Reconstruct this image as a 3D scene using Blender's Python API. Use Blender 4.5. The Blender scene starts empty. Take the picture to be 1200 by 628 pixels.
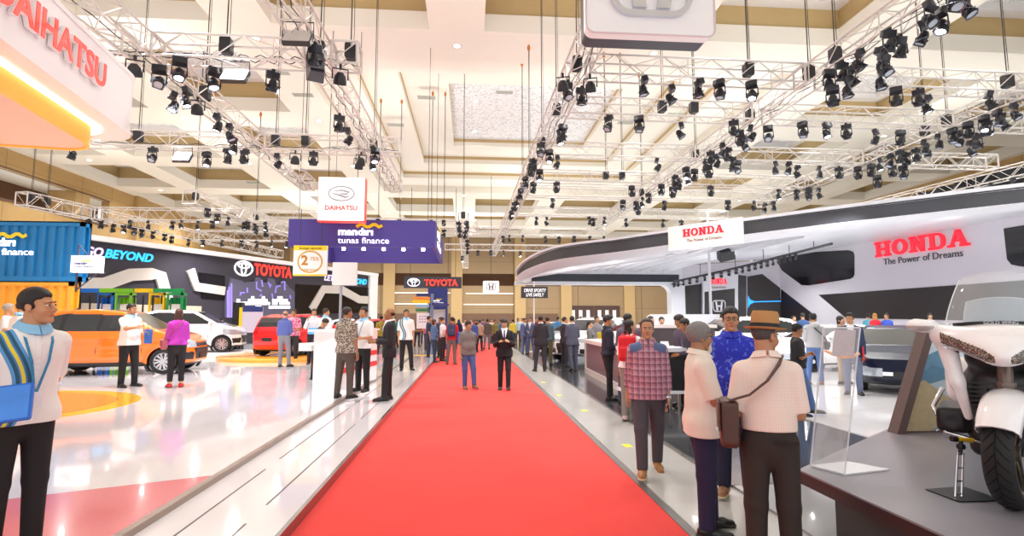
import bpy, bmesh, math, random
import numpy as np
from mathutils import Vector, Matrix
R = math.radians
PI = math.pi
rnd = random.Random(7)
SC = bpy.context.scene
COL = SC.collection

# ------------------------------------------------------------------ camera
FL = 640.0
CAM = Vector((0, 0, 1.62))
_th = math.atan2(61, FL)
_n = math.sqrt(50 * 50 + 61 * 61 + FL * FL)
_Y = Vector((-50, -61, -FL)) / _n
_Z = Vector((0, math.cos(_th), -math.sin(_th)))
_X = _Y.cross(_Z)
M_WC = Matrix((( _X.x, _Y.x, _Z.x), (_X.y, _Y.y, _Z.y), (_X.z, _Y.z, _Z.z)))   # world -> camera
M_CW = M_WC.transposed()
cam_data = bpy.data.cameras.new('camera')
cam_data.sensor_width = 36.0
cam_data.lens = FL / 1200 * 36
cam_data.clip_start = 0.05
cam_data.clip_end = 400
cam = bpy.data.objects.new('camera', cam_data)
COL.objects.link(cam)
cam.matrix_world = Matrix.Translation(CAM) @ M_CW.to_4x4()
SC.camera = cam


def ray(px, py):
    return M_CW @ Vector(((px - 600) / FL, -(py - 314) / FL, -1.0))


def atd(px, py, d):
    """point seen at a pixel, d metres in front of the lens"""
    return CAM + ray(px, py) * d


def gnd(px, d, z=0.0):
    """point in a picture column, d metres away, at height z"""
    a = M_CW @ Vector(((px - 600) / FL, 0, -1.0))
    u = M_CW @ Vector((0, 1, 0))
    v = ((z - CAM.z) / d - a.z) / u.z
    return CAM + (a + u * v) * d


def flr(px, py, z=0.0):
    r = ray(px, py)
    return CAM + r * ((z - CAM.z) / r.z)


def onp(px, py, p0, nrm):
    r = ray(px, py)
    return CAM + r * ((p0 - CAM).dot(nrm) / r.dot(nrm))


# ------------------------------------------------------------------ materials
def lin(c):
    return tuple((x / 12.92 if x <= 0.04045 else ((x + 0.055) / 1.055) ** 2.4) for x in c)


def hx(s):
    return lin(tuple(int(s[i:i + 2], 16) / 255 for i in (0, 2, 4)))


_mats = {}


def mat(name, col, rough=0.5, metal=0.0, emit=0.0, var=0.04, scale=30.0, bump=0.0, coat=0.0, ecol=None, trans=0.0, alpha=1.0, spec=0.5):
    if name in _mats:
        return _mats[name]
    if isinstance(col, str):
        col = hx(col)
    m = bpy.data.materials.new(name)
    m.use_nodes = True
    nt = m.node_tree
    b = nt.nodes['Principled BSDF']
    b.inputs['Roughness'].default_value = rough
    b.inputs['Metallic'].default_value = metal
    b.inputs['Coat Weight'].default_value = coat
    b.inputs['Coat Roughness'].default_value = 0.04
    b.inputs['Specular IOR Level'].default_value = spec
    b.inputs['Base Color'].default_value = (*col, 1)
    if trans:
        b.inputs['Transmission Weight'].default_value = trans
        b.inputs['IOR'].default_value = 1.1
    if alpha < 1:
        b.inputs['Alpha'].default_value = alpha
    if emit:
        b.inputs['Emission Color'].default_value = (*(hx(ecol) if ecol else col), 1)
        b.inputs['Emission Strength'].default_value = emit
    if var or bump:
        tc = nt.nodes.new('ShaderNodeTexCoord')
        nz = nt.nodes.new('ShaderNodeTexNoise')
        nz.inputs['Scale'].default_value = scale
        nz.inputs['Detail'].default_value = 4
        nt.links.new(tc.outputs['Object'], nz.inputs['Vector'])
        if var:
            mx = nt.nodes.new('ShaderNodeMix')
            mx.data_type = 'RGBA'
            mx.inputs[6].default_value = (*[max(0, c * (1 - var)) for c in col], 1)
            mx.inputs[7].default_value = (*[min(1, c * (1 + var)) for c in col], 1)
            nt.links.new(nz.outputs['Fac'], mx.inputs[0])
            nt.links.new(mx.outputs[2], b.inputs['Base Color'])
        if bump:
            bp = nt.nodes.new('ShaderNodeBump')
            bp.inputs['Strength'].default_value = bump
            bp.inputs['Distance'].default_value = 0.01
            nt.links.new(nz.outputs['Fac'], bp.inputs['Height'])
            nt.links.new(bp.outputs['Normal'], b.inputs['Normal'])
    _mats[name] = m
    return m


class NT:
    """tiny node-tree helper for the patterned materials"""
    def __init__(s, name, rough=0.6):
        s.m = bpy.data.materials.new(name)
        s.m.use_nodes = True
        s.t = s.m.node_tree
        s.b = s.t.nodes['Principled BSDF']
        s.b.inputs['Roughness'].default_value = rough
        _mats[name] = s.m
        s.tc = s.t.nodes.new('ShaderNodeTexCoord')
        sp = s.t.nodes.new('ShaderNodeSeparateXYZ')
        s.t.links.new(s.tc.outputs['Object'], sp.inputs[0])
        s.x, s.y, s.z = sp.outputs

    def val(s, i, v):
        if isinstance(v, (int, float)):
            i.default_value = v
        elif isinstance(v, tuple):
            i.default_value = (*v, 1)
        else:
            s.t.links.new(v, i)

    def math(s, op, a, b=0.0, c=0.0):
        n = s.t.nodes.new('ShaderNodeMath')
        n.operation = op
        for k, v in enumerate((a, b, c)):
            s.val(n.inputs[k], v)
        return n.outputs[0]

    def mix(s, f, a, b):
        n = s.t.nodes.new('ShaderNodeMix')
        n.data_type = 'RGBA'
        s.val(n.inputs[0], f)
        s.val(n.inputs[6], a)
        s.val(n.inputs[7], b)
        return n.outputs[2]

    def noise(s, scale, detail=3.0, vec=None):
        n = s.t.nodes.new('ShaderNodeTexNoise')
        n.inputs['Scale'].default_value = scale
        n.inputs['Detail'].default_value = detail
        s.t.links.new(vec or s.tc.outputs['Object'], n.inputs['Vector'])
        return n.outputs['Fac']

    def voro(s, scale):
        n = s.t.nodes.new('ShaderNodeTexVoronoi')
        n.inputs['Scale'].default_value = scale
        s.t.links.new(s.tc.outputs['Object'], n.inputs['Vector'])
        return n.outputs['Distance']

    def between(s, v, a, b):
        return s.math('MULTIPLY', s.math('GREATER_THAN', v, a), s.math('LESS_THAN', v, b))

    def stripe(s, v, period, duty, off=0.0):
        f = s.math('FRACT', s.math('MULTIPLY_ADD', v, 1.0 / period, off + 100.0))
        return s.math('LESS_THAN', f, duty)

    def out(s, c, bump=None, bs=0.3):
        s.t.links.new(c, s.b.inputs['Base Color'])
        if bump is not None:
            bp = s.t.nodes.new('ShaderNodeBump')
            bp.inputs['Strength'].default_value = bs
            bp.inputs['Distance'].default_value = 0.01
            s.t.links.new(bump, bp.inputs['Height'])
            s.t.links.new(bp.outputs[0], s.b.inputs['Normal'])
        return s.m


# ------------------------------------------------------------------ objects
def empty(name, loc=(0, 0, 0), rotz=0.0):
    o = bpy.data.objects.new(name, None)
    o.empty_display_size = 0.2
    COL.objects.link(o)
    o.location = loc
    o.rotation_euler = (0, 0, rotz)
    return o


def tag(o, label=None, cat=None, group=None, kind=None):
    if label:
        o['label'] = label
    if cat:
        o['category'] = cat
    if group:
        o['group'] = group
    if kind:
        o['kind'] = kind
    return o


def thing(name, label, cat, loc=(0, 0, 0), rotz=0.0, group=None):
    return tag(empty(name, loc, rotz), label, cat, group)


def mk(name, verts, faces, mats, parent=None, midx=None, smooth=None, loc=None):
    me = bpy.data.meshes.new(name)
    me.from_pydata([tuple(v) for v in verts], [], [tuple(f) for f in faces])
    if not isinstance(mats, (list, tuple)):
        mats = [mats]
    for m in mats:
        me.materials.append(m)
    if midx is not None and len(midx) == len(me.polygons):
        me.polygons.foreach_set('material_index', midx)
    if smooth is not None:
        me.shade_smooth()
        if smooth < 180:
            me.set_sharp_from_angle(angle=R(smooth))
    me.update()
    o = bpy.data.objects.new(name, me)
    COL.objects.link(o)
    if parent is not None:
        o.parent = parent
    if loc is not None:
        o.location = loc
    return o


def copy_tree(o, parent=None):
    c = o.copy()
    COL.objects.link(c)
    if parent is not None:
        c.parent = parent
    for ch in list(o.children):
        copy_tree(ch, c)
    return c


class MB:
    def __init__(s):
        s.v, s.f, s.i = [], [], []

    def add(s, vs, fs, mi=0, M=None):
        b = len(s.v)
        if M is not None:
            vs = [M @ Vector(p) for p in vs]
        s.v += [tuple(p) for p in vs]
        s.f += [tuple(b + k for k in f) for f in fs]
        s.i += [mi] * len(fs)
        return s

    def box(s, c, size, mi=0, rz=0.0, M=None):
        x, y, z = (k / 2 for k in size)
        vs = [Vector(p) for p in ((-x, -y, -z), (x, -y, -z), (x, y, -z), (-x, y, -z), (-x, -y, z), (x, -y, z), (x, y, z), (-x, y, z))]
        T = Matrix.Translation(c) @ Matrix.Rotation(rz, 4, 'Z')
        if M is not None:
            T = M @ T
        return s.add(vs, [(3, 2, 1, 0), (4, 5, 6, 7), (0, 1, 5, 4), (1, 2, 6, 5), (2, 3, 7, 6), (3, 0, 4, 7)], mi, T)

    def bx(s, lo, hi, mi=0):
        return s.box([(a + b) / 2 for a, b in zip(lo, hi)], [b - a for a, b in zip(lo, hi)], mi)

    def tube(s, p, q, r, n=8, r2=None, mi=0, cap=True):
        p, q = Vector(p), Vector(q)
        d = q - p
        if d.length < 1e-7:
            return s
        d.normalize()
        a = d.orthogonal().normalized()
        b = d.cross(a)
        r2 = r if r2 is None else r2
        vs = []
        for P, rr in ((p, r), (q, r2)):
            for k in range(n):
                t = 2 * PI * k / n
                vs.append(P + (a * math.cos(t) + b * math.sin(t)) * rr)
        fs = [(k, (k + 1) % n, n + (k + 1) % n, n + k) for k in range(n)]
        if cap:
            fs += [tuple(range(n - 1, -1, -1)), tuple(range(n, 2 * n))]
        return s.add(vs, fs, mi)

    def path(s, pts, r, n=6, closed=False, mi=0, flat=None):
        """a swept tube; flat=(w,h) sweeps a ribbon section instead"""
        pts = [Vector(p) for p in pts]
        m = len(pts)
        rings = []
        up = None
        for k in range(m):
            a = pts[(k - 1) % m] if (closed or k > 0) else pts[k]
            b = pts[(k + 1) % m] if (closed or k < m - 1) else pts[k]
            t = (b - a).normalized()
            if up is None:
                up = Vector((0, 0, 1)) if abs(t.z) < 0.9 else Vector((0, 1, 0))
            x = t.cross(up)
            if x.length < 1e-4:
                x = t.orthogonal()
            x.normalize()
            y = x.cross(t).normalized()
            up = y
            rr = r[k] if isinstance(r, (list, tuple)) else r
            if flat:
                w, h = flat
                rings.append([pts[k] + x * sx * w / 2 + y * sy * h / 2 for sx, sy in ((-1, -1), (1, -1), (1, 1), (-1, 1))])
            else:
                rings.append([pts[k] + (x * math.cos(2 * PI * j / n) + y * math.sin(2 * PI * j / n)) * rr for j in range(n)])
        return s.loft(rings, closed, mi)

    def loft(s, rings, closed=False, mi=0, caps=True):
        n = len(rings[0])
        vs = [p for r in rings for p in r]
        fs = []
        m = len(rings)
        for k in range(m if closed else m - 1):
            k2 = (k + 1) % m
            for j in range(n):
                j2 = (j + 1) % n
                fs.append((k * n + j, k * n + j2, k2 * n + j2, k2 * n + j))
        if not closed and caps:
            fs += [tuple(range(n - 1, -1, -1)), tuple((m - 1) * n + j for j in range(n))]
        return s.add(vs, fs, mi)

    def lathe(s, prof, n=16, M=None, mi=0):
        """prof = [(r, z)...] spun about Z"""
        vs, fs = [], []
        for r, z in prof:
            for k in range(n):
                t = 2 * PI * k / n
                vs.append((r * math.cos(t), r * math.sin(t), z))
        for a in range(len(prof) - 1):
            for k in range(n):
                k2 = (k + 1) % n
                fs.append((a * n + k, a * n + k2, (a + 1) * n + k2, (a + 1) * n + k))
        if prof[0][0] > 1e-6:
            fs.append(tuple(range(n - 1, -1, -1)))
        if prof[-1][0] > 1e-6:
            fs.append(tuple((len(prof) - 1) * n + k for k in range(n)))
        return s.add(vs, fs, mi, M)

    def prism(s, poly, d0, d1, M=None, mi=0):
        """poly (x, y) extruded along local z from d0 to d1"""
        n = len(poly)
        vs = [(x, y, d0) for x, y in poly] + [(x, y, d1) for x, y in poly]
        fs = [tuple(range(n - 1, -1, -1)), tuple(range(n, 2 * n))]
        fs += [(k, (k + 1) % n, n + (k + 1) % n, n + k) for k in range(n)]
        return s.add(vs, fs, mi, M)

    def build(s, name, mats, parent=None, smooth=None, loc=None, fix=False):
        if loc is not None and parent is None:
            L = Vector(loc)
            s.v = [tuple(Vector(p) - L) for p in s.v]
        o = mk(name, s.v, s.f, mats, parent, s.i, smooth, loc if parent is None else None)
        if fix:
            bm = bmesh.new()
            bm.from_mesh(o.data)
            bmesh.ops.recalc_face_normals(bm, faces=bm.faces)
            bm.to_mesh(o.data)
            bm.free()
        return o


def frame(o, x, y):
    """4x4 matrix: local x, y in a plane, z = out of it"""
    x = Vector(x).normalized()
    z = x.cross(Vector(y)).normalized()
    y = z.cross(x)
    return Matrix(((x.x, y.x, z.x, o[0]), (x.y, y.y, z.y, o[1]), (x.z, y.z, z.z, o[2]), (0, 0, 0, 1)))


def rrect(w, h, r, n=5, cx=0.0, cy=0.0):
    p = []
    for sx, sy, a0 in ((1, 1, 0), (-1, 1, 90), (-1, -1, 180), (1, -1, 270)):
        for k in range(n + 1):
            t = R(a0 + 90 * k / n)
            p.append((cx + sx * (w / 2 - r) + r * math.cos(t), cy + sy * (h / 2 - r) + r * math.sin(t)))
    return p


def ell(a, b, n=24, cx=0.0, cy=0.0, t0=0.0, t1=2 * PI):
    return [(cx + a * math.cos(t0 + (t1 - t0) * k / n), cy + b * math.sin(t0 + (t1 - t0) * k / n)) for k in range(n)]


def band(path, w, closed=False):
    """outline quads of a flat stroke along a 2D path -> list of quads"""
    out = []
    m = len(path)
    L = []
    for k in range(m):
        a = path[(k - 1) % m] if (closed or k) else path[k]
        b = path[(k + 1) % m] if (closed or k < m - 1) else path[k]
        dx, dy = b[0] - a[0], b[1] - a[1]
        l = math.hypot(dx, dy) or 1
        ww = w[k] if isinstance(w, (list, tuple)) else w
        L.append(((path[k][0] - dy / l * ww / 2, path[k][1] + dx / l * ww / 2), (path[k][0] + dy / l * ww / 2, path[k][1] - dx / l * ww / 2)))
    for k in range(m if closed else m - 1):
        (a, b), (c, d) = L[k], L[(k + 1) % m]
        out.append([b, d, c, a])
    return out


def stroke(mb, path, w, d0, d1, M, closed=False, mi=0):
    for q in band(path, w, closed):
        mb.prism(q, d0, d1, M, mi)


def text_mesh(txt, size, M, depth=0.02, bold=0.0, shear=0.0, width=None, align='CENTER', space=1.0):
    """built-in lettering as (verts, faces), baseline centre at M's origin; width stretches to fit"""
    cu = bpy.data.curves.new('lettering', 'FONT')
    cu.body = txt
    cu.size = size
    cu.align_x = align
    cu.extrude = depth / 2
    cu.offset = bold
    cu.shear = shear
    cu.space_character = space
    cu.resolution_u = 3
    o = bpy.data.objects.new('lettering', cu)
    COL.objects.link(o)
    bpy.context.view_layer.update()
    dg = bpy.context.evaluated_depsgraph_get()
    me = o.evaluated_get(dg).to_mesh()
    vs = [v.co.copy() for v in me.vertices]
    fs = [tuple(p.vertices) for p in me.polygons]
    o.evaluated_get(dg).to_mesh_clear()
    bpy.data.objects.remove(o)
    bpy.data.curves.remove(cu)
    if width and vs:
        w = max(v.x for v in vs) - min(v.x for v in vs)
        k = width / w
        for v in vs:
            v.x *= k
    return [M @ (v + Vector((0, 0, depth / 2))) for v in vs], fs


def slab_text(txt, h, M, depth=0.03, width=None):
    """wide slab-serif capitals (strokes with feet), baseline centre at M's origin"""
    mb = MB()
    adv = {'H': 1.3, 'O': 1.2, 'N': 1.25, 'D': 1.2, 'A': 1.3}
    tot = sum(adv[c] for c in txt)
    k = (width / tot) if width else h
    x = -tot / 2
    s, f = 0.27, 0.15
    for c in txt:
        a = adv[c] - 0.12
        P = []

        def rect(x0, y0, x1, y1):
            P.append([(x0, y0), (x1, y0), (x1, y1), (x0, y1)])
        if c in 'HN':
            for sx in (0.12, a - 0.12 - s):
                rect(sx, 0, sx + s, 1)
                if not (c == 'N' and sx > 0.3):
                    rect(sx - 0.12, 0, sx + s + 0.12, f)
                if c == 'H' or sx > 0.3:
                    rect(sx - 0.12, 1 - f, sx + s + 0.12, 1)
                else:
                    rect(sx - 0.12, 1 - f, sx + s, 1)
            if c == 'H':
                rect(0.3, 0.41, a - 0.3, 0.58)
            else:
                P.append([(0.12, 1), (a - 0.12 - s * 0.9, 0), (a - 0.12, 0), (0.12 + s * 1.1, 1)])
        elif c == 'O':
            pth = ell(a / 2 - 0.13, 0.42, 22, a / 2, 0.5)
            P += band(pth, [0.16 + 0.12 * abs(math.cos(2 * PI * i / 22)) for i in range(22)], True)
        elif c == 'D':
            rect(0.12, 0, 0.12 + s, 1)
            rect(0, 0, 0.6, f)
            rect(0, 1 - f, 0.6, 1)
            P += band([(0.5, 0.075), (0.75, 0.1), (0.9, 0.25), (0.94, 0.5), (0.9, 0.75), (0.75, 0.9), (0.5, 0.925)], [0.15, 0.17, 0.24, 0.28, 0.24, 0.17, 0.15])
        elif c == 'A':
            P.append([(0.1, 0), (0.25, 0), (0.66, 1), (0.48, 1)])
            P.append([(0.46, 1), (0.74, 1), (a - 0.05, 0), (a - 0.38, 0)])
            rect(0.3, 0.3, 0.8, 0.44)
            rect(-0.02, 0, 0.38, f)
            rect(a - 0.5, 0, a + 0.06, f)
        for q in P:
            mb.prism([((x + px) * k, py * h) for px, py in q], 0, depth, M)
        x += adv[c]
    return mb


# ------------------------------------------------------------------ implicit surfaces (rounded bodies)
def rcone(p, a, b, ra, rb):
    a = np.asarray(a, np.float32)
    ba = np.asarray(b, np.float32) - a
    pa = p - a
    t = np.clip(pa @ ba / max(float(ba @ ba), 1e-9), 0, 1)
    return np.linalg.norm(pa - t[:, None] * ba, axis=1) - (ra + (rb - ra) * t)


def elli(p, c, r, rot=None):
    q = p - np.asarray(c, np.float32)
    if rot is not None:
        q = q @ np.asarray(rot, np.float32)
    r = np.asarray(r, np.float32)
    k0 = np.linalg.norm(q / r, axis=1)
    k1 = np.linalg.norm(q / (r * r), axis=1)
    return k0 * (k0 - 1) / np.maximum(k1, 1e-6)


def rbox(p, c, h, r, rot=None):
    q = p - np.asarray(c, np.float32)
    if rot is not None:
        q = q @ np.asarray(rot, np.float32)
    q = np.abs(q) - (np.asarray(h, np.float32) - r)
    return np.linalg.norm(np.maximum(q, 0), axis=1) + np.minimum(q.max(axis=1), 0) - r


def smin(a, b, k):
    h = np.clip(0.5 + 0.5 * (b - a) / k, 0, 1)
    return b + (a - b) * h - k * h * (1 - h)


def smax(a, b, k):
    return -smin(-a, -b, k)


def poly_sdf(x, z, poly):
    poly = np.asarray(poly, np.float32)
    n = len(poly)
    d = np.full(x.shape, 1e9, np.float32)
    s = np.ones(x.shape, np.float32)
    j = n - 1
    for i in range(n):
        ex, ez = poly[j] - poly[i]
        wx, wz = x - poly[i][0], z - poly[i][1]
        t = np.clip((wx * ex + wz * ez) / max(ex * ex + ez * ez, 1e-12), 0, 1)
        d = np.minimum(d, (wx - ex * t) ** 2 + (wz - ez * t) ** 2)
        c1, c2, c3 = z >= poly[i][1], z < poly[j][1], ex * wz > ez * wx
        s = np.where((c1 & c2 & c3) | (~c1 & ~c2 & ~c3), -s, s)
        j = i
    return s * np.sqrt(d)


def nets(fn, lo, hi, v):
    """surface-nets mesh of fn(points) < 0 -> verts (n,3), quads (m,4)"""
    lo = np.asarray(lo, np.float32) - 2 * v
    hi = np.asarray(hi, np.float32) + 2 * v
    n = np.maximum(np.ceil((hi - lo) / v).astype(int), 2) + 1
    ax = [lo[k] + v * np.arange(n[k], dtype=np.float32) for k in range(3)]
    g = np.stack(np.meshgrid(*ax, indexing='ij'), -1).reshape(-1, 3)
    Fv = np.empty(len(g), np.float32)
    for s in range(0, len(g), 400000):
        Fv[s:s + 400000] = fn(g[s:s + 400000])
    Fv = Fv.reshape(n)
    ins = Fv < 0
    c = np.zeros(n - 1, np.int8)
    for dx in (0, 1):
        for dy in (0, 1):
            for dz in (0, 1):
                c += ins[dx:n[0] - 1 + dx, dy:n[1] - 1 + dy, dz:n[2] - 1 + dz]
    act = (c > 0) & (c < 8)
    I = np.argwhere(act)
    if len(I) == 0:
        return np.zeros((0, 3)), np.zeros((0, 4), int)
    idx = -np.ones(n - 1, np.int64)
    idx[act] = np.arange(len(I))
    acc = np.zeros((len(I), 3), np.float32)
    cnt = np.zeros(len(I), np.float32)
    for axis in range(3):
        o1, o2 = [k for k in range(3) if k != axis]
        for a in (0, 1):
            for b in (0, 1):
                off = np.zeros(3, int)
                off[o1], off[o2] = a, b
                A = I + off
                B = A.copy()
                B[:, axis] += 1
                fa = Fv[A[:, 0], A[:, 1], A[:, 2]]
                fb = Fv[B[:, 0], B[:, 1], B[:, 2]]
                m = (fa < 0) != (fb < 0)
                t = np.where(m, fa / np.where(m, fa - fb, 1), 0)
                P = np.broadcast_to(off.astype(np.float32), (len(I), 3)).copy()
                P[:, axis] += t
                acc[m] += P[m]
                cnt += m
    V = lo + v * (I + acc / cnt[:, None])
    Q = []
    for axis in range(3):
        o1, o2 = (axis + 1) % 3, (axis + 2) % 3
        sl0 = [slice(None)] * 3
        sl1 = [slice(None)] * 3
        sl0[axis], sl1[axis] = slice(0, -1), slice(1, None)
        chg = ins[tuple(sl0)] != ins[tuple(sl1)]
        E = np.argwhere(chg)
        E = E[(E[:, o1] > 0) & (E[:, o2] > 0) & (E[:, o1] < n[o1] - 1) & (E[:, o2] < n[o2] - 1)]
        if not len(E):
            continue
        fl = ins[E[:, 0], E[:, 1], E[:, 2]]
        q = []
        for a, b in ((1, 1), (0, 1), (0, 0), (1, 0)):
            J = E.copy()
            J[:, o1] -= a
            J[:, o2] -= b
            q.append(idx[J[:, 0], J[:, 1], J[:, 2]])
        q = np.stack(q, 1)
        q = np.where(fl[:, None], q, q[:, ::-1])
        Q.append(q[(q >= 0).all(1)])
    return V, np.concatenate(Q)


def split(V, Q, masks):
    """split quads by boolean masks (first match wins) -> list of (V, Q) incl. the rest last"""
    left = np.ones(len(Q), bool)
    out = []
    for m in masks:
        m = m & left
        left &= ~m
        out.append(m)
    out.append(left)
    res = []
    for m in out:
        q = Q[m]
        u, inv = np.unique(q, return_inverse=True)
        res.append((V[u], inv.reshape(-1, 4)))
    return res


def mkn(name, V, Q, mats, parent=None, smooth=180, midx=None):
    me = bpy.data.meshes.new(name)
    me.vertices.add(len(V))
    me.vertices.foreach_set('co', np.asarray(V, np.float32).ravel())
    me.loops.add(len(Q) * 4)
    me.loops.foreach_set('vertex_index', np.asarray(Q, np.int32).ravel())
    me.polygons.add(len(Q))
    me.polygons.foreach_set('loop_start', np.arange(0, len(Q) * 4, 4, dtype=np.int32))
    for m in (mats if isinstance(mats, (list, tuple)) else [mats]):
        me.materials.append(m)
    if midx is not None:
        me.polygons.foreach_set('material_index', np.asarray(midx, np.int32))
    me.update(calc_edges=True)
    me.validate()
    me.shade_smooth()
    if smooth < 180:
        me.set_sharp_from_angle(angle=R(smooth))
    o = bpy.data.objects.new(name, me)
    COL.objects.link(o)
    if parent is not None:
        o.parent = parent
    return o


def islands(V, Q, least=8):
    """connected pieces of a quad mesh; crumbs go with the biggest piece"""
    lab = np.arange(len(V))
    while True:
        m = lab[Q].min(1)
        new = lab.copy()
        for k in range(4):
            np.minimum.at(new, Q[:, k], m)
        if (new == lab).all():
            break
        lab = new
    f = lab[Q[:, 0]]
    u, c = np.unique(f, return_counts=True)
    big = u[np.argmax(c)]
    for a, n_ in zip(u, c):
        if n_ < least:
            f[f == a] = big
    return [split(V, Q, [f == a])[0] for a in np.unique(f)]
# ------------------------------------------------------------------ people
V3 = lambda *a: np.array(a, np.float32)


def unit(v):
    v = np.asarray(v, np.float32)
    return v / max(float(np.linalg.norm(v)), 1e-9)


def rotx(a):
    c, s = math.cos(a), math.sin(a)
    return np.array([[1, 0, 0], [0, c, -s], [0, s, c]], np.float32)


def rotz(a):
    c, s = math.cos(a), math.sin(a)
    return np.array([[c, -s, 0], [s, c, 0], [0, 0, 1]], np.float32)


ARMS = {   # (upper arm, forearm) as (outward, forward, up)
    'down': ((.15, .02, -1), (.05, .20, -1)), 'fwd': ((.12, .30, -1), (.02, .55, -1)), 'back': ((.15, -.34, -1), (.12, -.05, -1)),
    'phone': ((.22, .12, -1), (-.42, .85, .30)), 'hold': ((.14, .05, -1), (-.12, 1, .02)), 'clasp': ((.16, .25, -1), (-.62, .62, -.35)),
    'pocket': ((.38, -.12, -1), (-.12, .3, -1)), 'face': ((.3, .5, -.75), (-.3, .25, 1)), 'point': ((.25, .75, -.6), (-.05, 1, .1)),
    'lean': ((.15, .75, -.8), (-.05, .9, -.45)), 'chest': ((.25, .2, -1), (-.8, .7, .25)), 'tuck': ((.18, .06, -1), (-.50, .8, -.2)), 'behind': ((.12, -.3, -1), (-.5, -.30, -.8)),
}
LEGS = {   # (thigh, shin, foot turn-out, heel lift)
    'stand': ((.03, 0, -1), (.02, -.03, -1), .2, 0), 'wide': ((.13, .02, -1), (.08, -.03, -1), .3, 0), 'front': ((.02, .38, -1), (.0, .22, -1), .1, 0),
    'rear': ((.02, -.14, -1), (.0, -.5, -1), .1, .55), 'swing': ((.02, .22, -1), (.0, -.55, -1), .05, .55), 'bent': ((.07, .18, -1), (.03, -.22, -1), .3, .05),
    'step': ((.02, .16, -1), (.01, .04, -1), .1, 0), 'hind': ((.02, -.2, -1), (.0, -.32, -1), .15, .25),
}
SKIN = {}


def skin_mats(tone):
    if tone not in SKIN:
        SKIN[tone] = (mat('skin_' + tone, tone, 0.5, var=.05, scale=40), mat('lips_' + tone, tuple(a * b for a, b in zip(hx(tone), (.85, .62, .6))), .45, var=0))
    return SKIN[tone]


def hand_sdf(w, a, n, lat, s, curl, spread, fat):
    """palm + five fingers; a along the hand, n out of the palm, lat towards the thumb"""
    P = []
    pc = w + a * .05 * s
    for t in (-.027, -.009, .009, .027):
        P.append(('c', w + a * .012 * s + lat * t * .75 * s, w + a * .088 * s + lat * t * s, .0135 * fat, .0115 * fat))
    G = []
    for k, (t, L) in enumerate(((.029, .072), (.010, .080), (-.010, .075), (-.028, .058))):
        b = w + a * .088 * s + lat * t * s
        d = a + lat * (t * spread * 10)
        ang = curl * (.75 + .12 * k)
        q = b
        for seg, fr in enumerate((.45, .30, .25)):
            c = math.cos(ang * (seg + .6))
            sn = math.sin(ang * (seg + .6))
            q2 = q + unit(d * c + n * sn) * L * fr * s
            G.append(('c', q, q2, (.0092 - .0008 * seg) * fat, (.0086 - .0008 * seg) * fat))
            q = q2
    tb = w + a * .028 * s + lat * .026 * s
    t1 = tb + unit(lat * .8 + a * .75 + n * .3) * .036 * s
    t2 = t1 + unit(lat * .25 + a * .95 + n * (.2 + .5 * curl)) * .032 * s
    t3 = t2 + unit(a + n * (.3 + .9 * curl)) * .024 * s
    G += [('c', tb, t1, .0135 * fat, .0108 * fat), ('c', t1, t2, .0108 * fat, .0092 * fat), ('c', t2, t3, .0092 * fat, .0078 * fat)]

    def fn(p):
        d = None
        for _, x, y, ra, rb in P:
            e = rcone(p, x, y, ra, rb)
            d = e if d is None else smin(d, e, .012)
        d = smin(d, rcone(p, w - a * .03, w + a * .02, .024 * s, .024 * s), .015)
        for _, x, y, ra, rb in G:
            d = smin(d, rcone(p, x, y, ra, rb), .004)
        return d
    pts = np.array([x for g in P + G for x in (g[1], g[2])] + [w - a * .03])
    return fn, pts.min(0) - .03, pts.max(0) + .03


def head_sdf(p, fat=1.0, beard=0):
    d = elli(p, (0, .014, .048), (.077, .098, .090))
    d = smin(d, elli(p, (0, -.022, -.04), (.058 * fat, .072, .078)), .035)
    d = smin(d, elli(p, (0, -.074, -.096), (.026 * fat, .024, .02)), .03)
    for sx in (-1, 1):
        d = smin(d, elli(p, (sx * .042 * fat, -.062, -.022), (.026, .026, .03)), .03)
        d = smin(d, elli(p, (sx * .034, -.083, .036), (.026, .012, .007)), .016)
        d = smax(d, -elli(p, (sx * .033, -.106, .014), (.021, .02, .0125)), .010)
        ear = elli(p, (sx * .080, .012, .004), (.010, .022, .033))
        ear = smax(ear, -elli(p, (sx * .092, .006, .006), (.010, .012, .02)), .006)
        d = smin(d, ear, .008)
        d = smin(d, elli(p, (sx * .014, -.102, -.024), (.009, .010, .008)), .008)
    d = smin(d, rcone(p, (0, -.092, .014), (0, -.116, -.020), .007, .0115), .014)
    d = smin(d, elli(p, (0, -.094, -.053), (.025, .012, .0065)), .008)
    d = smin(d, elli(p, (0, -.093, -.065), (.021, .012, .0075)), .006)
    d = smax(d, -elli(p, (0, -.107, -.0588), (.026, .010, .0018)), .004)
    return d


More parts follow.
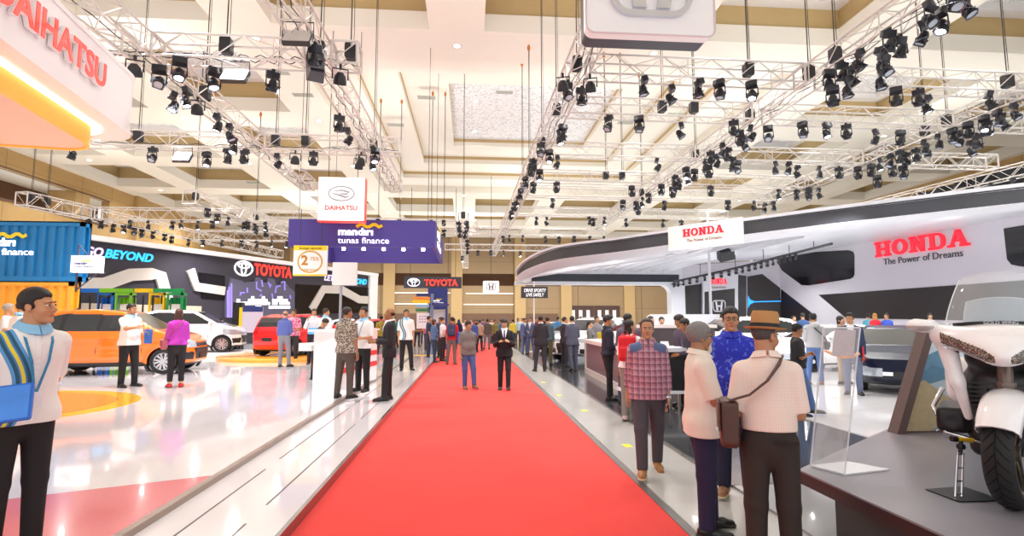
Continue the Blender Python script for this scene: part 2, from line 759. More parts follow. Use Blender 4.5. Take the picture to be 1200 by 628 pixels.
def hair_sdf(kind, p):
    r = p
    cap = elli(p, (0, .016, .052), (.087, .108, .098))
    p = p + .0035 * np.sin(p[:, [1, 2, 0]] * 95 + 1.0) + .002 * np.sin(p[:, [2, 0, 1]] * 210)
    p0, nn = V3(0, -.088, .083), unit(V3(0, .135, .17))
    if kind == 'receding':
        p0 = V3(0, -.045, .09)
    elif kind == 'bob' or kind == 'long':
        nn = unit(V3(0, .2, .13))
    plane = -((p - p0) @ nn) + .012 * np.clip(np.abs(p[:, 0]) / .05 - .4, 0, 1) * (p[:, 1] < -.02)
    side = np.minimum(smax(np.abs(p[:, 0]) * 0 + (p[:, 1] - .0) * -1 - .012, -(p[:, 2] + .02), .01), 1)
    d = smax(cap, plane, .012)
    sb = smax(smax(cap, -(p[:, 1] + .025), .01), -(p[:, 2] + .055), .012)    # hair behind the ears down to the nape
    sb = smax(sb, p[:, 1] * -.6 - p[:, 2] - .02, .012)
    d = smin(d, sb, .008)
    if kind == 'bald':
        d = smax(sb, p[:, 2] - .045, .012)
        d = smax(d, -(p[:, 1] - .0), .01)
    elif kind == 'buzz':
        d = d + .007
    elif kind == 'fluffy':
        d = smin(d, smax(elli(p, (0, .005, .085), (.088, .105, .078)), -((p - V3(0, -.085, .075)) @ nn), .01), .02)
    elif kind == 'quiff':
        d = smin(d, smax(elli(p, (0, -.02, .115), (.068, .09, .05)), -((p - V3(0, -.1, .085)) @ nn), .01), .02)
    elif kind == 'curly':
        d = d - .012 + .006 * np.sin(p[:, 0] * 230) * np.sin(p[:, 1] * 210) * np.sin(p[:, 2] * 220)
    if kind in ('long', 'bob', 'pony'):
        L = .17 if kind == 'long' else .06
        if kind == 'pony':
            d = smin(d, rcone(p, (0, .11, .06), (0, .14, -.1), .03, .018), .02)
        else:
            q = elli(p, (0, .045, -L * .55), (.092, .066, L * .75 + .06))
            q = smax(q, -(p[:, 1] + .028 + p[:, 2] * .0), .012)
            d = smin(d, q, .02)
    return d


def person(label, loc, face=0.0, h=1.70, girth=1.0, lean=0.0, head=(0, 0), arms=('down', 'down'), legs=('stand', 'stand'),
           top=None, bottom=None, hair=('short', '1a1614'), skin='b98261', shoes='161416', det=1, female=False, group=None, headfat=1.0,
           curl=(.45, .45), tilt=0.0, palm=None):
    """det 0 far, 1 middle, 2 near, 3 closest.  arms/legs = (own right, own left); the figure faces -Y at face 0"""
    s = h / 1.72
    v = (.03, .019, .0125, .0095)[det] * (s if s < 1 else 1)
    vh = (.015, .0085, .006, .0045)[det]
    root = thing('person', label, 'person', loc, R(face), group)
    g = girth
    Rl = rotx(R(lean))              # + leans forwards (-Y)
    piv = V3(0, 0, .96) * s

    def up(p):
        return (np.asarray(p, np.float32) * s - piv) @ Rl.T + piv

    def dn(p):
        return (p - piv) @ Rl + piv

    # ---- legs
    J = {}
    hipz = .90
    for i, sx in ((0, -1), (1, 1)):
        L = LEGS[legs[i]] if isinstance(legs[i], str) else legs[i]
        T = unit((L[0][0] * sx, -L[0][1], L[0][2]))
        S = unit((L[1][0] * sx, -L[1][1], L[1][2]))
        hip = V3(sx * .088 * (.5 + .5 * g), 0, hipz) * s
        kn = hip + T * .415 * s
        an = kn + S * .40 * s
        fd = unit((sx * L[2], -1, -L[3]))
        J[i] = [hip, kn, an, fd]
    low = min(J[i][2][2] - (.085 + .16 * max(0, J[i][3][2] * -1) * 0.6) * s * (1 if J[i][3][2] > -.2 else 1) for i in (0, 1))
    dz = V3(0, 0, -low)
    for i in (0, 1):
        for k in range(3):
            J[i][k] = J[i][k] + dz
    piv = piv + dz
    Z = dz[2]
    # ---- arms
    A = {}
    for i, sx in ((0, -1), (1, 1)):
        a = ARMS[arms[i]] if isinstance(arms[i], str) else arms[i]
        sh = up((sx * (.153 if not female else .134) * (.6 + .4 * g), .008, 1.376)) + dz
        U = unit((a[0][0] * sx, -a[0][1], a[0][2])) @ Rl.T
        Fo = unit((a[1][0] * sx, -a[1][1], a[1][2])) @ Rl.T
        el = sh + U * .285 * s
        wr = el + Fo * .245 * s
        A[i] = [sh, el, wr, Fo]

    def q2(p, z):                   # squashed torso space
        q = (dn(p) - dz) / s
        return q

    def torso(p, e=0.0, wide=0.0, hem=None):
        q = q2(p, 0)
        sq = np.stack([q[:, 0], q[:, 1] / .66, q[:, 2]], 1)
        w = .142 if not female else .125
        d = rcone(sq, (0, 0, .93), (0, 0, 1.09), .162 * g + e, w * g + e)
        d = smin(d, rcone(sq, (0, 0, 1.09), (0, -.008, 1.30), w * g + e, .165 * (.5 + .5 * g) + e), .06)
        if g > 1.05:
            d = smin(d, elli(sq, (0, -.05, 1.07), (.155 * g + e, .16 * g + e, .14)), .08)
        sw = (.112 if not female else .096) * (.6 + .4 * g)
        for sx in (-1, 1):
            d = smin(d, rcone(np.stack([q[:, 0], q[:, 1] / .9, q[:, 2]], 1), (sx * .03, .015, 1.405), (sx * sw, .01, 1.372), .060 + e * .8, .056 + e * .6), .05)
        d = smin(d, rcone(q, (0, .018, 1.40), (0, .008, 1.48), .066 + e * .6, .055 + e * .6), .05)
        if female:
            for sx in (-1, 1):
                d = smin(d, elli(q, (sx * .07, -.10, 1.25), (.06 + e, .05 + e, .06 + e)), .04)
        if hem is not None and hem < .95:
            d = smin(d, rcone(sq, (0, 0, hem), (0, 0, 1.05), .170 * g + e + wide, w * g + e), .03)
        d = d * s
        if hem is not None and hem < .95:
            for i in (0, 1):
                hp, kn = J[i][0], J[i][1]
                d = smin(d, rcone(p, hp, kn, (.092 * g + .012 + e) * s, (.078 * g + e) * s), .05)
        return d

    def limbs(p, which, e):
        d = None
        for i in (0, 1):
            if 'l' in which:
                hp, kn, an, fd = J[i]
                for x in (rcone(p, hp, kn, (.083 * g + e) * s, (.054 * (.6 + .4 * g) + e) * s), rcone(p, kn, an, (.053 * (.6 + .4 * g) + e) * s, (.037 + e) * s)):
                    d = x if d is None else smin(d, x, .025)
            if 'a' in which:
                sh, el, wr, Fo = A[i]
                for x in (rcone(p, sh, el, (.050 * (.5 + .5 * g) + e) * s, (.038 * (.6 + .4 * g) + e) * s), rcone(p, el, wr, (.038 * (.6 + .4 * g) + e) * s, (.026 + e) * s)):
                    d = x if d is None else smin(d, x, .02)
        return d

    hc = up((0, -.012, 1.605)) + dz
    Rh = Rl @ rotz(R(head[0])) @ rotx(R(head[1])) @ np.array([[math.cos(R(tilt)), 0, math.sin(R(tilt))], [0, 1, 0], [-math.sin(R(tilt)), 0, math.cos(R(tilt))]], np.float32)
    hs = .90 * s
    tol = lambda p: ((p - hc) @ Rh) / hs

    # ---- body (one continuous figure)
    def body(p):
        d = smin(torso(p), limbs(p, 'la', 0), .03)
        d = smin(d, rcone(p, up((0, .012, 1.42)) + dz, hc + Rh @ V3(0, .02, -.03), .056 * s, .054 * s), .03)
        for i in (0, 1):
            an, fd = J[i][2], J[i][3]
            d = smin(d, rcone(p, an - V3(0, 0, .05 * s), an - V3(0, 0, .06 * s) + fd * .13 * s, .032 * s, .026 * s), .03)
        return d
    pts = np.array([J[i][k] for i in (0, 1) for k in range(3)] + [A[i][k] for i in (0, 1) for k in range(3)] + [up((0, 0, 1.5)) + dz, up((0, 0, 1.35)) + dz, hc])
    lo, hi = pts.min(0) - .2, pts.max(0) + .2
    lo[2] = -.01
    V, Q = nets(body, lo, hi, v)
    Vs, Qs, mi = [V], [Q], [np.zeros(len(Q), int)]
    off = len(V)
    Vh, Qh = nets(lambda p: head_sdf(p, headfat), (-.1, -.135, -.13), (.1, .12, .145), vh)
    c = Vh[Qh].mean(1)
    lips = (((c[:, 0] / .025) ** 2 + ((c[:, 2] + .0595) / .0135) ** 2) < 1) & (c[:, 1] < -.07)
    Vs.append(Vh * hs @ Rh.T + hc)
    Qs.append(Qh + off)
    mi.append(lips.astype(int))
    off += len(Vh)
    hv = (.0095, .0065, .0048, .0038)[det]
    for i, sx in ((0, -1), (1, 1)):
        sh, el, wr, Fo = A[i]
        inward = V3(-sx, 0, 0)
        n = inward if palm is None or palm[i] is None else unit((palm[i][0] * sx, -palm[i][1], palm[i][2]))
        if palm is None or palm[i] is None:
            if Fo[1] < -.5:
                n = unit(inward + V3(0, 0, -.6))
        n = unit(n - Fo * float(n @ Fo))
        lat = np.cross(n, Fo) * (1 if sx > 0 else -1)
        lat = unit(lat)
        if lat[2] < -.3 or (abs(lat[2]) < .3 and lat[1] > 0):
            lat = -lat
        fn, l2, h2 = hand_sdf(wr, Fo, n, lat, s, curl[i], .15, 1.25 if det == 0 else (1.1 if det == 1 else 1.0))
        Vn, Qn = nets(fn, l2, h2, hv)
        Vs.append(Vn)
        Qs.append(Qn + off)
        mi.append(np.zeros(len(Qn), int))
        off += len(Vn)
    sk = skin_mats(skin)
    mkn('body', np.concatenate(Vs), np.concatenate(Qs), sk, root, midx=np.concatenate(mi))

    # ---- eyes and brows
    if det >= 1:
        for sx in (-1, 1):
            c0 = hc + Rh @ (V3(sx * .032, -.0835, .014) * hs)
            m = MB()
            m.lathe([(.0001, -.0125), (.0075, -.010), (.0115, -.005), (.0125, 0), (.0115, .005), (.0075, .010), (.0001, .0125)], 10, Matrix.Translation(c0) @ Matrix(Rh.tolist()).to_4x4() @ Matrix.Diagonal((hs * 1.1, hs, hs * .5, 1)))
            m.lathe([(.0062, 0), (.005, .0035), (.0001, .0042)], 10, Matrix.Translation(hc + Rh @ (V3(sx * .032, -.0945, .014) * hs)) @ Matrix(Rh.tolist()).to_4x4() @ Matrix.Rotation(R(90), 4, 'X'), 1)
            m.build('eye', [mat('eye_white', 'e9e2da', .25, var=0), mat('iris', '1c110c', .2, var=0)], root, 60)
            b = MB()
            b.path([hc + Rh @ (V3(sx * x, y, z) * hs) for x, y, z in ((.013, -.0995, .032), (.028, -.098, .0375), (.043, -.085, .034))], [.0026 * s, .0032 * s, .0014 * s], 6)
            b.build('eyebrow', mat('brow_hair', '1d1612', .8), root, 60)

    # ---- hair
    if hair and hair[0] != 'none':
        Vn, Qn = nets(lambda p: hair_sdf(hair[0], p), (-.12, -.14, -.32), (.12, .19, .18), vh * 1.1)
        if len(Qn):
            mkn('hair', Vn * hs @ Rh.T + hc, Qn, mat('hair_' + hair[1], hair[1], .55, bump=.5, scale=90, var=.25), root)

    # ---- top
    t = dict(kind='shirt', mat=None, sleeve=.62, hem=.86, e=.014, collar=None)
    t.update(top or {})
    e, hem, slv = t['e'], t['hem'], t['sleeve']

    def shirt(p):
        d = torso(p, e, t.get('wide', .0), hem)
        q = q2(p, 0)
        for i in (0, 1):
            sh, el, wr, Fo = A[i]
            if slv <= 1:
                en = sh + (el - sh) * slv
                x = rcone(p, sh, sh + (el - sh) * 1.1, (.052 * (.5 + .5 * g) + e) * s, (.044 * (.6 + .4 * g) + e * 1.3) * s)
                x = smax(x, (p - en) @ unit(el - sh), .006)
                d = smin(d, x, .025)
            else:
                en = el + (wr - el) * (slv - 1)
                d = smin(d, rcone(p, sh, el, (.054 * (.5 + .5 * g) + e) * s, (.042 * (.6 + .4 * g) + e) * s), .022)
                x = rcone(p, el, el + (wr - el) * 1.05, (.042 * (.6 + .4 * g) + e) * s, (.030 + e) * s)
                d = smin(d, smax(x, (p - en) @ unit(wr - el), .005), .015)
        zt = 1.475 - .12 * 0
        cut = q[:, 2] - (1.478 + .25 * q[:, 1])
        d = smax(d, cut * s, .006)
        d = smax(d, (hem - q[:, 2]) * s, .006)
        return d
    if t['mat'] is not None:
        if hem < .9:
            lo2 = lo.copy()
            lo2[2] = (hem - .08) * s
        else:
            lo2 = lo.copy()
            lo2[2] = .75 * s
        V, Q = nets(shirt, lo2, hi, v)
        c = q2(V[Q].mean(1), 0)
        masks, specs = [], []
        front = c[:, 1] < -.03
        if t.get('collar') is not None:
            masks.append((c[:, 2] > 1.425 + .35 * c[:, 1]) & (np.hypot(c[:, 0], c[:, 1] - .01) < .10))
            specs.append(('collar', t['collar']))
        if t.get('yoke') is not None:
            masks.append((c[:, 2] > 1.345 + .35 * np.clip(.17 - np.abs(c[:, 0]), 0, 1)) & (np.abs(c[:, 0]) > .07) & (np.abs(c[:, 0]) < .2))
            specs.append(('shoulder_patch', t['yoke']))
        if t.get('belt') is not None:
            masks.append((c[:, 2] > 1.0) & (c[:, 2] < 1.04) & (np.abs(c[:, 0]) < .2))
            specs.append(('belt', t['belt']))
        parts = split(V, Q, masks)
        nm = {'suit': 'jacket', 'dress': 'dress', 'jacket': 'jacket'}.get(t['kind'], 'shirt')
        if t.get('name'):
            nm = t['name']
        for (vv, qq), sp in zip(parts, specs + [(nm, t['mat'])]):
            if len(qq):
                mkn(sp[0], vv, qq, sp[1], root)

        def patch(name, region, ex, m):
            def f(p):
                q = q2(p, 0)
                d = torso(p, e + ex, t.get('wide', 0), hem)
                return smax(smax(d, -(torso(p, e - .012, t.get('wide', 0), hem)), .001), np.maximum(np.maximum(np.maximum(region(q), hem + .012 - q[:, 2]), q[:, 2] - 1.462), (q[:, 1] + .02)) * s, .001)
            l5, h5 = lo2.copy(), hi.copy()
            l5[0], h5[0] = -.16 * s, .16 * s
            l5 = np.minimum(l5, lo2 + 0)
            Vp, Qp = nets(f, l5, h5, min(v, .011))
            if len(Qp):
                mkn(name, Vp, Qp, m, root)
        if t['kind'] == 'suit' and t.get('v', 1.16):
            zv = t.get('v', 1.16)
            patch('shirt', lambda q: np.abs(q[:, 0]) - (q[:, 2] - zv) / (1.47 - zv) * .075, .011, t.get('shirt', mat('white_shirt', 'eeeef2', .7)))
            if t.get('tie'):
                patch('tie', lambda q: np.maximum(np.abs(q[:, 0]) - .018 - .016 * np.clip((1.43 - q[:, 2]) / .3, 0, 1), zv + .0 - q[:, 2] + np.abs(q[:, 0])), .018, t['tie'])
        if t.get('placket') is not None:
            patch('placket', lambda q: np.maximum(np.abs(q[:, 0]) - .016, q[:, 2] - 1.44), .004, t['placket'])
        if t.get('open') is not None:        # an open front showing the shirt below
            patch('undershirt', lambda q: np.abs(q[:, 0]) - .045 - .02 * np.clip(1.3 - q[:, 2], -1, 1), .004, t['open'])
        for nm2, x0, x1, z0, z1 in t.get('pockets', ()):
            patch(nm2, lambda q: np.maximum(np.abs(q[:, 0] - (x0 + x1) / 2) - (x1 - x0) / 2, np.abs(q[:, 2] - (z0 + z1) / 2) - (z1 - z0) / 2), .004, t['mat'])
        if t['kind'] != 'dress' and det >= 1 and (t.get('collar') is not None or t['kind'] == 'suit' or t.get('flat_collar')):
            cm = t.get('collar') or (t['mat'] if t.get('flat_collar') else t.get('shirt', mat('white_shirt', 'eeeef2', .7)))
            m = MB()
            for sx in (-1, 1):            # two collar leaves folded round the neck
                rg = []
                for k in range(7):
                    a = R(-88 + 172 * k / 6) * 1
                    x, y = math.cos(a) * .066 * sx, math.sin(a) * .064 + .008
                    zz = 1.507 + .22 * y
                    su = t['kind'] == 'suit'
                    dp = (.034 if su else .052) - .016 * (k / 6)
                    fx = (1.36 if su else 1.62) + (0 if k else .12)
                    rg.append([up((x, y, zz - .03)) + dz, up((x * 1.04, y * 1.04, zz)) + dz, up((x * 1.2, (y - .008) * 1.2 + .008, zz + .003)) + dz, up((x * fx, (y - .008) * fx + .008 - (.016 if k < 2 else 0), zz - dp)) + dz, up((x * (fx - .12), (y - .008) * (fx - .12) + .008, zz - dp - .004)) + dz])
                m.loft(rg)
            m.build('collar', cm, root, 60, fix=True)

    # ---- bottom
    b = dict(kind='trousers', mat=None, len=1.0, flare=1.0)
    b.update(bottom or {})
    if b['mat'] is not None and b['kind'] == 'trousers':
        fl = b['flare']

        def trou(p):
            q = q2(p, 0)
            sq = np.stack([q[:, 0], q[:, 1] / .68, q[:, 2]], 1)
            d = rcone(sq, (0, 0, .90), (0, 0, 1.02), .160 * g + .008, .150 * g + .006) * s
            for i in (0, 1):
                hp, kn, an, fd = J[i]
                x = rcone(p, hp, kn, (.088 * g + .008) * s, (.070 * (.6 + .4 * g) * fl) * s)
                y = rcone(p, kn, kn + (an - kn) * 1.12, (.068 * (.6 + .4 * g) * fl) * s, (.056 * fl) * s)
                en = kn + (an - kn) * (.10 + .98 * b['len'] if b['len'] < 1 else 1.06)
                y = smax(y, (p - en) @ unit(an - kn), .004)
                d = smin(d, smin(x, y, .02), .025)
            return smax(d, (q[:, 2] - 1.045) * s, .004)
        lo3, hi3 = lo.copy(), hi.copy()
        lo3[2], hi3[2] = .0, 1.15 * s + Z
        V, Q = nets(trou, lo3, hi3, v)
        c = q2(V[Q].mean(1), 0)
        ms, sps = [], []
        if b.get('belt'):
            ms.append((c[:, 2] > 1.005))
            sps.append(('belt', mat('belt_leather', '17110e', .4)))
        for (vv, qq), sp in zip(split(V, Q, ms), sps + [(b.get('name', 'trousers'), b['mat'])]):
            if len(qq):
                mkn(sp[0], vv, qq, sp[1], root)
    elif b['mat'] is not None:                      # a skirt
        z0, z1, w0, w1 = b.get('z0', .45), 1.05, b.get('w0', .25), .15

        def skirt(p):
            q = q2(p, 0)
            sq = np.stack([q[:, 0], q[:, 1] / .75, q[:, 2]], 1)
            d = rcone(sq, (0, 0, z0 - .02), (0, 0, z1), w0, w1 * g) * s
            return smax(smax(d, (z0 - q[:, 2]) * s, .005), (q[:, 2] - 1.06) * s, .005)
        V, Q = nets(skirt, V3(-.4, -.4, z0 * s - .05), V3(.4, .4, 1.1 * s), v)
        mkn('skirt', V, Q, b['mat'], root)

    # ---- shoes
    if shoes:
        sm = shoes if not isinstance(shoes, str) else mat('shoe_' + shoes, shoes, .3, var=.1)
        for i in (0, 1):
            an, fd = J[i][2], J[i][3]
            yv = unit(V3(fd[0], fd[1], 0))
            pit = math.asin(max(-1, min(1, float(-fd[2]))))
            upv = unit(V3(0, 0, 1) * math.cos(pit) + yv * math.sin(pit))
            fw = unit(np.cross(np.cross(upv, fd), upv)) if pit else fd
            sd = np.cross(fw, upv)
            o = an - upv * .085 * s
            B = np.stack([sd, fw, upv], 1)

            def shoe(p):
                q = ((p - o) @ B) / s
                d = rcone(q, (0, -.04, .035), (0, .10, .030), .041, .046)
                d = smin(d, rcone(q, (0, .10, .026), (0, .175, .022), .046, .034), .02)
                d = smin(d, rcone(q, (0, -.015, .05), (0, -.01, .075), .046, .044), .03)
                d = smax(d, -q[:, 2], .004)
                d = smin(d, smax(rcone(q * V3(1, 1, 1), (0, -.045, .012), (0, .175, .012), .046, .043), np.abs(q[:, 2] - .012) - .011, .004), .003)
                return smax(d, q[:, 2] - .088, .004) * s
            l4 = an - V3(.24, .24, .14) * s
            h4 = an + V3(.24, .24, .10) * s
            V, Q = nets(shoe, l4, h4, min(v * .7, .012))
            c = ((V[Q].mean(1) - o) @ B) / s
            if det >= 2:
                pr = split(V, Q, [c[:, 2] < .020])
                sh_o = mkn('shoe', *pr[1], sm, root)
                if len(pr[0][1]):
                    mkn('sole', *pr[0], mat('shoe_sole_pale' if not isinstance(shoes, str) else 'shoe_sole', 'd8c9a8' if not isinstance(shoes, str) else '1c1816', .6), sh_o)
            else:
                mkn('shoe', V, Q, sm, root)
    root['h'] = h
    del root['h']
    Mw = Matrix.Translation(loc) @ Matrix.Rotation(R(face), 4, 'Z')
    W_ = lambda p: Mw @ Vector([float(x) for x in p])
    return dict(root=root, M=Mw, s=s, hand=[W_(A[i][2] + A[i][3] * .06 * s) for i in (0, 1)], wrist=[W_(A[i][2]) for i in (0, 1)], elbow=[W_(A[i][1]) for i in (0, 1)], shoulder=[W_(A[i][0]) for i in (0, 1)],
                head=hc, Rh=Rh, hs=hs, up=lambda p: up(p) + dz, lw=W_, fore=[A[i][3] for i in (0, 1)], arm=A, J=J)


def headpart(P, name, mb, m, smooth=60):
    """parts in head coordinates (glasses, hats) under the person"""
    T = Matrix.Translation([float(x) for x in P['head']]) @ Matrix(P['Rh'].tolist()).to_4x4() @ Matrix.Scale(P['hs'], 4)
    mb.v = [tuple(T @ Vector(p)) for p in mb.v]
    return mb.build(name, m, P['root'], smooth)


def glasses(P, m=None):
    m = m or mat('spectacle_wire', '3a3533', .3, .8)
    g = MB()
    for sx in (-1, 1):
        g.path([(sx * .033 + a, -.112 - .0 * abs(a), .012 + b) for a, b in ell(.024, .017, 16)], .0022, 6, True)
        g.path([(sx * .057, -.110, .016), (sx * .078, -.08, .018), (sx * .082, .01, .016)], .002, 6)
    g.path([(-.009, -.112, .016), (0, -.115, .018), (.009, -.112, .016)], .002, 6)
    headpart(P, 'glasses', g, m)


def lanyard(P, m, z=1.12, card=True):
    s = P['s']
    u = P['up']
    m1 = MB()
    yb = -.125
    for sx in (-1, 1):
        m1.path([u((sx * .05, .05, 1.50)), u((sx * .075, -.02, 1.485)), u((sx * .07, -.10, 1.40)), u((sx * .045, -.15, 1.28)), u((sx * .006, -.142, z))], .012, flat=(.014, .004))
    m1.build('lanyard', m, P['root'])
    if card:
        m2 = MB()
        c = u((0, -.146, z - .05))
        m2.box(c, (.075 * s, .006, .10 * s))
        m2.build('badge', mat('badge_card', 'e6e6ea', .4), P['root'])
# ------------------------------------------------------------------ the hall
ZC = 13.0
XL, XR, YB = -30.8, 38.0, 75.0
cream = mat('ceiling_cream', 'f2ede0', .8, var=.015, scale=.4)
tan = mat('coffer_tan', 'c9b07e', .7, var=.08, scale=.6)
white_p = mat('white_paint', 'f4f2f2', .5, var=.01)


def acoustic():
    n = NT('acoustic_tile', .9)
    f = n.math('GREATER_THAN', n.noise(7.0, 4), .56)
    return n.out(n.mix(n.math('MULTIPLY', f, .55), hx('f1f1f0'), hx('a9acb0')), n.noise(7.0, 4), .2)


acou = acoustic()


def wallmat(name, a, b, pw, ph):
    """big wall panels with thin joints"""
    n = NT(name, .6)
    u = n.math('ADD', n.x, n.y)
    j = n.math('MAXIMUM', n.stripe(u, pw, .012), n.stripe(n.z, ph, .012))
    base = n.mix(n.noise(.7, 2), hx(a), hx(b))
    return n.out(n.mix(j, base, tuple(c * .55 for c in hx(b))))


m_tan = wallmat('wall_panel_gold', 'c4a36c', 'b8955e', 3.6, 2.4)
m_brown = wallmat('wall_panel_brown', '9c8464', '907858', 9.0, 3.2)
m_dark = mat('recess_brown', '6d5140', .8)
m_floor = mat('hall_floor', 'b9b9bb', .12, var=.03, scale=2, coat=.3)


def struct(name, mb, mats, smooth=None, label=None):
    o = mb.build(name, mats, None, smooth)
    o['kind'] = 'structure'
    return o


# floor
m = MB()
m.bx((XL - 3, -7, -.3), (XR + 3, YB + 3, 0))
struct('floor', m, m_floor)

# ceiling: lip level with coffers cut in, each stepping up to a speckled tile bed
cols = [(-30.0, -25.2), (-23.4, -17.3), (-14.8, -9.85), (-7.7, -1.65), (.5, 6.6), (9.0, 15.3), (18.4, 24.3), (26.8, 32.0), (33.6, 37.4)]
rows = [(14.0, 20.7), (23.2, 29.9), (32.4, 39.1), (41.6, 48.3), (50.8, 57.2), (59.4, 65.2), (67.4, 73.0)]
C0, C1 = (-7.6, 14.9), (23.3, 48.3)
holes = [(x0, x1, y0, y1) for x0, x1 in cols for y0, y1 in rows if not (-8 < x0 < 15 and 23 < y0 < 48)] + [(C0[0], C0[1], C1[0], C1[1])]


def holed(mb, X0, X1, Y0, Y1, hs, z, mi):
    xs = sorted({X0, X1} | {h[k] for h in hs for k in (0, 1)})
    ys = sorted({Y0, Y1} | {h[k] for h in hs for k in (2, 3)})
    for a, b in zip(xs, xs[1:]):
        for c, d in zip(ys, ys[1:]):
            mx, my = (a + b) / 2, (c + d) / 2
            if any(h[0] < mx < h[1] and h[2] < my < h[3] for h in hs):
                continue
            mb.add([(a, c, z), (a, d, z), (b, d, z), (b, c, z)], [(0, 1, 2, 3)], mi)


def riser(mb, x0, x1, y0, y1, z0, z1, mi):
    P = [(x0, y0), (x1, y0), (x1, y1), (x0, y1)]
    for k in range(4):
        a, b = P[k], P[(k + 1) % 4]
        mb.add([(*a, z0), (*b, z0), (*b, z1), (*a, z1)], [(0, 1, 2, 3)], mi)


m = MB()
holed(m, XL - 3, XR + 3, -7, YB + 3, holes, ZC, 0)
for h in holes[:-1]:
    x0, x1, y0, y1 = h
    riser(m, x0, x1, y0, y1, ZC, ZC + .75, 0)
    i = .28
    holed(m, x0 - i, x1 + i, y0 - i, y1 + i, [h], ZC + .75, 0)
    riser(m, x0 - i, x1 + i, y0 - i, y1 + i, ZC + .75, ZC + 1.75, 1)
    k = .3
    riser(m, x0 + k, x1 - k, y0 + k, y1 - k, ZC + 1.75, ZC + 2.1, 3)
    holed(m, x0 - i, x1 + i, y0 - i, y1 + i, [(x0 + k, x1 - k, y0 + k, y1 - k)], ZC + 1.75, 3)
    m.add([(x0 + k, y0 + k, ZC + 2.1), (x0 + k, y1 - k, ZC + 2.1), (x1 - k, y1 - k, ZC + 2.1), (x1 - k, y0 + k, ZC + 2.1)], [(0, 1, 2, 3)], 2)
lv = [(C0[0], C0[1], C1[0], C1[1], ZC), (-5.6, 12.9, 25.4, 45.6, ZC + .55), (-3.7, 11.0, 26.9, 42.9, ZC + 1.1), (-1.25, 8.6, 29.3, 40.2, ZC + 1.65)]
for k, (x0, x1, y0, y1, z) in enumerate(lv):
    zt = z + .55
    riser(m, x0, x1, y0, y1, z, z + .33, 0)
    riser(m, x0, x1, y0, y1, z + .33, zt, 1 if k else 0)
    if k < 3:
        h = lv[k + 1]
        holed(m, x0, x1, y0, y1, [(h[0], h[1], h[2], h[3])], zt, 0)
    else:
        m.add([(x0, y0, zt), (x0, y1, zt), (x1, y1, zt), (x1, y0, zt)], [(0, 1, 2, 3)], 2)
struct('ceiling', m, [cream, tan, acou, white_p])

# left wall: panelled, with a recessed gallery slot under the ceiling
m = MB()
m.bx((XL - .6, 5, 0), (XL, YB, 9.6), 0)
m.bx((XL - .6, 5, 11.7), (XL, YB, ZC + .05), 0)
m.bx((XL - 3.4, 5, 9.4), (XL - 3.1, 52, 12), 1)
m.bx((XL - 3.4, 5, 11.7), (XL - .5, 52, 11.8), 2)
m.bx((XL - .6, 48.5, 9.55), (XL + .06, YB, 11.75), 0)
for y in (31, 44.5):
    m.bx((XL - 2.0, y, 9.55), (XL + .05, y + 1.6, 11.75), 0)
for y in (52, 62):
    m.bx((XL - .1, y, 0), (XL + .35, y + 1.4, ZC + .04), 0)
m.bx((XL - .02, 5, 9.5), (XL + .08, 48.5, 9.62), 1)
m.bx((XL - .02, 5, 11.66), (XL + .08, 48.5, 11.74), 1)
struct('wall_left', m, [m_tan, m_dark, cream])
# right wall
m = MB()
m.bx((XR, 5, 0), (XR + .5, YB, 9.0), 0)
m.bx((XR, 5, 11.6), (XR + .5, YB, ZC + .05), 0)
m.bx((XR + 2.5, 5, 8.8), (XR + 2.8, YB, 12), 1)
for y in range(12, 74, 12):
    m.bx((XR - .2, y, 0), (XR + .5, y + 1.4, ZC + .04), 0)
struct('wall_right', m, [m_tan, m_dark])
# back wall
m = MB()
m.bx((XL - 1, YB, 0), (-22, YB + .5, ZC + .04), 0)
m.bx((-22, YB, 0), (XR + 1, YB + .5, 6.3), 0)
m.bx((-22, YB, 8.0), (XR + 1, YB + .5, ZC + .04), 0)
m.bx((-22, YB + 2.5, 6.0), (XR + 1, YB + 2.8, 8.2), 1)
for x in (-24, -11.6, -2.5, 6.2, 12.6, 21.5, 30):
    m.bx((x, YB - .35, 0), (x + 1.5, YB + .1, ZC + .03), 2)
m.bx((-16, YB - .08, 0), (12.2, YB + .1, 2.5), 1)
struct('wall_back', m, [m_brown, m_dark, mat('pilaster_tan', 'b79a6c', .6)])
# light lines along the back wall
lam = mat('light_strip', 'fff6e8', .5, emit=1.4, var=0)
k = 1
for x0, x1, z in ((-11, -2.6, 5.25), (-10.5, -3, 3.75), (-.5, 6.0, 5.2), (-.8, 6.0, 3.7)):
    m = MB()
    m.bx((x0, YB - .16, z), (x1, YB - .06, z + .08))
    struct('trim_%d' % k, m, lam)
    k += 1
# brown double doors with lit notices
dk = mat('door_brown', '4a3430', .5)
for i, (x0, x1) in enumerate(((13.6, 17.2), (17.3, 20.9))):
    m = MB()
    m.bx((x0, YB - .12, 0), (x1, YB - .02, 3.5), 0)
    for q in range(3):
        xx = x0 + .45 + q * 1.05
        m.bx((xx, YB - .15, 1.6), (xx + .5, YB - .1, 3.0), 1)
    m.bx((x0, YB - .16, 3.45), (x1, YB - .04, 3.6), 0)
    struct('door_%d' % (i + 1), m, [dk, mat('door_notice', 'dcdcdc', .5)])

# ceiling lamps: a ring and a lit disc in each, and the light it gives
ring = mat('lamp_ring', 'd8d4cc', .4)
lit = mat('lamp_disc', 'fff0d8', .5, emit=14, var=0)


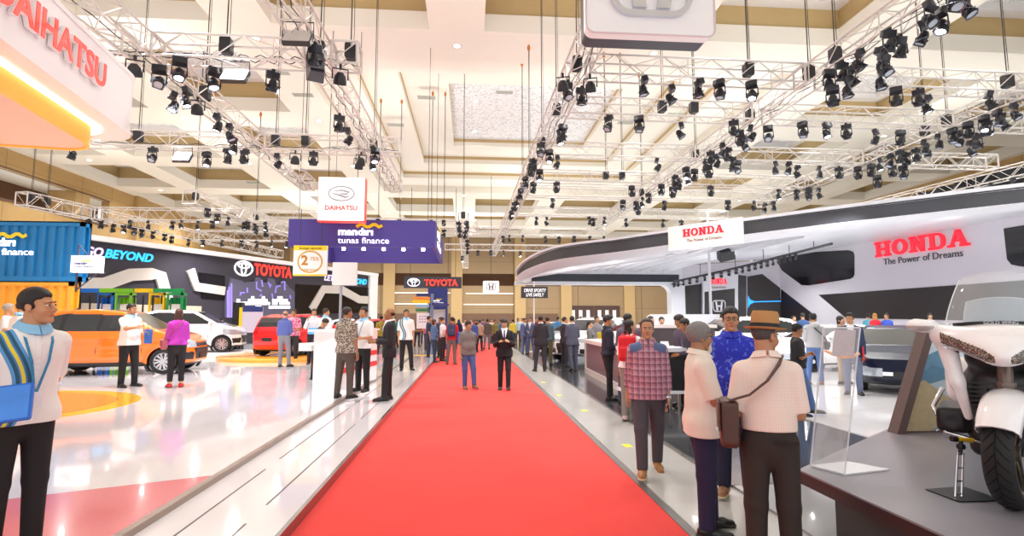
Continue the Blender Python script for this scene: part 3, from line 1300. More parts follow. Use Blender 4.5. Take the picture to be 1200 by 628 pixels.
def lamp(typ, name, loc, energy, col=(1, .97, .93), size=.25, rot=None, spot=150, blend=.8):
    L = bpy.data.lights.new(name, typ)
    L.energy = energy
    L.color = col
    if typ == 'SPOT':
        L.spot_size = R(spot)
        L.spot_blend = blend
        L.shadow_soft_size = size
    elif typ == 'POINT':
        L.shadow_soft_size = size
    o = bpy.data.objects.new(name, L)
    COL.objects.link(o)
    o.location = loc
    if rot:
        o.rotation_euler = rot
    return o


proto = None
GLOW = 1.0
spots = []
for y in (21.9, 31.1, 40.4, 49.5, 58.3):
    for x in (-27.2, -16.1, -8.7, 16.6, 25.6):
        spots.append((x, y, ZC))
for y in (21.9, 49.5, 58.3):
    for x in (-.6, 7.8):
        spots.append((x, y, ZC))
spots += [(-20, 66.2, ZC), (-8.7, 66.2, ZC), (-.6, 66.2, ZC), (7.8, 66.2, ZC), (16.6, 66.2, ZC), (25.6, 66.2, ZC)]  # far row added to brighten the back wall
spots += [(.3, 33, ZC + 2.2), (7, 33, ZC + 2.2), (.3, 38.5, ZC + 2.2), (7, 38.5, ZC + 2.2), (-8.6, 13.0, ZC), (-.5, 12.8, ZC), (7.8, 12.8, ZC), (16.8, 13, ZC)]
for i, (x, y, z) in enumerate(spots):
    if proto is None:
        t = thing('downlight', 'small round recessed downlight glowing in the cream ceiling', 'ceiling light', (x, y, z), 0, 'recessed ceiling downlights')
        m = MB()
        m.lathe([(.13, -.005), (.21, -.02), (.22, 0), (.13, .01)], 16)
        m.build('ring', ring, t, 40)
        m = MB()
        m.lathe([(.0001, -.012), (.13, -.012), (.13, .0)], 16)
        m.build('diffuser', lit, t)
        proto = t
    else:
        c = copy_tree(proto)
        c.location = (x, y, z)
    lamp('SPOT', 'downlight_lamp', (x, y, z - .08), (3600 if y > 55 else 1350) * GLOW, size=.12, spot=165, blend=1.0)
# ceiling vents
vm = mat('vent_grey', 'b9bdb2', .6)
for i, (x, y, z) in enumerate([(-8.9, 15, ZC), (-8.9, 25, ZC), (-8.6, 36, ZC), (-8.5, 27.5, ZC), (-4.6, 33, ZC + .55), (-2.5, 30, ZC + 1.1), (2, 31.5, ZC + 2.2), (6, 32.2, ZC + 2.2), (11.5, 18, ZC + 2.1), (13, 17.2, ZC + 2.1), (20, 18.5, ZC + 2.1), (22.5, 19, ZC + 2.1), (-12, 18, ZC + 2.1), (-18, 46, ZC), (9.8, 33, ZC + 1.1), (11.9, 30, ZC + .55)]):
    m = MB()
    m.bx((x - .5, y - .2, z - .03), (x + .5, y + .2, z + .02))
    for q in range(5):
        m.bx((x - .46, y - .16 + q * .075, z - .045), (x + .46, y - .13 + q * .075, z - .02))
    tag(m.build('ceiling_vent', vm, loc=(x, y, z)), 'small grey slatted air vent let into the ceiling', 'vent', 'ceiling air vents')

# even fill light; the end behind the camera is left open for it
w = bpy.data.worlds.new('fill_world')
SC.world = w
w.use_nodes = True
bg = w.node_tree.nodes['Background']
bg.inputs[0].default_value = (1.0, .98, .97, 1)
bg.inputs[1].default_value = 1.2
vs = SC.view_settings
vs.view_transform = 'Standard'
vs.look = 'None'
vs.gamma = 1
vs.exposure = .18
vs.use_curve_mapping = False
SC.cycles.use_denoising = True
SC.cycles.max_bounces = 8
SC.cycles.diffuse_bounces = 4
SC.cycles.transparent_max_bounces = 12
SC.cycles.sample_clamp_indirect = 6

# ------------------------------------------------------------------ floors of the stands
m_carpet = NT('red_carpet_pile', .95)
m_carpet = m_carpet.out(m_carpet.mix(m_carpet.noise(1.2, 3), hx('e8463f'), hx('d83a36')), m_carpet.noise(260, 2), .25)
XC0, XC1 = -1.325, 1.655
m = MB()
m.bx((XC0, 1.0, 0), (XC1, 40, .012))
o = m.build('carpet', m_carpet, loc=(0, 1, 0))
tag(o, 'long bright red carpet runner down the middle of the hall', 'carpet')
white_gloss = mat('white_gloss_floor', 'eeeaed', .10, var=.01, scale=.7, coat=.5)
steel = mat('brushed_steel', '9a9894', .25, .9)
dark_line = mat('dark_joint', '574c4c', .5)
ZP, ZQ, ZS = .06, .10, .15
m = MB()
m.bx((-2.36, 1.0, 0), (XC0 - .035, 24, ZQ), 0)
for x, y0 in ((-1.66, 1), (-2.07, 1)):
    st = 4.77 if x > -2 else 5.66 - 3.3
    for k in range(7):
        a = st - 3.9 + k * 3.95
        m.bx((x - .008, a, ZQ - .01), (x + .008, a + 3.53, ZQ + .002), 1)
struct('floor_walkway', m, [white_gloss, dark_line])
m = MB()
m.bx((-30, 1.0, 0), (-2.42, 24.0, ZS), 0)
m.bx((-30, 24.0, 0), (-8, 50, ZS), 0)
struct('floor_stage', m, [white_gloss])
m = MB()
m.bx((-2.42, 1.0, .05), (-2.36, 24, ZS + .003))
m.bx((-2.425, 1.0, .0), (-2.355, 24, ZQ - .01))
struct('trim_%d' % k, m, mat('edge_bronze', 'a39186', .3, .6)); k = 20
m = MB()
m.bx((XC0 - .035, 1.0, 0), (XC0, 24, ZQ + .004))
struct('trim_21', m, steel)
m = MB()
m.bx((-8.0, 24.0, 0), (XC0 - .05, 24.15, ZQ + .02))
struct('trim_22', m, mat('edge_yellow', 'f2bf2e', .4))
# decals on the stage
dec = MB()
ring_y = mat('decal_yellow', 'f6c242', .15, coat=.4)
ora = mat('decal_orange', 'f3944a', .15, coat=.4)
pink = mat('decal_pink', 'e2707c', .15, coat=.4)


def decal(name, poly, z, mt, label, cat='floor decal'):
    m = MB()
    m.prism(poly, z, z + .003)
    cx = sum(p[0] for p in poly) / len(poly)
    cy = sum(p[1] for p in poly) / len(poly)
    return tag(m.build(name, mt, loc=(cx, cy, z)), label, cat)


c1 = decal('floor_sticker', ell(2.55, 2.3, 40, -8.45, 10.0), ZS, ring_y, 'large orange disc with yellow rim on the white floor beside the left-edge staff man')
m = MB()
m.prism(ell(2.3, 2.05, 40, -8.55, 9.95), .003, .006, Matrix.Translation((8.45, -10.0, 0)))
m.build('orange_disc', ora, c1)
decal('floor_sticker', [(-2.43, 5.55), (-2.43, 1.2), (-9, 1.2), (-8.6, 3.2), (-3.75, 4.98)], ZS, pink, 'pink triangle of floor covering at the front left corner of the white stage')
# right-hand floors
m = MB()
m.bx((XC1 + .07, 1.0, 0), (2.52, 45, .03))
struct('floor_strip', m, mat('grey_vinyl', 'b7b6b2', .22, var=.05, scale=3, coat=.2))
m = MB()
m.bx((XC1, 1.0, 0), (XC1 + .07, 45, .02))
struct('trim_23', m, mat('edge_grey', '7d7d7d', .35, .6))
m = MB()
m.bx((2.52, 5.2, 0), (5.35, 45, .05), 0)
m.bx((2.52, 1.0, 0), (5.35, 5.2, .05), 1)
struct('floor_counter', m, [mat('black_gloss_floor', '3b3c3f', .16, var=.05, scale=2, coat=.3), mat('grey_gloss_floor', '9a9ca0', .2, var=.05, scale=2, coat=.3)])
m = MB()
for a in np.arange(5.2, 40, 1.22):
    m.bx((2.50, float(a), 0), (2.545, float(a) + 1.2, .056))
struct('trim_24', m, steel)
m = MB()
m.bx((5.35, 1.0, 0), (24.5, 45, .06), 0)
struct('floor_motor', m, mat('honda_floor', 'f1f2f4', .1, var=.01, coat=.4))
ytape = mat('yellow_tape', 'e8e02a', .5)
for (px, py) in ((735, 522), (685, 481), (637, 448), (655, 463)):
    p = flr(px, py, .031)
    m = MB()
    m.box((0, 0, .001), (.10, .16, .002), 0, .1)
    o = m.build('floor_tape', ytape)
    o.location = (p.x, p.y, .03)
    tag(o, 'small yellow tape mark stuck on the grey strip beside the red carpet', 'tape', 'yellow tape marks on the grey strip')
# ------------------------------------------------------------------ lighting trusses, lamps and hoists
m_truss = mat('truss_aluminium', 'd9d4cf', .35, .35, var=.06, scale=4)
m_blk = mat('lamp_black', '26262b', .4, var=.1)
m_blk2 = mat('barn_door_black', '34353c', .35, .3, var=.1)
m_door = mat('barn_door_grey', '8f97a6', .22, .8, var=.15)
m_lens = mat('lens_grey', 'b9c4d2', .08, var=0)
m_lens_on = mat('lens_lit', 'f4f7ff', .3, emit=9, var=0)
m_lens_warm = mat('lens_warm', 'ffb37a', .3, emit=6, var=0)
m_lens_red = mat('lens_red', 'ff3b30', .3, emit=4, var=0)
m_lens_green = mat('lens_green', '9fffc8', .3, emit=4, var=0)
m_chain = mat('chain_dark', '4a423c', .5, .5)
m_hook = mat('hook_orange', 'c87722', .4)


def ceil_z(x, y):
    for x0, x1, y0, y1, z in reversed(lv):
        if x0 < x < x1 and y0 < y < y1:
            return z + .55
    for x0, x1, y0, y1 in holes[:-1]:
        if x0 < x < x1 and y0 < y < y1:
            return ZC + 2.1
    return ZC


TR = {}


def truss(key, label, p, q, w=.46, step=.55, group=None, cable=False, gaps=()):
    p, q = Vector(p), Vector(q)
    L = (q - p).length
    ax = (q - p).normalized()
    rz = math.atan2(ax.y, ax.x)
    t = thing('lighting_truss', label, 'truss', p, rz, group)
    h = w / 2
    cs = [(-h, -h), (h, -h), (h, h), (-h, h)]
    gaps = [g for g in gaps if -.3 < g < L + .3]
    ed = [0.0]
    for g in sorted(gaps):              # a corner block of the crossing truss sits in each gap
        ed += [max(0, g - .27), min(L, g + .27)]
    ed.append(L)
    runs = [(ed[i], ed[i + 1]) for i in range(0, len(ed), 2) if ed[i + 1] - ed[i] > .05]
    for u0, u1 in runs:
        for a, b in cs:
            m = MB()
            m.tube((u0, a, b), (u1, a, b), .026, 6)
            m.build('chord', m_truss, t, 50)
        n = max(1, int(round((u1 - u0) / step)))
        m = MB()
        for k in range(n):
            x0, x1 = u0 + (u1 - u0) * k / n, u0 + (u1 - u0) * (k + 1) / n
            for j in range(4):
                A, B = cs[j], cs[(j + 1) % 4]
                if (k + j) % 2:
                    A, B = B, A
                m.tube((x0, *A), (x1, *B), .012, 4, cap=False)
                if k % 4 == 0:
                    m.tube((x0, *A), (x0, *B), .014, 4, cap=False)
        m.build('lacing', m_truss, t)
    for e in [x for r_ in runs for x in r_]:
        m = MB()
        for j in range(4):
            m.tube((e, *cs[j]), (e, *cs[(j + 1) % 4]), .03, 5)
        m.build('end_frame', m_truss, t, 50)
    if cable:
        m = MB()
        for yy in (-.12, .05):
            pts = [(L * k / 60, yy + .05 * math.sin(k * 1.7), -h + .05 + .06 * abs(math.sin(k * .9))) for k in range(61)]
            m.path(pts, .012, 4)
        m.build('cable', mat('cable_dark', '3a3a40', .6), t)
    TR[key] = (p, q)
    return t


def along(key, px):
    """the point of a truss that stands in picture column px"""
    p, q = TR[key]
    a = M_WC @ (p - CAM)
    b = M_WC @ (q - CAM)
    u = (px - 600) / FL
    # (ax + t dx) = -u (az + t dz)
    den = (b.x - a.x) + u * (b.z - a.z)
    t = -(a.x + u * a.z) / den
    return p + (q - p) * max(0, min(1, t))


# --- one lamp of each kind
def barn_light(tilt, lens, parts=True, ballast=True, name='stage_spotlight'):
    t = thing(name, None, None)
    A = Matrix.Translation((0, 0, -.34)) @ Matrix.Rotation(tilt, 4, 'X')
    groups = []
    m = MB()
    m.box((0, 0, -.02), (.06, .07, .10))
    m.tube((0, 0, -.06), (0, 0, -.16), .015, 6)
    groups.append(('clamp', m, m_blk))
    if ballast:
        m = MB()
        m.prism(rrect(.26, .13, .02, 2), -.13, .0, Matrix.Translation((0, .02, -.04)) @ Matrix.Rotation(.3, 4, 'X') @ Matrix.Translation((0, 0, .03)))
        groups.append(('ballast_box', m, m_blk2))
    m = MB()
    m.path([(-.13, 0, -.36), (-.13, 0, -.17), (.13, 0, -.17), (.13, 0, -.36)], .013, 5, flat=(.03, .012))
    groups.append(('yoke', m, m_blk))
    m = MB()
    m.lathe([(.0001, .15), (.05, .15), (.080, .10), (.085, -.02), (.10, -.05), (.10, -.10), (.088, -.10), (.085, -.07)], 12, A)
    for k in range(3):
        m.lathe([(.086, .08 - k * .03), (.092, .075 - k * .03), (.086, .07 - k * .03)], 10, A)
    groups.append(('housing', m, m_blk))
    m = MB()
    m.lathe([(.0001, -.075), (.06, -.08), (.087, -.085)], 12, A)
    groups.append(('lens', m, lens))
    for k in range(4):
        m = MB()
        B = A @ Matrix.Rotation(k * PI / 2 + .3, 4, 'Z') @ Matrix.Translation((.095, 0, -.10)) @ Matrix.Rotation(R(-48), 4, 'Y')
        w0, w1, L = (.09, .15, .20) if k % 2 else (.08, .11, .16)
        m.prism([(-L, -w1), (0, -w0), (0, w0), (-L, w1)], -.003, .003, B @ Matrix.Rotation(R(90), 4, 'Y'))
        groups.append(('barn_door', m, m_door if k in (0, 3) else m_blk2))
    if parts:
        for n, m, mt in groups:
            m.build(n, mt, t, 40)
        return t
    one = MB()
    mats = []
    for n, m, mt in groups:
        if mt not in mats:
            mats.append(mt)
        one.add(m.v, m.f, mats.index(mt))
    bpy.data.objects.remove(t)
    return one.build(name, mats, None, 40)


def par_light(lens, parts=True):
    t = thing('par_lamp', None, None)
    A = Matrix.Translation((0, 0, -.28)) @ Matrix.Rotation(.5, 4, 'X')
    m = MB()
    m.lathe([(.0001, .12), (.05, .12), (.11, .05), (.13, -.06), (.13, -.12), (.118, -.12), (.115, -.08)], 14, A)
    m.build('housing', m_blk, t, 40)
    m = MB()
    m.lathe([(.0001, -.095), (.118, -.09)], 14, A)
    m.build('lens', lens, t)
    m = MB()
    m.path([(-.15, 0, -.30), (-.15, 0, -.08), (.15, 0, -.08), (.15, 0, -.30)], .01, 5, flat=(.03, .01))
    m.box((0, 0, -.04), (.05, .06, .1))
    m.build('yoke', m_blk, t)
    return t


near_p = [barn_light(a, m_lens) for a in (-.5, .15, .6)]
near_on = barn_light(.35, m_lens_on)
far_p = [barn_light(a, m_lens, False) for a in (-.5, .15, .6)]
far_on = barn_light(.35, m_lens_on, False)
pars = {'red': par_light(m_lens_red), 'warm': par_light(m_lens_warm), 'green': par_light(m_lens_green)}
protos = near_p + [near_on] + far_p + [far_on] + list(pars.values())


HUNG = []


def hang(key, pxs, label, near, on=0.0, group=None, kind=None, dz=0.0, aim=None):
    for px in pxs:
        P = along(key, px)
        r = rnd.random()
        if kind:
            src = pars[kind]
        elif r < on:
            src = near_on if near else far_on
        else:
            src = (near_p if near else far_p)[rnd.randrange(3)]
        c = copy_tree(src)
        off = rnd.choice((-.2, .2))
        p, q = TR[key]
        side = Vector((-(q - p).y, (q - p).x, 0)).normalized() * off
        loc_ = P + side + Vector((0, 0, -.27 + dz))
        ax_ = (q - p).normalized()
        step_ = rnd.choice((-.12, .12))
        for _ in range(30):
            if all((loc_ - o_).length > .42 for o_ in HUNG):
                break
            loc_ = loc_ + ax_ * step_
        HUNG.append(loc_)
        c.location = loc_
        c.rotation_euler = (0, 0, aim if aim is not None else rnd.uniform(0, 6.28))
        c.scale = (1.0,) * 3
        tag(c, label, 'spotlight', group)


def hoist(key, pxs, label, group, lean=0.0):
    for px in pxs:
        P = along(key, px)
        zt = ceil_z(P.x, P.y)
        t = thing('chain_hoist', label, 'hoist', (P.x, P.y, P.z), 0, group)
        m = MB()
        zt -= .03
        m.tube((0, .0, .25), (lean, 0, zt - P.z), .014, 5)
        m.tube((.06, 0, .25), (lean + .02, 0, zt - P.z), .008, 4)
        m.build('chain', m_chain, t)
        m = MB()
        m.prism(rrect(.22, .34, .05, 3), -.09, .09, Matrix.Translation((0, 0, .12)) @ Matrix.Rotation(R(90), 4, 'X'))
        m.build('motor', m_blk, t, 40)
        m = MB()
        m.lathe([(.0001, .12), (.05, .1), (.07, .0), (.05, -.1), (.0001, -.14)], 8, Matrix.Translation((lean, 0, zt - P.z - .15)))
        m.build('hook', m_hook, t, 50)


ZR = 7.5
# right-hand rig: two long trusses running down the hall and the cross trusses between them
truss('R1', 'long pale truss along the right edge of the carpet, behind the big hanging emblem box', (2.5, 10.2, ZR), (2.05, 48, ZR), cable=True)
truss('R2', 'long pale truss running down the hall through the middle of the right-hand rig', (8.3, 7.5, ZR), (7.95, 34, ZR), cable=True)
truss('R3', 'long truss at the outer right of the rig above the white stand', (14.2, 8.5, ZR), (14.6, 26, ZR), cable=True)
cy = {'C1': 12.1, 'C2': 14.5, 'C3': 18.3, 'C4': 21.8, 'C5': 24.5, 'C6': 29.1}
nm = {'C1': 'nearest', 'C2': 'second', 'C3': 'third', 'C4': 'fourth', 'C5': 'fifth', 'C6': 'farthest'}
for k, y in cy.items():
    truss(k, '%s cross truss of the right-hand rig, counted from the hanging emblem box' % nm[k], (2.2, y, ZR), (19.5 if y < 20 else 14.4, y + .25, ZR), gaps=[2.48 - (y - 10) * .012 - 2.2, 8.28 - (y - 7.5) * .0132 - 2.2, 14.2 + (y - 8.5) * .023 - 2.2])
truss('C7', 'far cross truss low behind the right-hand rig, over the edge of the red carpet', (-1, 36, ZR), (9, 36, ZR))
truss('C8', 'farthest small cross truss near the tan back wall', (-2, 44, ZR), (9, 44.2, ZR))
truss('R4', 'sloping-away truss above the dark curtain at the right edge', (21.5, 14, 7.3), (19.5, 30, 7.3), cable=True)
# left-hand rig
ZL = 7.0
truss('L1', 'long truss over the left stand, running from beside the curved glowing sign', (-6.5, 6.0, ZL), (-6.45, 22, ZL), cable=True)
truss('L2', 'long truss carrying the black speaker box above the left stand', (-3.12, 7.0, ZL), (-3.0, 22, ZL), cable=True)
truss('LC1', 'nearest cross truss of the left rig with the lit flood panel', (-8.0, 10.9, ZL), (-2.3, 11.0, ZL), cable=True, gaps=[1.51, 4.92])
truss('LC2', 'second cross truss of the left rig, with red lamps', (-15.5, 16.7, ZL), (-2.2, 16.85, ZL), cable=True, gaps=[9.03, 12.45])
truss('LF', 'long truss above the blue container with its square end facing the hall', (-19.9, 25.5, 7.0), (-15.6, 46, 7.0), w=.6, cable=True)
truss('LG', 'long truss in the middle of the far left rig, square end hung on a chain', (-12.3, 24.6, 7.0), (-9.0, 46, 7.0), w=.6, cable=True)
truss('LH', 'cross truss of the far left rig, directly behind the square-ended trusses', (-19.5, 29, 7.0), (-6.5, 29, 7.0), w=.6, gaps=[.35, 7.94])
truss('LI', 'deeper cross truss of the far left rig', (-17.8, 36, 7.0), (-6.0, 36, 7.0), w=.6, gaps=[.1, 7.3])
truss('LJ', 'cross truss behind the purple hanging sign', (-8.2, 30.2, 6.9), (.4, 30.4, 6.9), w=.55)
truss('M1', 'narrow truss seen end-on beside the purple hanging sign, lamps down its length', (-.35, 27.5, 6.8), (-.4, 52, 6.8), w=.5)

G = 'spotlights on the %s'
sp = 'black spotlight hung under the %s'
sets = [
    ('R1', (675, 672, 651, 648, 641, 637, 632, 629, 626, 622, 619, 615, 611, 608, 605, 603), 'long truss along the right carpet edge', False, .15),
    ('C1', (750, 789, 838, 853, 875, 1041, 1067, 1092, 1150), 'nearest cross truss of the right rig', True, .3),
    ('C2', (710, 746, 800, 855, 904, 917, 935, 962, 985, 1030, 1060), 'second cross truss of the right rig', True, .1),
    ('C3', (651, 768, 823, 860, 904, 919, 937, 964, 987, 1015, 1040), 'third cross truss of the right rig', True, .1),
    ('C4', (651, 742, 790, 830, 915, 936, 951, 966, 994), 'fourth cross truss of the right rig', False, .1),
    ('C5', (648, 731, 780, 850, 880, 935, 960), 'fifth cross truss of the right rig', False, .15),
    ('C6', (629, 641, 690, 696, 707, 735, 778, 800, 850, 880, 905), 'farthest cross truss of the right rig', False, .3),
    ('C7', (590, 597, 612, 640, 656, 672, 690, 720), 'far cross truss over the end of the carpet', False, .4),
    ('C8', (560, 575, 590, 610, 640, 665), 'small cross truss near the back wall', False, .4),
    ('R2', (1130, 1120, 1052, 1048, 1043, 1021, 1015, 1005, 996, 992, 980, 976, 874, 865, 852, 845, 839, 833, 810, 807, 800, 796, 785, 780, 777, 765, 757, 750, 743), 'long middle truss of the right rig', True, .1),
    ('R3', (1197, 1182, 1167, 1152, 1145, 1140, 1131, 1121, 1115, 1097, 1079, 1066, 1054, 1048, 1036, 1027, 1016), 'outer right truss of the rig', True, .1),
    ('R4', (1190, 1165, 1140, 1110, 1085), 'truss above the dark curtain', False, .1),
    ('L1', (208, 216, 247, 262, 283), 'long truss beside the curved glowing sign', True, .5),
    ('L2', (357, 408, 418, 432), 'truss carrying the black speaker box', True, .4),
    ('LC1', (182, 218, 247, 317), 'nearest cross truss of the left rig', True, .6),
    ('LC2', (92, 184, 240, 290, 305, 324, 370, 436), 'second cross truss of the left rig', True, .6),
    ('LF', (109, 115, 137, 142, 154, 163, 170, 176, 190, 205), 'truss above the blue container', False, .7),
    ('LG', (239, 260, 272, 287, 295, 305, 316), 'middle truss of the far left rig', False, .5),
    ('LH', (150, 172, 200, 215, 230, 252, 285, 310), 'cross truss behind the square-ended trusses', False, .6),
    ('LI', (220, 240, 262, 285, 300, 320, 335), 'deeper cross truss of the far left rig', False, .6),
    ('LJ', (345, 365, 385, 520, 545), 'cross truss behind the purple sign', False, .3),
    ('M1', (541, 542, 542.6, 543.2, 543.8, 544.3, 544.8), 'end-on truss beside the purple sign', False, .8),
]
for key, pxs, what, near, on in sets:
    hang(key, pxs, sp % what, near, on, G % what)
# the crowded lower row of lamps on the two right trusses
hang('R2', (1046, 1018, 1000, 983, 850, 836), 'black spotlight on a longer drop under the middle right truss', True, 0, 'spotlights on longer drops', dz=-.42)
hang('R3', (1150, 1128, 1050, 1020), 'black spotlight on a longer drop under the outer right truss', True, 0, 'spotlights on longer drops at the outer truss', dz=-.42)
hang('LC1', (402,), 'round black lamp glowing red at the right end of the nearest left cross truss', True, kind='red', aim=.3)
hang('LC2', (349,), 'red glowing round lamp on the second left cross truss, beside the hanging white square sign', True, kind='red', aim=.3)
hang('LC2', (452,), 'red glowing round lamp at the right end of the second left cross truss', True, kind='red', aim=.3)
hang('LC2', (425,), 'green tinted round lamp near the right end of the second left cross truss', True, kind='green', aim=.3)
hang('L1', (222,), 'round black lamp glowing orange under the truss beside the curved sign', True, kind='warm', aim=.3)
hang('LC1', (204,), 'round black lamp glowing orange under the nearest left cross truss', True, kind='warm', aim=.3)
hang('C1', (689, 693), 'round lamp glowing warm white beside the emblem box', True, kind='warm', aim=-.3, group='warm lamps beside the emblem box')
for o in protos:
    for c in list(o.children):
        bpy.data.objects.remove(c)
    bpy.data.objects.remove(o)
hg = 'dark hoist chain with orange hook above the %s'
for key, pxs, what in (('R1', (676, 652, 635, 620, 612), 'long truss by the carpet'), ('C1', (877, 948, 1181), 'nearest right cross truss'), ('C2', (813, 776), 'second right cross truss'), ('R2', (979, 879, 815, 752), 'middle right truss'),
                       ('C4', (729, 710), 'fourth right cross truss'), ('R3', (1110, 1084), 'outer right truss'), ('LC1', (265, 411), 'nearest left cross truss'), ('L2', (375, 438), 'speaker truss'), ('L1', (240,), 'truss beside the curved sign'),
                       ('LC2', (162, 358, 323), 'second left cross truss'), ('LF', (36, 55), 'truss above the blue container'), ('LG', (229, 300), 'middle far-left truss'), ('LJ', (443, 468, 505, 520), 'cross truss behind the purple sign'), ('M1', (539.5,), 'end-on truss')):
    hoist(key, pxs, hg % what, 'hoist chains of the ' + what)
# black loudspeaker box and flood panels
P = along('L2', 369)
t = thing('loudspeaker', 'big black speaker box slung under the left rig', 'loudspeaker', P + Vector((0, 0, -.3)), R(25))
m = MB()
m.prism([(-.16, 0), (.16, 0), (.13, -.3), (-.13, -.3)], -.5, .12, Matrix.Rotation(R(-18), 4, 'X'))
m.build('cabinet', m_blk2, t)
m = MB()
m.prism(rrect(.24, .5, .03, 2), 0, .02, Matrix.Rotation(R(-18), 4, 'X') @ Matrix.Translation((0, -.31, -.19)) @ Matrix.Rotation(R(90), 4, 'X'))
m.build('grille', mat('grille_grey', '4a4f57', .5), t)
m = MB()
m.tube((0, 0, .1), (0, 0, .35), .02, 6)
m.build('bracket', m_blk, t)


def flood(key, px, label, on=True, s=1.0, dz=-.5):
    P = along(key, px)
    t = thing('flood_panel', label, 'flood lamp', P + Vector((0, 0, dz)), 0)
    A = Matrix.Rotation(R(55), 4, 'X')
    m = MB()
    m.prism(rrect(.5 * s, .4 * s, .03, 2), -.05, .04, A)
    m.build('housing', m_blk, t)
    m = MB()
    m.prism(rrect(.46 * s, .36 * s, .02, 2), .04, .05, A)
    m.build('panel', m_lens_on if on else mat('panel_pale', 'c9c4c0', .3), t)
    m = MB()
    m.path([(-.27 * s, 0, 0), (-.27 * s, 0, .3), (.27 * s, 0, .3), (.27 * s, 0, 0)], .012, 5)
    m.build('bracket', m_blk, t)


flood('LC1', 277, 'lit square flood panel glowing white under the nearest left cross truss')
flood('LC2', 215, 'lit flood panel glowing warm white under the second left cross truss')
flood('L2', 350, 'unlit square flood panel at the near end of the speaker truss', False, 1.0, -.35)
# unseen up-facing lamps added to brighten the ceiling; the rigs' wash on the stands
for (x, y) in ((-14, 22), (-6, 14), (5, 14), (14, 14), (-14, 34), (5, 28), (14, 26), (-4, 30), (5, 45), (-15, 52), (20, 45), (0, 60), (24, 25), (-24, 35)):
    lamp('SPOT', 'ceiling_fill', (x, y, 8.2), 680 * GLOW, size=.15, rot=(PI, 0, 0), spot=160, blend=1)
for (x, y, e) in ((-6.5, 12, 2500), (-10, 17, 2500), (-14, 30, 2500), (5, 13, 1500), (11, 14, 2500), (14, 19, 3000), (17, 24, 3000), (3, 9, 900), (-1, 8, 700)):
    lamp('SPOT', 'stage_wash', (x, y, 6.5), e * .55 * GLOW, col=(1, .98, 1), size=.12, rot=(R(12), 0, 0), spot=120, blend=.8)
# ------------------------------------------------------------------ emblems
def toyota_emblem(mb, M, w, d=.04, mi=0):
    k = w / 2
    for a, b, cx, cy_, t in ((1, .66, 0, 0, .11), (.26, .58, 0, -.02, .10), (.62, .21, 0, .24, .09)):
        stroke(mb, ell(a * k, b * k, 32, cx * k, cy_ * k), t * k, 0, d, M, True, mi)


def honda_emblem(mb, M, w, d=.04, mi=0, frame_=True):
    k = w / 2
    if frame_:
        P = []
        for x, y in rrect(1.9, 1.5, .42, 6):
            P.append((x * k * (1 + .09 * y), y * k))
        stroke(mb, P, .13 * k, 0, d, M, True, mi)
    for sx in (-1, 1):
        q = [(.60, .62), (.34, .62), (.24, .10), (.0, .10), (.0, -.14), (.20, -.14), (.12, -.62), (.44, -.62)]
        mb.prism([(x * k * sx * (1.0), y * k) for x, y in (q if sx < 0 else q[::-1])], 0, d, M, mi)


def daihatsu_emblem(mb, M, w, d=.04, mi=0):
    k = w / 2
    stroke(mb, ell(k, .58 * k, 32), .10 * k, 0, d, M, True, mi)
    stroke(mb, [(-.62 * k, .22 * k), (.1 * k, .25 * k), (.62 * k, .12 * k), (.35 * k, -.05 * k), (-.1 * k, -.02 * k)], [.05 * k, .14 * k, .16 * k, .15 * k, .08 * k], 0, d, M, False, mi)
    stroke(mb, [(-.75 * k, 0), (-.2 * k, -.12 * k), (.3 * k, -.30 * k), (.7 * k, -.18 * k)], [.05 * k, .13 * k, .15 * k, .05 * k], 0, d, M, False, mi)


m_white = mat('sign_white', 'f5f3f4', .4, var=0)
m_glowwhite = mat('sign_white_lit', 'fbf6f6', .4, emit=.55, var=0)
m_red_lit = mat('letter_red_lit', 'ff3a2e', .4, emit=1.0, var=0)
m_yellow = mat('logo_yellow', 'f6d51e', .4, var=0)
m_purple = mat('banner_purple', '4a3f96', .55, var=.03, scale=.5)
m_navy = mat('banner_navy', '2b3a80', .5, var=.03)
m_lit_white = mat('letter_white_lit', 'ffffff', .4, emit=.9, var=0)
m_silver = mat('emblem_silver', 'c9c9d0', .22, .85, var=0)


def lettering(txt, size, M, mt, parent, width=None, bold=0.0, shear=0.0, depth=.03, align='CENTER', name='lettering', space=1.0):
    vs, fs = text_mesh(txt, size, M, depth, bold, shear, width, align, space)
    return mk(name, vs, fs, mt, parent)


def mandiri(parent, M, w, ink, depth=.03):
    """two-line logo, width w, M origin at its lower left corner"""
    T = lambda x, y: M @ Matrix.Translation((x * w, y * w, 0))
    lettering('mand\u0131r\u0131', .2 * w, T(.34, .165), ink, parent, width=.68 * w, bold=.007 * w, depth=depth)
    lettering('tunas finance', .17 * w, T(.5, .0), ink, parent, width=1.0 * w, bold=0, depth=depth)
    m = MB()
    pts = [(.35, .325), (.43, .38), (.47, .38), (.55, .33), (.60, .33), (.68, .38), (.72, .38), (.80, .33), (.86, .365)]
    stroke(m, [(x * w, y * w) for x, y in pts], .062 * w, 0, depth, M)
    m.build('wave_emblem', m_yellow, parent)


def front(p):
    """a plane facing down the hall towards the visitor, x to the right"""
    return frame(p, (1, 0, 0), (0, 0, 1))


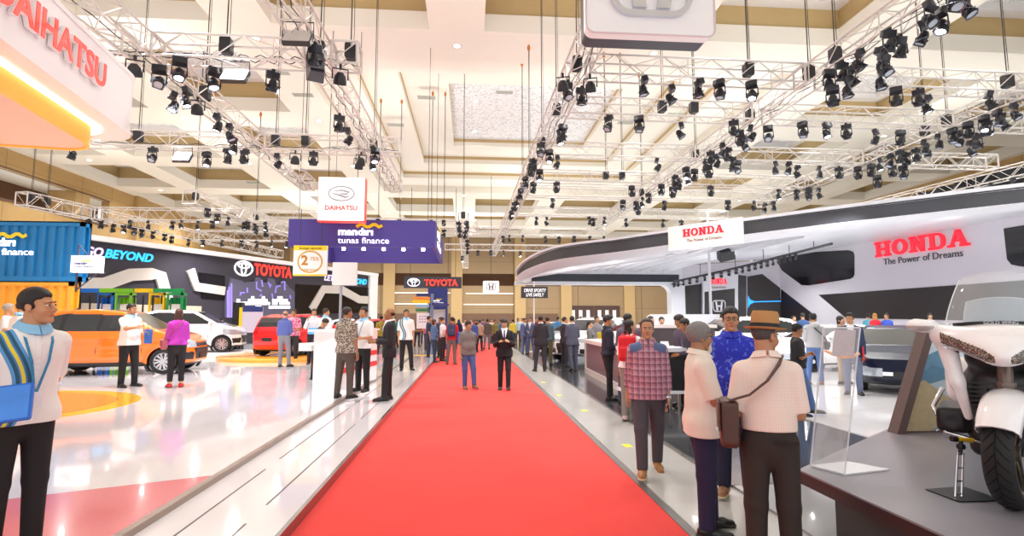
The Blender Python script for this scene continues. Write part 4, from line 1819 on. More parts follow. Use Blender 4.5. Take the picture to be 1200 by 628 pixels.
# ------------------------------------------------------------------ curved glowing sign, upper left
def ring_sign():
    t = thing('hanging_sign', 'huge curved white hanging sign with red letters and an orange underside, top left', 'sign', (-6.3, 8, 5))
    # plan outline: right face, rounded far corner, back, near end beyond the frame
    x1, y1, r = -6.22, 10.55, .55
    near = (-4.62, .5)
    ang = math.atan2(y1 - .5, x1 - near[0])
    dx, dy = math.cos(ang), math.sin(ang)
    far = Vector((x1, y1))

    def outline(ins):
        nx, ny = -dy * ins, dx * ins
        a = Vector((near[0] - (-nx if False else 0), near[1])) + Vector((nx, ny))
        b = far + Vector((nx, ny)) - Vector((dx, dy)) * (ins + r)
        pts = [tuple(a), tuple(b)]
        c = b + Vector((-dy, dx)) * r
        for k in range(1, 9):
            th = R(90 * k / 8)
            pts.append(tuple(c + Vector((dy, -dx)) * r * math.cos(th) + Vector((dx, dy)) * r * math.sin(th)))
        e = c + Vector((dx, dy)) * r
        pts.append(tuple(e + Vector((-dy, dx)) * (4.8 - 2 * ins)))
        pts.append((a.x - 5.2 + 2 * ins, a.y))
        return pts
    o0, o1, o2 = outline(0), outline(.42), outline(1.6)
    O = Matrix.Translation((6.3, -8, -5))
    m = MB()
    m.prism(o0, 5.0, 6.0, O)
    m.build('fascia', m_white, t, 35)
    m = MB()
    m.prism(outline(-.02), 5.99, 6.06, O)
    m.prism(outline(-.015), 4.96, 5.02, O)
    m.build('rim', m_white, t, 35)
    m = MB()
    m.prism(outline(.30), 4.93, 4.965, O)
    m.build('light_strip', mat('warm_glow', 'fff0c8', .4, emit=1.6, var=0), t)
    m = MB()
    n_ = len(o1)
    oi = outline(.46)
    for k in range(n_):
        k2 = (k + 1) % n_
        m.prism([o1[k], o1[k2], oi[k2], oi[k]], 4.60, 4.935, O)
    m.build('orange_band', mat('band_orange', 'f7b24a', .4, var=.03, ecol='ffb040', emit=.25), t)
    m = MB()
    m.prism(oi, 4.63, 4.93, O)
    m.build('underside_box', mat('peach_panel', 'efc9b2', .5, var=.02), t, 35)
    # letters along the right face
    for txt, u0, u1 in (('DAIHATSU', None, None),):
        nrm = Vector((dy, -dx, 0))
        p0 = Vector((x1, y1, 5.0))
        pa = onp(2, 55, p0, nrm)
        pb = onp(117, 102, p0, nrm)
        ln = Vector((pb.x - pa.x, pb.y - pa.y, 0)).length
        xd = Vector((dx, dy, 0))
        end = Vector((pb.x, pb.y, 0))
        full = ln / 7 * 8.1
        c = end - xd * full / 2
        F = frame((c.x - nrm.x * .0 + 6.3 + nrm.x * .01, c.y - 8 + nrm.y * .01, 5.34 - 5), xd, (0, 0, 1))
        lettering(txt, .56, F, m_white, t, width=full, bold=.018, depth=.06, name='letter_body')
        lettering(txt, .56, F @ Matrix.Translation((0, 0, .058)), m_red_lit, t, width=full, bold=.012, depth=.012)
    for q in ((-6.9, 8.5), (-8.5, 8.5), (-6.6, 5.5), (-8, 5.5)):
        m = MB()
        m.tube((q[0] + 6.3, q[1] - 8, 1.05), (q[0] + 6.3, q[1] - 8, ceil_z(*q) - 5 - .03), .012, 5)
        m.build('cable', m_chain, t)


ring_sign()

# ------------------------------------------------------------------ square emblem box over the carpet
t = thing('hanging_sign', 'white hanging box with a big chrome H emblem at the top edge, over the carpet', 'sign', (3.4, 9.65, 7))
M0 = front((0, 0, 0))
m = MB()
m.prism(rrect(2.5, 2.3, .16, 6, 0, 1.15), -.22, .0, M0)
m.build('face_panel', m_white, t, 35)
m = MB()
m.prism(rrect(2.44, 2.24, .13, 6, 0, 1.15), -.62, -.22, M0)
m.build('housing', mat('box_grey', '3d3f48', .5), t, 35)
m = MB()
stroke(m, rrect(2.5, 2.3, .16, 6, 0, 1.15), .03, .0, .02, M0, True)
m.build('rim', mat('rim_pink', 'd9c6c9', .4), t, 35)
m = MB()
honda_emblem(m, front((0, 0, 1.0)), 1.62, .09)
m.build('emblem', mat('chrome', 'd9dbe2', .12, 1.0, var=0), t)
for sx in (-1, 1):
    m = MB()
    m.tube((sx * .9, .3, 2.3), (sx * .9, .3, ceil_z(3.4 + sx * .9, 9.95) - 7.03), .012, 5)
    m.build('cable', m_chain, t)

# ------------------------------------------------------------------ purple ring sign
ZB, ZT = 4.5, 5.58
xa, xb, ya, yb = -7.1, -1.38, 21.8, 28.1
t = thing('hanging_sign', 'purple square ring sign hanging over the stand, white lettering and yellow wave on its front', 'sign', (xa, ya, ZB))
for i, (lo, hi) in enumerate((((0, 0, 0), (xb - xa, .16, ZT - ZB)), ((xb - xa - .16, .16, 0), (xb - xa, yb - ya - .16, ZT - ZB)), ((0, yb - ya - .16, 0), (xb - xa, yb - ya, ZT - ZB)), ((0, .16, 0), (.16, yb - ya - .16, ZT - ZB)))):
    m = MB()
    m.bx(lo, hi)
    m.build('side_panel', m_purple, t)
a = onp(396, 287, Vector((0, ya, 0)), Vector((0, 1, 0)))
b = onp(456, 287, Vector((0, ya, 0)), Vector((0, 1, 0)))
mandiri(t, front((a.x - xa, -.005, .14)), b.x - a.x, m_lit_white)
mandiri(t, frame((xb - xa + .005, 1.2, .2), (0, 1, 0), (0, 0, 1)), 2.6, m_lit_white)
m = MB()
for x in np.linspace(.5, xb - xa - .5, 7):
    m.tube((float(x), .3, .0), (float(x), .3, -.1), .07, 8)
m.build('downlight', m_lens_on, t)
for x, y in ((.3, .3), (5.4, .3), (.3, 6), (5.4, 6)):
    m = MB()
    zz = 7.0 if y < 3 else 6.9
    m.tube((x, y, ZT - ZB), (x, y, ceil_z(xa + x, ya + y) - ZB - .03), .012, 5)
    m.build('cable', m_chain, t)

# white square sign with red edges
t = thing('hanging_sign', 'white square hanging sign with red edges and oval emblem above the purple ring sign', 'sign', (0, 0, 0))
p0, p1 = atd(372, 258, 20.6), atd(426, 206, 20.6)
w_, h_ = p1.x - p0.x, p1.z - p0.z
t.location = ((p0.x + p1.x) / 2, p0.y, p0.z)
m = MB()
m.bx((-w_ / 2, 0, 0), (w_ / 2, .02, h_))
m.build('face_panel', m_glowwhite, t)
m = MB()
m.bx((-w_ / 2 - .02, .021, -.04), (w_ / 2 + .02, .40, h_))
m.build('red_frame', mat('frame_red', 'f0503f', .4, emit=.15), t)
m = MB()
daihatsu_emblem(m, front((0, -.005, h_ * .62)), .95, .03)
m.build('emblem', m_silver, t)
lettering('DAIHATSU', .25, front((0, -.005, h_ * .24)), m_red_lit, t, width=1.2, bold=.004)
for sx in (-.55, .55):
    m = MB()
    m.tube((sx, .2, h_), (sx, .2, ceil_z(t.location.x + sx, t.location.y + .2) - t.location.z - .03), .014, 5)
    m.build('cable', m_chain, t)

# interest-rate sign and blank white sign
t = thing('hanging_sign', 'white and yellow sign with gold circle and 2 under the purple ring sign', 'sign')
p0, p1 = atd(343, 323, 20.4), atd(382, 287, 20.4)
w_, h_ = p1.x - p0.x, p1.z - p0.z
t.location = ((p0.x + p1.x) / 2, p0.y, p0.z)
m = MB()
m.bx((-w_ / 2, 0, 0), (w_ / 2, .12, h_))
m.build('board', m_white, t)
m = MB()
m.bx((-w_ / 2, -.006, h_ * .84), (w_ / 2, 0, h_))
m.bx((-w_ / 2, -.006, 0), (w_ / 2, 0, h_ * .05))
m.build('yellow_strip', m_yellow, t)
gold = mat('ink_gold', 'cfa030', .4)
m = MB()
stroke(m, ell(.44, .40, 28, 0, h_ * .46), .05, 0, .01, front((0, -.002, 0)), True)
m.build('gold_circle', gold, t)
lettering('2', .5, front((-.2, -.003, h_ * .36)), mat('ink_bronze', 'b9801c', .4), t, bold=.015, depth=.012)
lettering('.75%', .2, front((.14, -.003, h_ * .5)), gold, t, depth=.012)
lettering('bunga spesial', .1, front((0, -.006, h_ * .18)), gold, t, width=.62, depth=.01)
lettering('bunga spesial', .12, front((0, -.008, h_ * .88)), mat('ink_brown', '6b5a20', .5), t, width=.8, depth=.01)
m = MB()
m.tube((-.4, .06, h_), (-.4, .06, 4.52 - t.location.z + 1.3), .012, 5)
m.tube((.4, .06, h_), (.4, .06, 4.52 - t.location.z + 1.3), .012, 5)
m.build('cable', m_chain, t)
t = thing('sign_post', 'blank pale square sign on a slim grey post behind the white counter', 'sign')
p0, p1 = atd(389, 334, 15.5), atd(417, 307, 15.5)
w_, h_ = p1.x - p0.x, p1.z - p0.z
t.location = (p0.x + w_ / 2, p0.y, ZS)
z0 = p0.z - ZS
m = MB()
m.bx((-w_ / 2, 0, z0), (w_ / 2, .16, z0 + h_))
m.build('sign_box', mat('sign_blank', 'dddad8', .5), t)
m = MB()
m.tube((-.10, .08, 0), (-.10, .08, z0 + .05), .04, 10)
m.lathe([(.22, 0), (.22, .02), (.05, .03)], 16, Matrix.Translation((-.10, .08, 0)))
m.build('post', mat('post_grey', '9aa0a8', .4, .4), t, 50)

# ------------------------------------------------------------------ stacked containers
def corrug(mb, x0, x1, z0, z1, y, pitch=.30, dep=.07, ax='x', mi=0):
    n = max(1, int(round((x1 - x0) / pitch)))
    P = []
    for k in range(n):
        a = x0 + (x1 - x0) * k / n
        w = (x1 - x0) / n
        P += [(a, 0), (a + w * .38, 0), (a + w * .5, dep), (a + w * .88, dep)]
    P.append((x1, 0))
    vs = [((u, y + v, z) if ax == 'x' else (y - v, u, z)) for u, v in P for z in (z0, z1)]
    fs = [(2 * k, 2 * k + 2, 2 * k + 3, 2 * k + 1) for k in range(len(P) - 1)]
    mb.add(vs, fs, mi)


m_cblue = mat('container_blue', '1277b4', .4, var=.05, scale=2)
m_corange = mat('container_yellow', 'f5a72d', .4, var=.05, scale=2)
dC = 18.0
xr = gnd(86, dC, 0).x
yc = gnd(99, dC, 0).y
zs = atd(99, 329, dC).z
zt = atd(99, 257, dC).z
for nme, z0, z1, mt, xe, lab in (('shipping_container', ZS, zs, m_corange, xr - .22, 'yellow corrugated container, lower of the two stacked at the left edge'), ('shipping_container', zs, zt, m_cblue, xr, 'blue corrugated container with white lettering, upper of the two stacked')):
    t = thing(nme, lab, 'container', (xe, yc, z0))
    m = MB()
    corrug(m, -7.9, -.12, .15, z1 - z0 - .15, .02)
    m.build('front_wall', mt, t)
    m = MB()
    corrug(m, .06, .34, .15, z1 - z0 - .15, -.03, ax='y')
    m.build('end_wall', mt, t)
    m = MB()
    H_ = z1 - z0
    for x in (-8, -.06):
        for y in (.06, .36):
            m.bx((x - .06, y - .06, 0), (x + .06, y + .06, H_))
    for z in (.08, H_ - .08):
        m.bx((-8, 0, z - .08), (0, .12, z + .08))
        m.bx((-.12, 0, z - .08), (0, .42, z + .08))
    m.bx((-8, 0, H_ - .04), (0, .42, H_))
    m.bx((-8, .38, 0), (0, .42, H_))
    m.build('frame', mt, t)
    if z0 > 1:
        a = onp(40, 299, Vector((0, yc, 0)), Vector((0, 1, 0)))
        wM = 1.85
        mandiri(t, front((a.x - xe - wM, -.02, a.z - z0)), wM, m_lit_white)
# little box sign on a bracket
t = thing('bracket_sign', 'small white box sign on a dark bracket fixed to the blue container', 'sign')
p0, p1 = atd(82, 319, 16.9), atd(113, 299, 16.9)
w_, h_ = p1.x - p0.x, p1.z - p0.z
t.location = (p0.x, p0.y, p0.z)
m = MB()
m.bx((0, 0, 0), (w_, .28, h_))
m.build('sign_box', m_glowwhite, t)
mandiri(t, front((.12, -.003, h_ * .3)), w_ * .68, mat('ink_navy', '3c4a86', .5), .008)
m = MB()
m.tube((.12, .14, h_ + .35), (.12, .14, -.6), .025, 6)
m.tube((.12, .14, h_ + .35), (.42, .14, h_), .018, 6)
m.tube((.12, .14, -.55), (w_ * .9, .14, 0), .018, 6)
m.tube((.12, .14, .1), (.12, yc - p0.y + .02, .1), .02, 6)
m.build('bracket', mat('bracket_dark', '39405a', .5), t)

# ------------------------------------------------------------------ dark stand wall on the left
TW0, TW1 = Vector((-17.9, 26.7, 0)), Vector((-8.08, 47.6, 0))
tdx = (TW1 - TW0).normalized()
tn = tdx.cross(Vector((0, 0, 1)))
TM = frame(TW0, tdx, (0, 0, 1))
TI = TM.inverted()
TL = (TW1 - TW0).length


def tw(px, py):
    p = TI @ onp(px, py, TW0, tn)
    return (p.x, p.y)


t = thing('stand_wall', 'long dark charcoal stand wall with white top edge behind the cars on the left', 'stand wall', TW0)
LM = Matrix.Translation(-TW0) @ TM
char = mat('stand_charcoal', '322f3a', .55, var=.05, scale=.5)
blk = mat('screen_black', '121118', .15, var=.05)
m = MB()
m.prism([(-4, .1), (TL - .4, .1), (TL - .4, 5.35), (-4, 5.35)], -.7, 0, LM)
m.build('wall_panel', char, t)
m = MB()
m.prism([(-4, 5.35), (TL + .1, 5.35), (TL + .1, 5.6), (-4, 5.6)], -.9, .25, LM)
m.build('top_edge', m_white, t)
m = MB()
m.prism([(TL - 1.0, .1), (TL + .1, .1), (TL + .1, 5.35), (TL - 1.0, 5.35)], -.9, .2, LM)
m.build('end_pillar', m_white, t)
m = MB()
u0 = tw(60, 360)[0]
m.prism([(-4, .1), (tw(235, 350)[0], .1), (tw(235, 350)[0], 2.4), (-4, 2.4)], 0, .12, LM)
m.build('low_panel', mat('panel_beige', 'c9bda9', .5), t)
strip = mat('light_tube', 'c9c1ba', .4, emit=.08, var=0)
for pts, wd in (([(88, 333), (121, 333), (152, 322), (176, 321), (187, 323), (195, 352)], .62), ([(222, 316), (229, 336), (262, 341)], .5), ([(364, 363), (378, 339), (399, 339.5), (420, 351), (430, 351.5)], .62)):
    m = MB()
    stroke(m, [tw(*p) for p in pts], wd, .0, .14, LM)
    m.build('zigzag_light', strip, t)
m = MB()
for pp in ([(232, 319), (263, 323), (263, 352), (236, 350)], [(346, 333), (432, 337), (432, 366), (346, 368)]):
    m.prism([tw(*p) for p in pp][::-1], .0, .04, LM)
m.build('screen', blk, t)
a, b = tw(98, 303), tw(129, 307)
sl = Matrix.Translation(Vector((0, 0, 0)))


def wl(txt, pa, pb, size, mt, **k):
    (x0, y0), (x1, y1) = tw(*pa), tw(*pb)
    lettering(txt, size, LM @ Matrix.Translation(((x0 + x1) / 2, (y0 + y1) / 2, .02)), mt, t, width=x1 - x0, **k)


violet = mat('letter_violet', 'd9c8f2', .4, emit=.7, var=0)
cyan = mat('letter_cyan', '35b8f5', .4, emit=.9, var=0)
wl('GO', (97, 298), (119, 301), .58, violet, bold=.02, shear=.25)
wl('BEYOND', (121, 301.5), (178, 307), .58, cyan, bold=.02, shear=.25)
wl("LET'S GO", (379, 328), (406, 331), .62, violet, bold=.02, shear=.25)
wl('BEYOND', (408, 331), (429, 334), .62, cyan, bold=.02, shear=.25)
wl('TOYOTA', (297, 321), (341, 326), 1.0, m_red_lit, bold=.03)
m = MB()
c = tw(285, 314.5)
toyota_emblem(m, LM @ Matrix.Translation((c[0], c[1], .02)), 1.35, .06)
m.build('emblem', m_lit_white, t)
# skyline relief panel with its lit squares
sky = mat('skyline_grey', '5c5a70', .5, var=.05)
m = MB()
base = [(263, 372), (263, 348), (270, 326), (283, 329), (284, 331), (297, 330), (299, 325), (304, 325.5), (305, 331), (312, 331), (313, 325.5), (320, 327), (322, 333), (327, 334), (329, 329), (333, 330), (338, 337), (344, 342), (344, 373)]
m.prism([tw(*p) for p in base][::-1], .0, .10, LM)
m.build('skyline_panel', sky, t)
m = MB()
for p in ([(288, 337), (288, 343)], [(299, 330), (299, 338), (305, 341)], [(305, 328), (306, 336)], [(313, 331), (315, 337), (316, 333)], [(317, 344), (318, 350)], [(321, 343), (322, 336), (327, 335)], [(328, 331), (332, 330), (332, 340)], [(280, 346), (280, 343), (285, 343)], [(265, 340), (265, 372)], [(267, 336), (267, 372)], [(269.5, 332), (269.5, 372)], [(338, 346), (339, 350)], [(303, 347), (305, 345)]):
    stroke(m, [tw(*q) for q in p], .09, .10, .14, LM)
m.build('violet_line', mat('line_violet', '8f7fe0', .4, emit=.5, var=0), t)
m = MB()
rws = {355.5: (277, 280.3, 283.5, 286.7, 290, 293.3, 296.6, 300, 303.3, 306.5, 309.7, 313, 319, 322, 327.5, 330.5, 333.5, 336.5), 352: (277.5, 291, 294, 297.5, 301, 304, 307, 310, 319, 322.5, 325.5, 328, 331, 334), 348.8: (294.5, 307, 325, 328), 360: (299.5, 303, 315, 318, 322, 325, 328, 331, 334, 337), 363.5: (301, 303.5), 367: (303,)}
for y, xs in rws.items():
    for x in xs:
        q = tw(x, y)
        m.prism([(q[0] - .11, q[1] - .09), (q[0] + .11, q[1] - .09), (q[0] + .11, q[1] + .09), (q[0] - .11, q[1] + .09)], .10, .13, LM)
m.build('lit_square', m_lit_white, t)

# ------------------------------------------------------------------ four coloured booths
for (pa, pb, qa, qb, colr, word) in ((94, 116, 114, 134, '1b74d8', 'blue'), (116, 155, 134.5, 155, '7cc52c', 'lime green'), (157, 179, 174, 194, 'f3cc1b', 'yellow'), (179, 215, 195, 215, '1f9a57', 'dark green')):
    d = 24.6
    y0 = gnd(qa, d, 0).y
    X = lambda px: onp(px, 350, Vector((0, y0, 0)), Vector((0, 1, 0))).x
    xa_, xb_ = X(qa) + .03, X(qb) - .03
    t = thing('display_booth', '%s corrugated display booth with a blank white board, behind the parked cars' % word, 'booth', (xa_, y0, ZS))
    mt = mat('booth_' + word.replace(' ', '_'), colr, .45, var=.04)
    m = MB()
    corrug(m, 0, xb_ - xa_, 0, 2.5, .25, .16, .06)
    m.bx((0, .32, 0), (xb_ - xa_, .36, 2.5))
    m.build('back_panel', mt, t)
    m = MB()
    for x in (.04, xb_ - xa_ - .04):
        m.bx((x - .04, -.04, 0), (x + .04, .04, 2.6))
    m.bx((X(pa) - xa_ + .02, -.05, 2.72), (X(pb) - xa_ - .02, .08, 2.9))
    m.bx((0, -.04, 2.6), (xb_ - xa_, .36, 2.7))
    m.bx((xb_ - xa_ - .08, -.04, 2.6), (xb_ - xa_, .06, 2.74))
    m.build('frame', mt, t)
    m = MB()
    m.bx((.12, .16, 1.75), (xb_ - xa_ - .1, .2, 2.2))
    m.build('white_board', m_white, t)
    m = MB()
    x = X(pa) - xa_
    if x < -.1:
        m.bx((x, -.03, 0), (x + .05, .02, 2.6))
        m.bx((x + .2, .3, 0), (x + .25, .35, 2.6))
        m.build('post', m_blk, t)
# ------------------------------------------------------------------ white counter with red stripes
t = thing('counter', 'white angular counter with red stripes beside three men talking', 'counter', (0, 0, 0))
A = flr(366, 455, ZS)
B = flr(399, 458, ZS)
Cc = flr(441, 444, ZS)
D = A + (Cc - B) * 1.0
t.location = (A.x, A.y, ZS)
ht = 1.22
loc = lambda v, z=0: ((v.x - A.x), (v.y - A.y))
poly = [loc(A), loc(B), loc(Cc), loc(D)]
m = MB()
m.prism(poly, 0, ht)
m.build('body', m_white, t)
m = MB()
big = [(p[0] + (-.12 if i in (0, 3) else .05), p[1] + (-.05 if i < 2 else .05)) for i, p in enumerate(poly)]
m.prism(big, ht, ht + .04)
m.prism([(-.32, .0), (-.02, -.04), (.3, .2), (.0, .5)], .92, .97)
m.prism([(-.04, -.03), (-.32, .0), (-.04, .2)], .80, .92)
m.build('ledge', m_white, t)
xd = Vector((Cc.x - B.x, Cc.y - B.y, 0))
FM = frame((loc(B)[0], loc(B)[1], 0), xd, (0, 0, 1))
for z in (.35, .62, .9):
    m = MB()
    m.prism([(.02, z), (xd.length, z - .0), (xd.length, z + .11), (.02, z + .11)], 0, .012, FM)
    m.build('red_stripe', mat('stripe_red', 'e0363a', .35), t)
m = MB()
m.prism([(.9, .98), (1.25, .98), (1.08, 1.2)], 0, .012, FM)
m.build('triangle_mark', mat('stripe_red', 'e0363a', .35), t)
# round orange plinth under the red car
c = gnd(345, 21.5, ZS)
m = MB()
m.lathe([(2.75, 0), (2.75, .10), (2.72, .12), (.001, .12)], 48)
tag(m.build('round_plinth', mat('plinth_orange', 'f2a13c', .2, coat=.4), None, 40, loc=(c.x, c.y, ZS)), 'low round orange plinth under the red car', 'plinth')
bpy.context.view_layer.objects
o = bpy.data.objects['round_plinth']
o.data.transform(Matrix.Translation((c.x, c.y, ZS)))
PL = c
# black loudspeaker column, poster stand, plants
c = gnd(277, 27, ZS)
t = thing('loudspeaker', 'tall black loudspeaker column between the white and the red car', 'loudspeaker', c)
m = MB()
m.bx((-.25, -.2, 0), (.25, .3, 1.35))
m.bx((-.21, -.15, 1.35), (.21, .25, 2.35))
m.build('cabinet', m_blk2, t)
m = MB()
m.bx((-.19, -.165, 1.42), (.19, -.15, 2.28))
m.bx((-.22, -.215, .3), (.22, -.2, 1.25))
m.build('grille', m_blk, t)
c = gnd(294, 25, ZS)
t = thing('poster_stand', 'white poster stand with blue head and yellow side strip behind the red car', 'poster', c)
m = MB()
m.bx((-.45, 0, .9), (.45, .05, 2.1))
m.build('board', mat('poster_lilac', 'ded6ea', .5), t)
m = MB()
m.bx((-.45, -.01, 1.85), (.45, 0, 2.1))
m.build('blue_head', m_navy, t)
m = MB()
m.bx((-.6, 0, .9), (-.46, .04, 2.05))
m.build('yellow_strip', m_yellow, t)
m = MB()
for sx in (-.4, .4):
    m.bx((sx - .02, .0, 0), (sx + .02, .05, .9))
m.bx((-.45, -.15, 0), (.45, .2, .03))
m.build('legs', m_blk, t)
leaf = mat('leaf_green', '3f8a34', .5, var=.25)
for i, px in enumerate((246, 258, 270)):
    c = gnd(px, 26.5 + .2 * i, ZS)
    t = thing('potted_plant', '%s bushy green plant in a low pot behind the white car, counted from its roof' % ('first', 'second', 'third')[i], 'plant', c)
    m = MB()
    m.lathe([(.16, 0), (.22, .45), (.2, .45), (.18, .4), (.001, .4)], 12)
    m.build('pot', m_white, t, 50)
    m = MB()
    for k in range(46):
        a_ = rnd.uniform(0, 6.28)
        el_ = rnd.uniform(.35, 1.4)
        L_ = rnd.uniform(.3, .52)
        d_ = Vector((math.cos(a_) * math.cos(el_), math.sin(a_) * math.cos(el_), math.sin(el_)))
        s_ = d_.cross(Vector((0, 0, 1))).normalized() * .06
        b_ = Vector((0, 0, .4))
        e_ = b_ + d_ * L_ + Vector((0, 0, -.25 * math.cos(el_)))
        mid = b_ + d_ * L_ * .6
        m.add([b_, mid - s_, e_, mid + s_, mid + Vector((0, 0, -.012))], [(0, 1, 2, 3), (0, 4, 1), (1, 4, 2), (2, 4, 3), (3, 4, 0)])
    m.build('foliage', leaf, t)

# ------------------------------------------------------------------ far signs down the middle
t = thing('hanging_sign', 'long dark sign with red lettering hung in front of the back wall', 'sign')
p0, p1 = atd(473, 337.5, 46), atd(541, 324, 46)
w_, h_ = p1.x - p0.x, p1.z - p0.z
t.location = (p0.x + w_ / 2, p0.y, p0.z)
m = MB()
m.bx((-w_ / 2, 0, 0), (w_ / 2, .25, h_))
m.build('board', mat('board_slate', '3a3946', .5), t)
m = MB()
toyota_emblem(m, front((-w_ * .33, -.01, h_ * .5)), 1.0, .04)
m.build('emblem', m_lit_white, t)
lettering('TOYOTA', .75, front((w_ * .14, -.01, h_ * .22)), m_red_lit, t, width=w_ * .58, bold=.02)
m = MB()
for sx in (-1.9, 1.9):
    m.tube((sx, .1, h_), (sx, .1, ZC - .03 - t.location.z), .02, 5)
m.build('cable', m_chain, t)
t = thing('hanging_sign', 'small white lit box sign with a dark H emblem far down the hall', 'sign')
p0, p1 = atd(566, 342.5, 44), atd(585, 329, 44)
w_, h_ = p1.x - p0.x, p1.z - p0.z
t.location = (p0.x + w_ / 2, p0.y, p0.z)
m = MB()
m.prism(rrect(w_, h_, .1, 4, 0, h_ / 2), -.25, 0, front((0, 0, 0)))
m.build('box', m_glowwhite, t)
m = MB()
honda_emblem(m, front((0, -.01, h_ / 2)), .75, .03)
m.build('emblem', mat('emblem_grey', '70737c', .4), t)
m = MB()
m.tube((0, .1, h_), (0, .1, ZC + .5 - t.location.z), .02, 5)
m.build('cable', m_chain, t)
c = gnd(626, 27, .05)
t = thing('sign_post', 'black sign with white slanted lettering on a thin white pole, right of the carpet', 'sign', c)
p0, p1 = atd(611, 349, 27), atd(643, 335.5, 27)
m = MB()
m.bx((p0.x - c.x, -.06, p0.z - c.z), (p1.x - c.x, .04, p1.z - c.z))
m.build('board', mat('board_slate', '3a3946', .5), t)
lettering('DRIVE SPORTY', .24, front((p0.x - c.x + .68, -.065, p0.z - c.z + .30)), m_lit_white, t, width=1.1, shear=.2, depth=.01)
lettering('LIVE SAFELY', .24, front((p0.x - c.x + .68, -.065, p0.z - c.z + .08)), m_lit_white, t, width=.9, shear=.2, depth=.01)
m = MB()
m.tube((0, 0, 0), (0, 0, p1.z - c.z + .25), .035, 8)
m.lathe([(.25, 0), (.25, .03), (.04, .05)], 14)
m.build('post', m_white, t, 50)

# signpost with coloured arrows, white board and navy panel
c = gnd(505, 25.5, 0)
t = thing('direction_post', 'signpost with coloured arrow boards beside the red carpet', 'signpost', c)
Y0 = Vector((0, c.y - .06, 0))
Xp = lambda px, py: onp(px, py, Y0, Vector((0, 1, 0)))
m = MB()
m.bx((-.05, -.02, 0), (.08, .1, Xp(505, 344).z))
m.build('post', mat('post_blue', '7f93b5', .4), t)
for nme, pts, cc in (('navy', [(488, 344), (504, 344), (504, 347.2), (488, 347.2)], '2c3068'), ('orange', [(485, 348), (504, 348), (504, 351), (485, 351), (483, 349.5)], 'ee8328'), ('yellow', [(484.5, 351.5), (504, 351.5), (504, 355.3), (484.5, 355.3), (482.5, 353.4)], 'f2c41f'), ('light_blue', [(488, 356.5), (503, 356.5), (503, 360), (488, 360), (486.5, 358)], '8fb4d8'), ('green', [(487, 361.5), (503, 361.5), (503, 365), (487, 365)], '3a7a50'), ('indigo', [(506, 354.5), (525, 355.5), (527, 357), (525, 358.7), (506, 358)], '3a3a78')):
    m = MB()
    q = [Xp(*p) for p in pts]
    m.prism([(v.x - c.x, v.z) for v in q][::-1], -.02, .03, front((0, -.06, 0)))
    o = m.build('arrow_board', mat('arrow_' + nme, cc, .45), t)
m = MB()
q0, q1 = Xp(488, 385), Xp(503, 366.5)
m.bx((q0.x - c.x, -.05, q0.z), (q1.x - c.x, -.01, q1.z))
m.build('notice_board', mat('notice_white', 'efe8ee', .5), t)
m = MB()
for a_ in range(4):
    for b_ in range(3):
        x = q0.x - c.x + .12 + a_ * .12
        z = q0.z + .28 + b_ * .13
        m.bx((x, -.055, z), (x + .08, -.05, z + .06))
m.build('date_square', mat('ink_mauve', 'b69ab2', .5), t)
c = gnd(512, 30, 0)
t = thing('banner_booth', 'tall navy banner booth with yellow wave logo beyond the arrow signpost', 'booth', c)
p0, p1 = atd(501, 340, 30), atd(524, 337, 30)
wb = p1.x - p0.x
m = MB()
m.bx((-wb / 2, 0, 2.2), (wb / 2, .5, p1.z))
m.build('banner', m_navy, t)
m = MB()
m.bx((-wb / 2, 0, 0), (-wb / 2 + .1, .5, 2.2))
m.bx((wb / 2 - .1, 0, 0), (wb / 2, .5, 2.2))
m.build('pillar', m_navy, t)
m = MB()
m.bx((-wb / 2 + .1, .3, 1.3), (wb / 2 - .1, .4, 2.15))
m.build('back_panel', m_white, t)
mandiri(t, front((-.3, -.01, 2.55)), .62, m_lit_white, .02)
# ------------------------------------------------------------------ white curved stand on the right
def catmull(P, n=8):
    out = []
    for i in range(len(P) - 1):
        p0, p1, p2, p3 = P[max(i - 1, 0)], P[i], P[i + 1], P[min(i + 2, len(P) - 1)]
        for k in range(n):
            t = k / n
            out.append(tuple(.5 * (2 * b + (c - a) * t + (2 * a - 5 * b + 4 * c - d) * t * t + (3 * b - a - 3 * c + d) * t ** 3) for a, b, c, d in zip(p0, p1, p2, p3)))
    out.append(tuple(P[-1]))
    return out


# front curve: (x, y, top z, band bottom, lip bottom)
KP = [(26.5, 10.8, 6.4, 5.72, 5.5), (19.0, 17.0, 6.32, 5.64, 5.42), (12.85, 22.3, 6.14, 5.42, 5.12), (8.2, 28.1, 6.05, 5.26, 4.86), (5.3, 32.4, 6.1, 5.25, 4.74), (3.9, 35.4, 5.75, 5.0, 4.5), (3.25, 37.4, 5.15, 4.6, 4.3), (3.5, 38.9, 4.75, 4.45, 4.25)]
K = catmull(KP, 8)
A0 = Vector((20, 28, 0))
t = thing('canopy', 'sweeping white canopy with a dark band round its edge over the right stand', 'canopy', A0)
off = lambda x, y, z: (x - A0.x, y - A0.y, z)


def inward(i, d):
    a, b = K[max(i - 1, 0)], K[min(i + 1, len(K) - 1)]
    tx, ty = b[0] - a[0], b[1] - a[1]
    l = math.hypot(tx, ty)
    return K[i][0] + ty / l * d, K[i][1] - tx / l * d


def sheet(name, f, mt, smooth=50, thick=None):
    m = MB()
    vs, fs = [], []
    n = None
    for i in range(len(K)):
        row = f(i)
        n = len(row)
        vs += [off(*p) for p in row]
    for i in range(len(K) - 1):
        for j in range(n - 1):
            a = i * n + j
            fs.append((a, a + 1, a + n + 1, a + n))
    m.add(vs, fs)
    return m.build(name, mt, t, smooth)


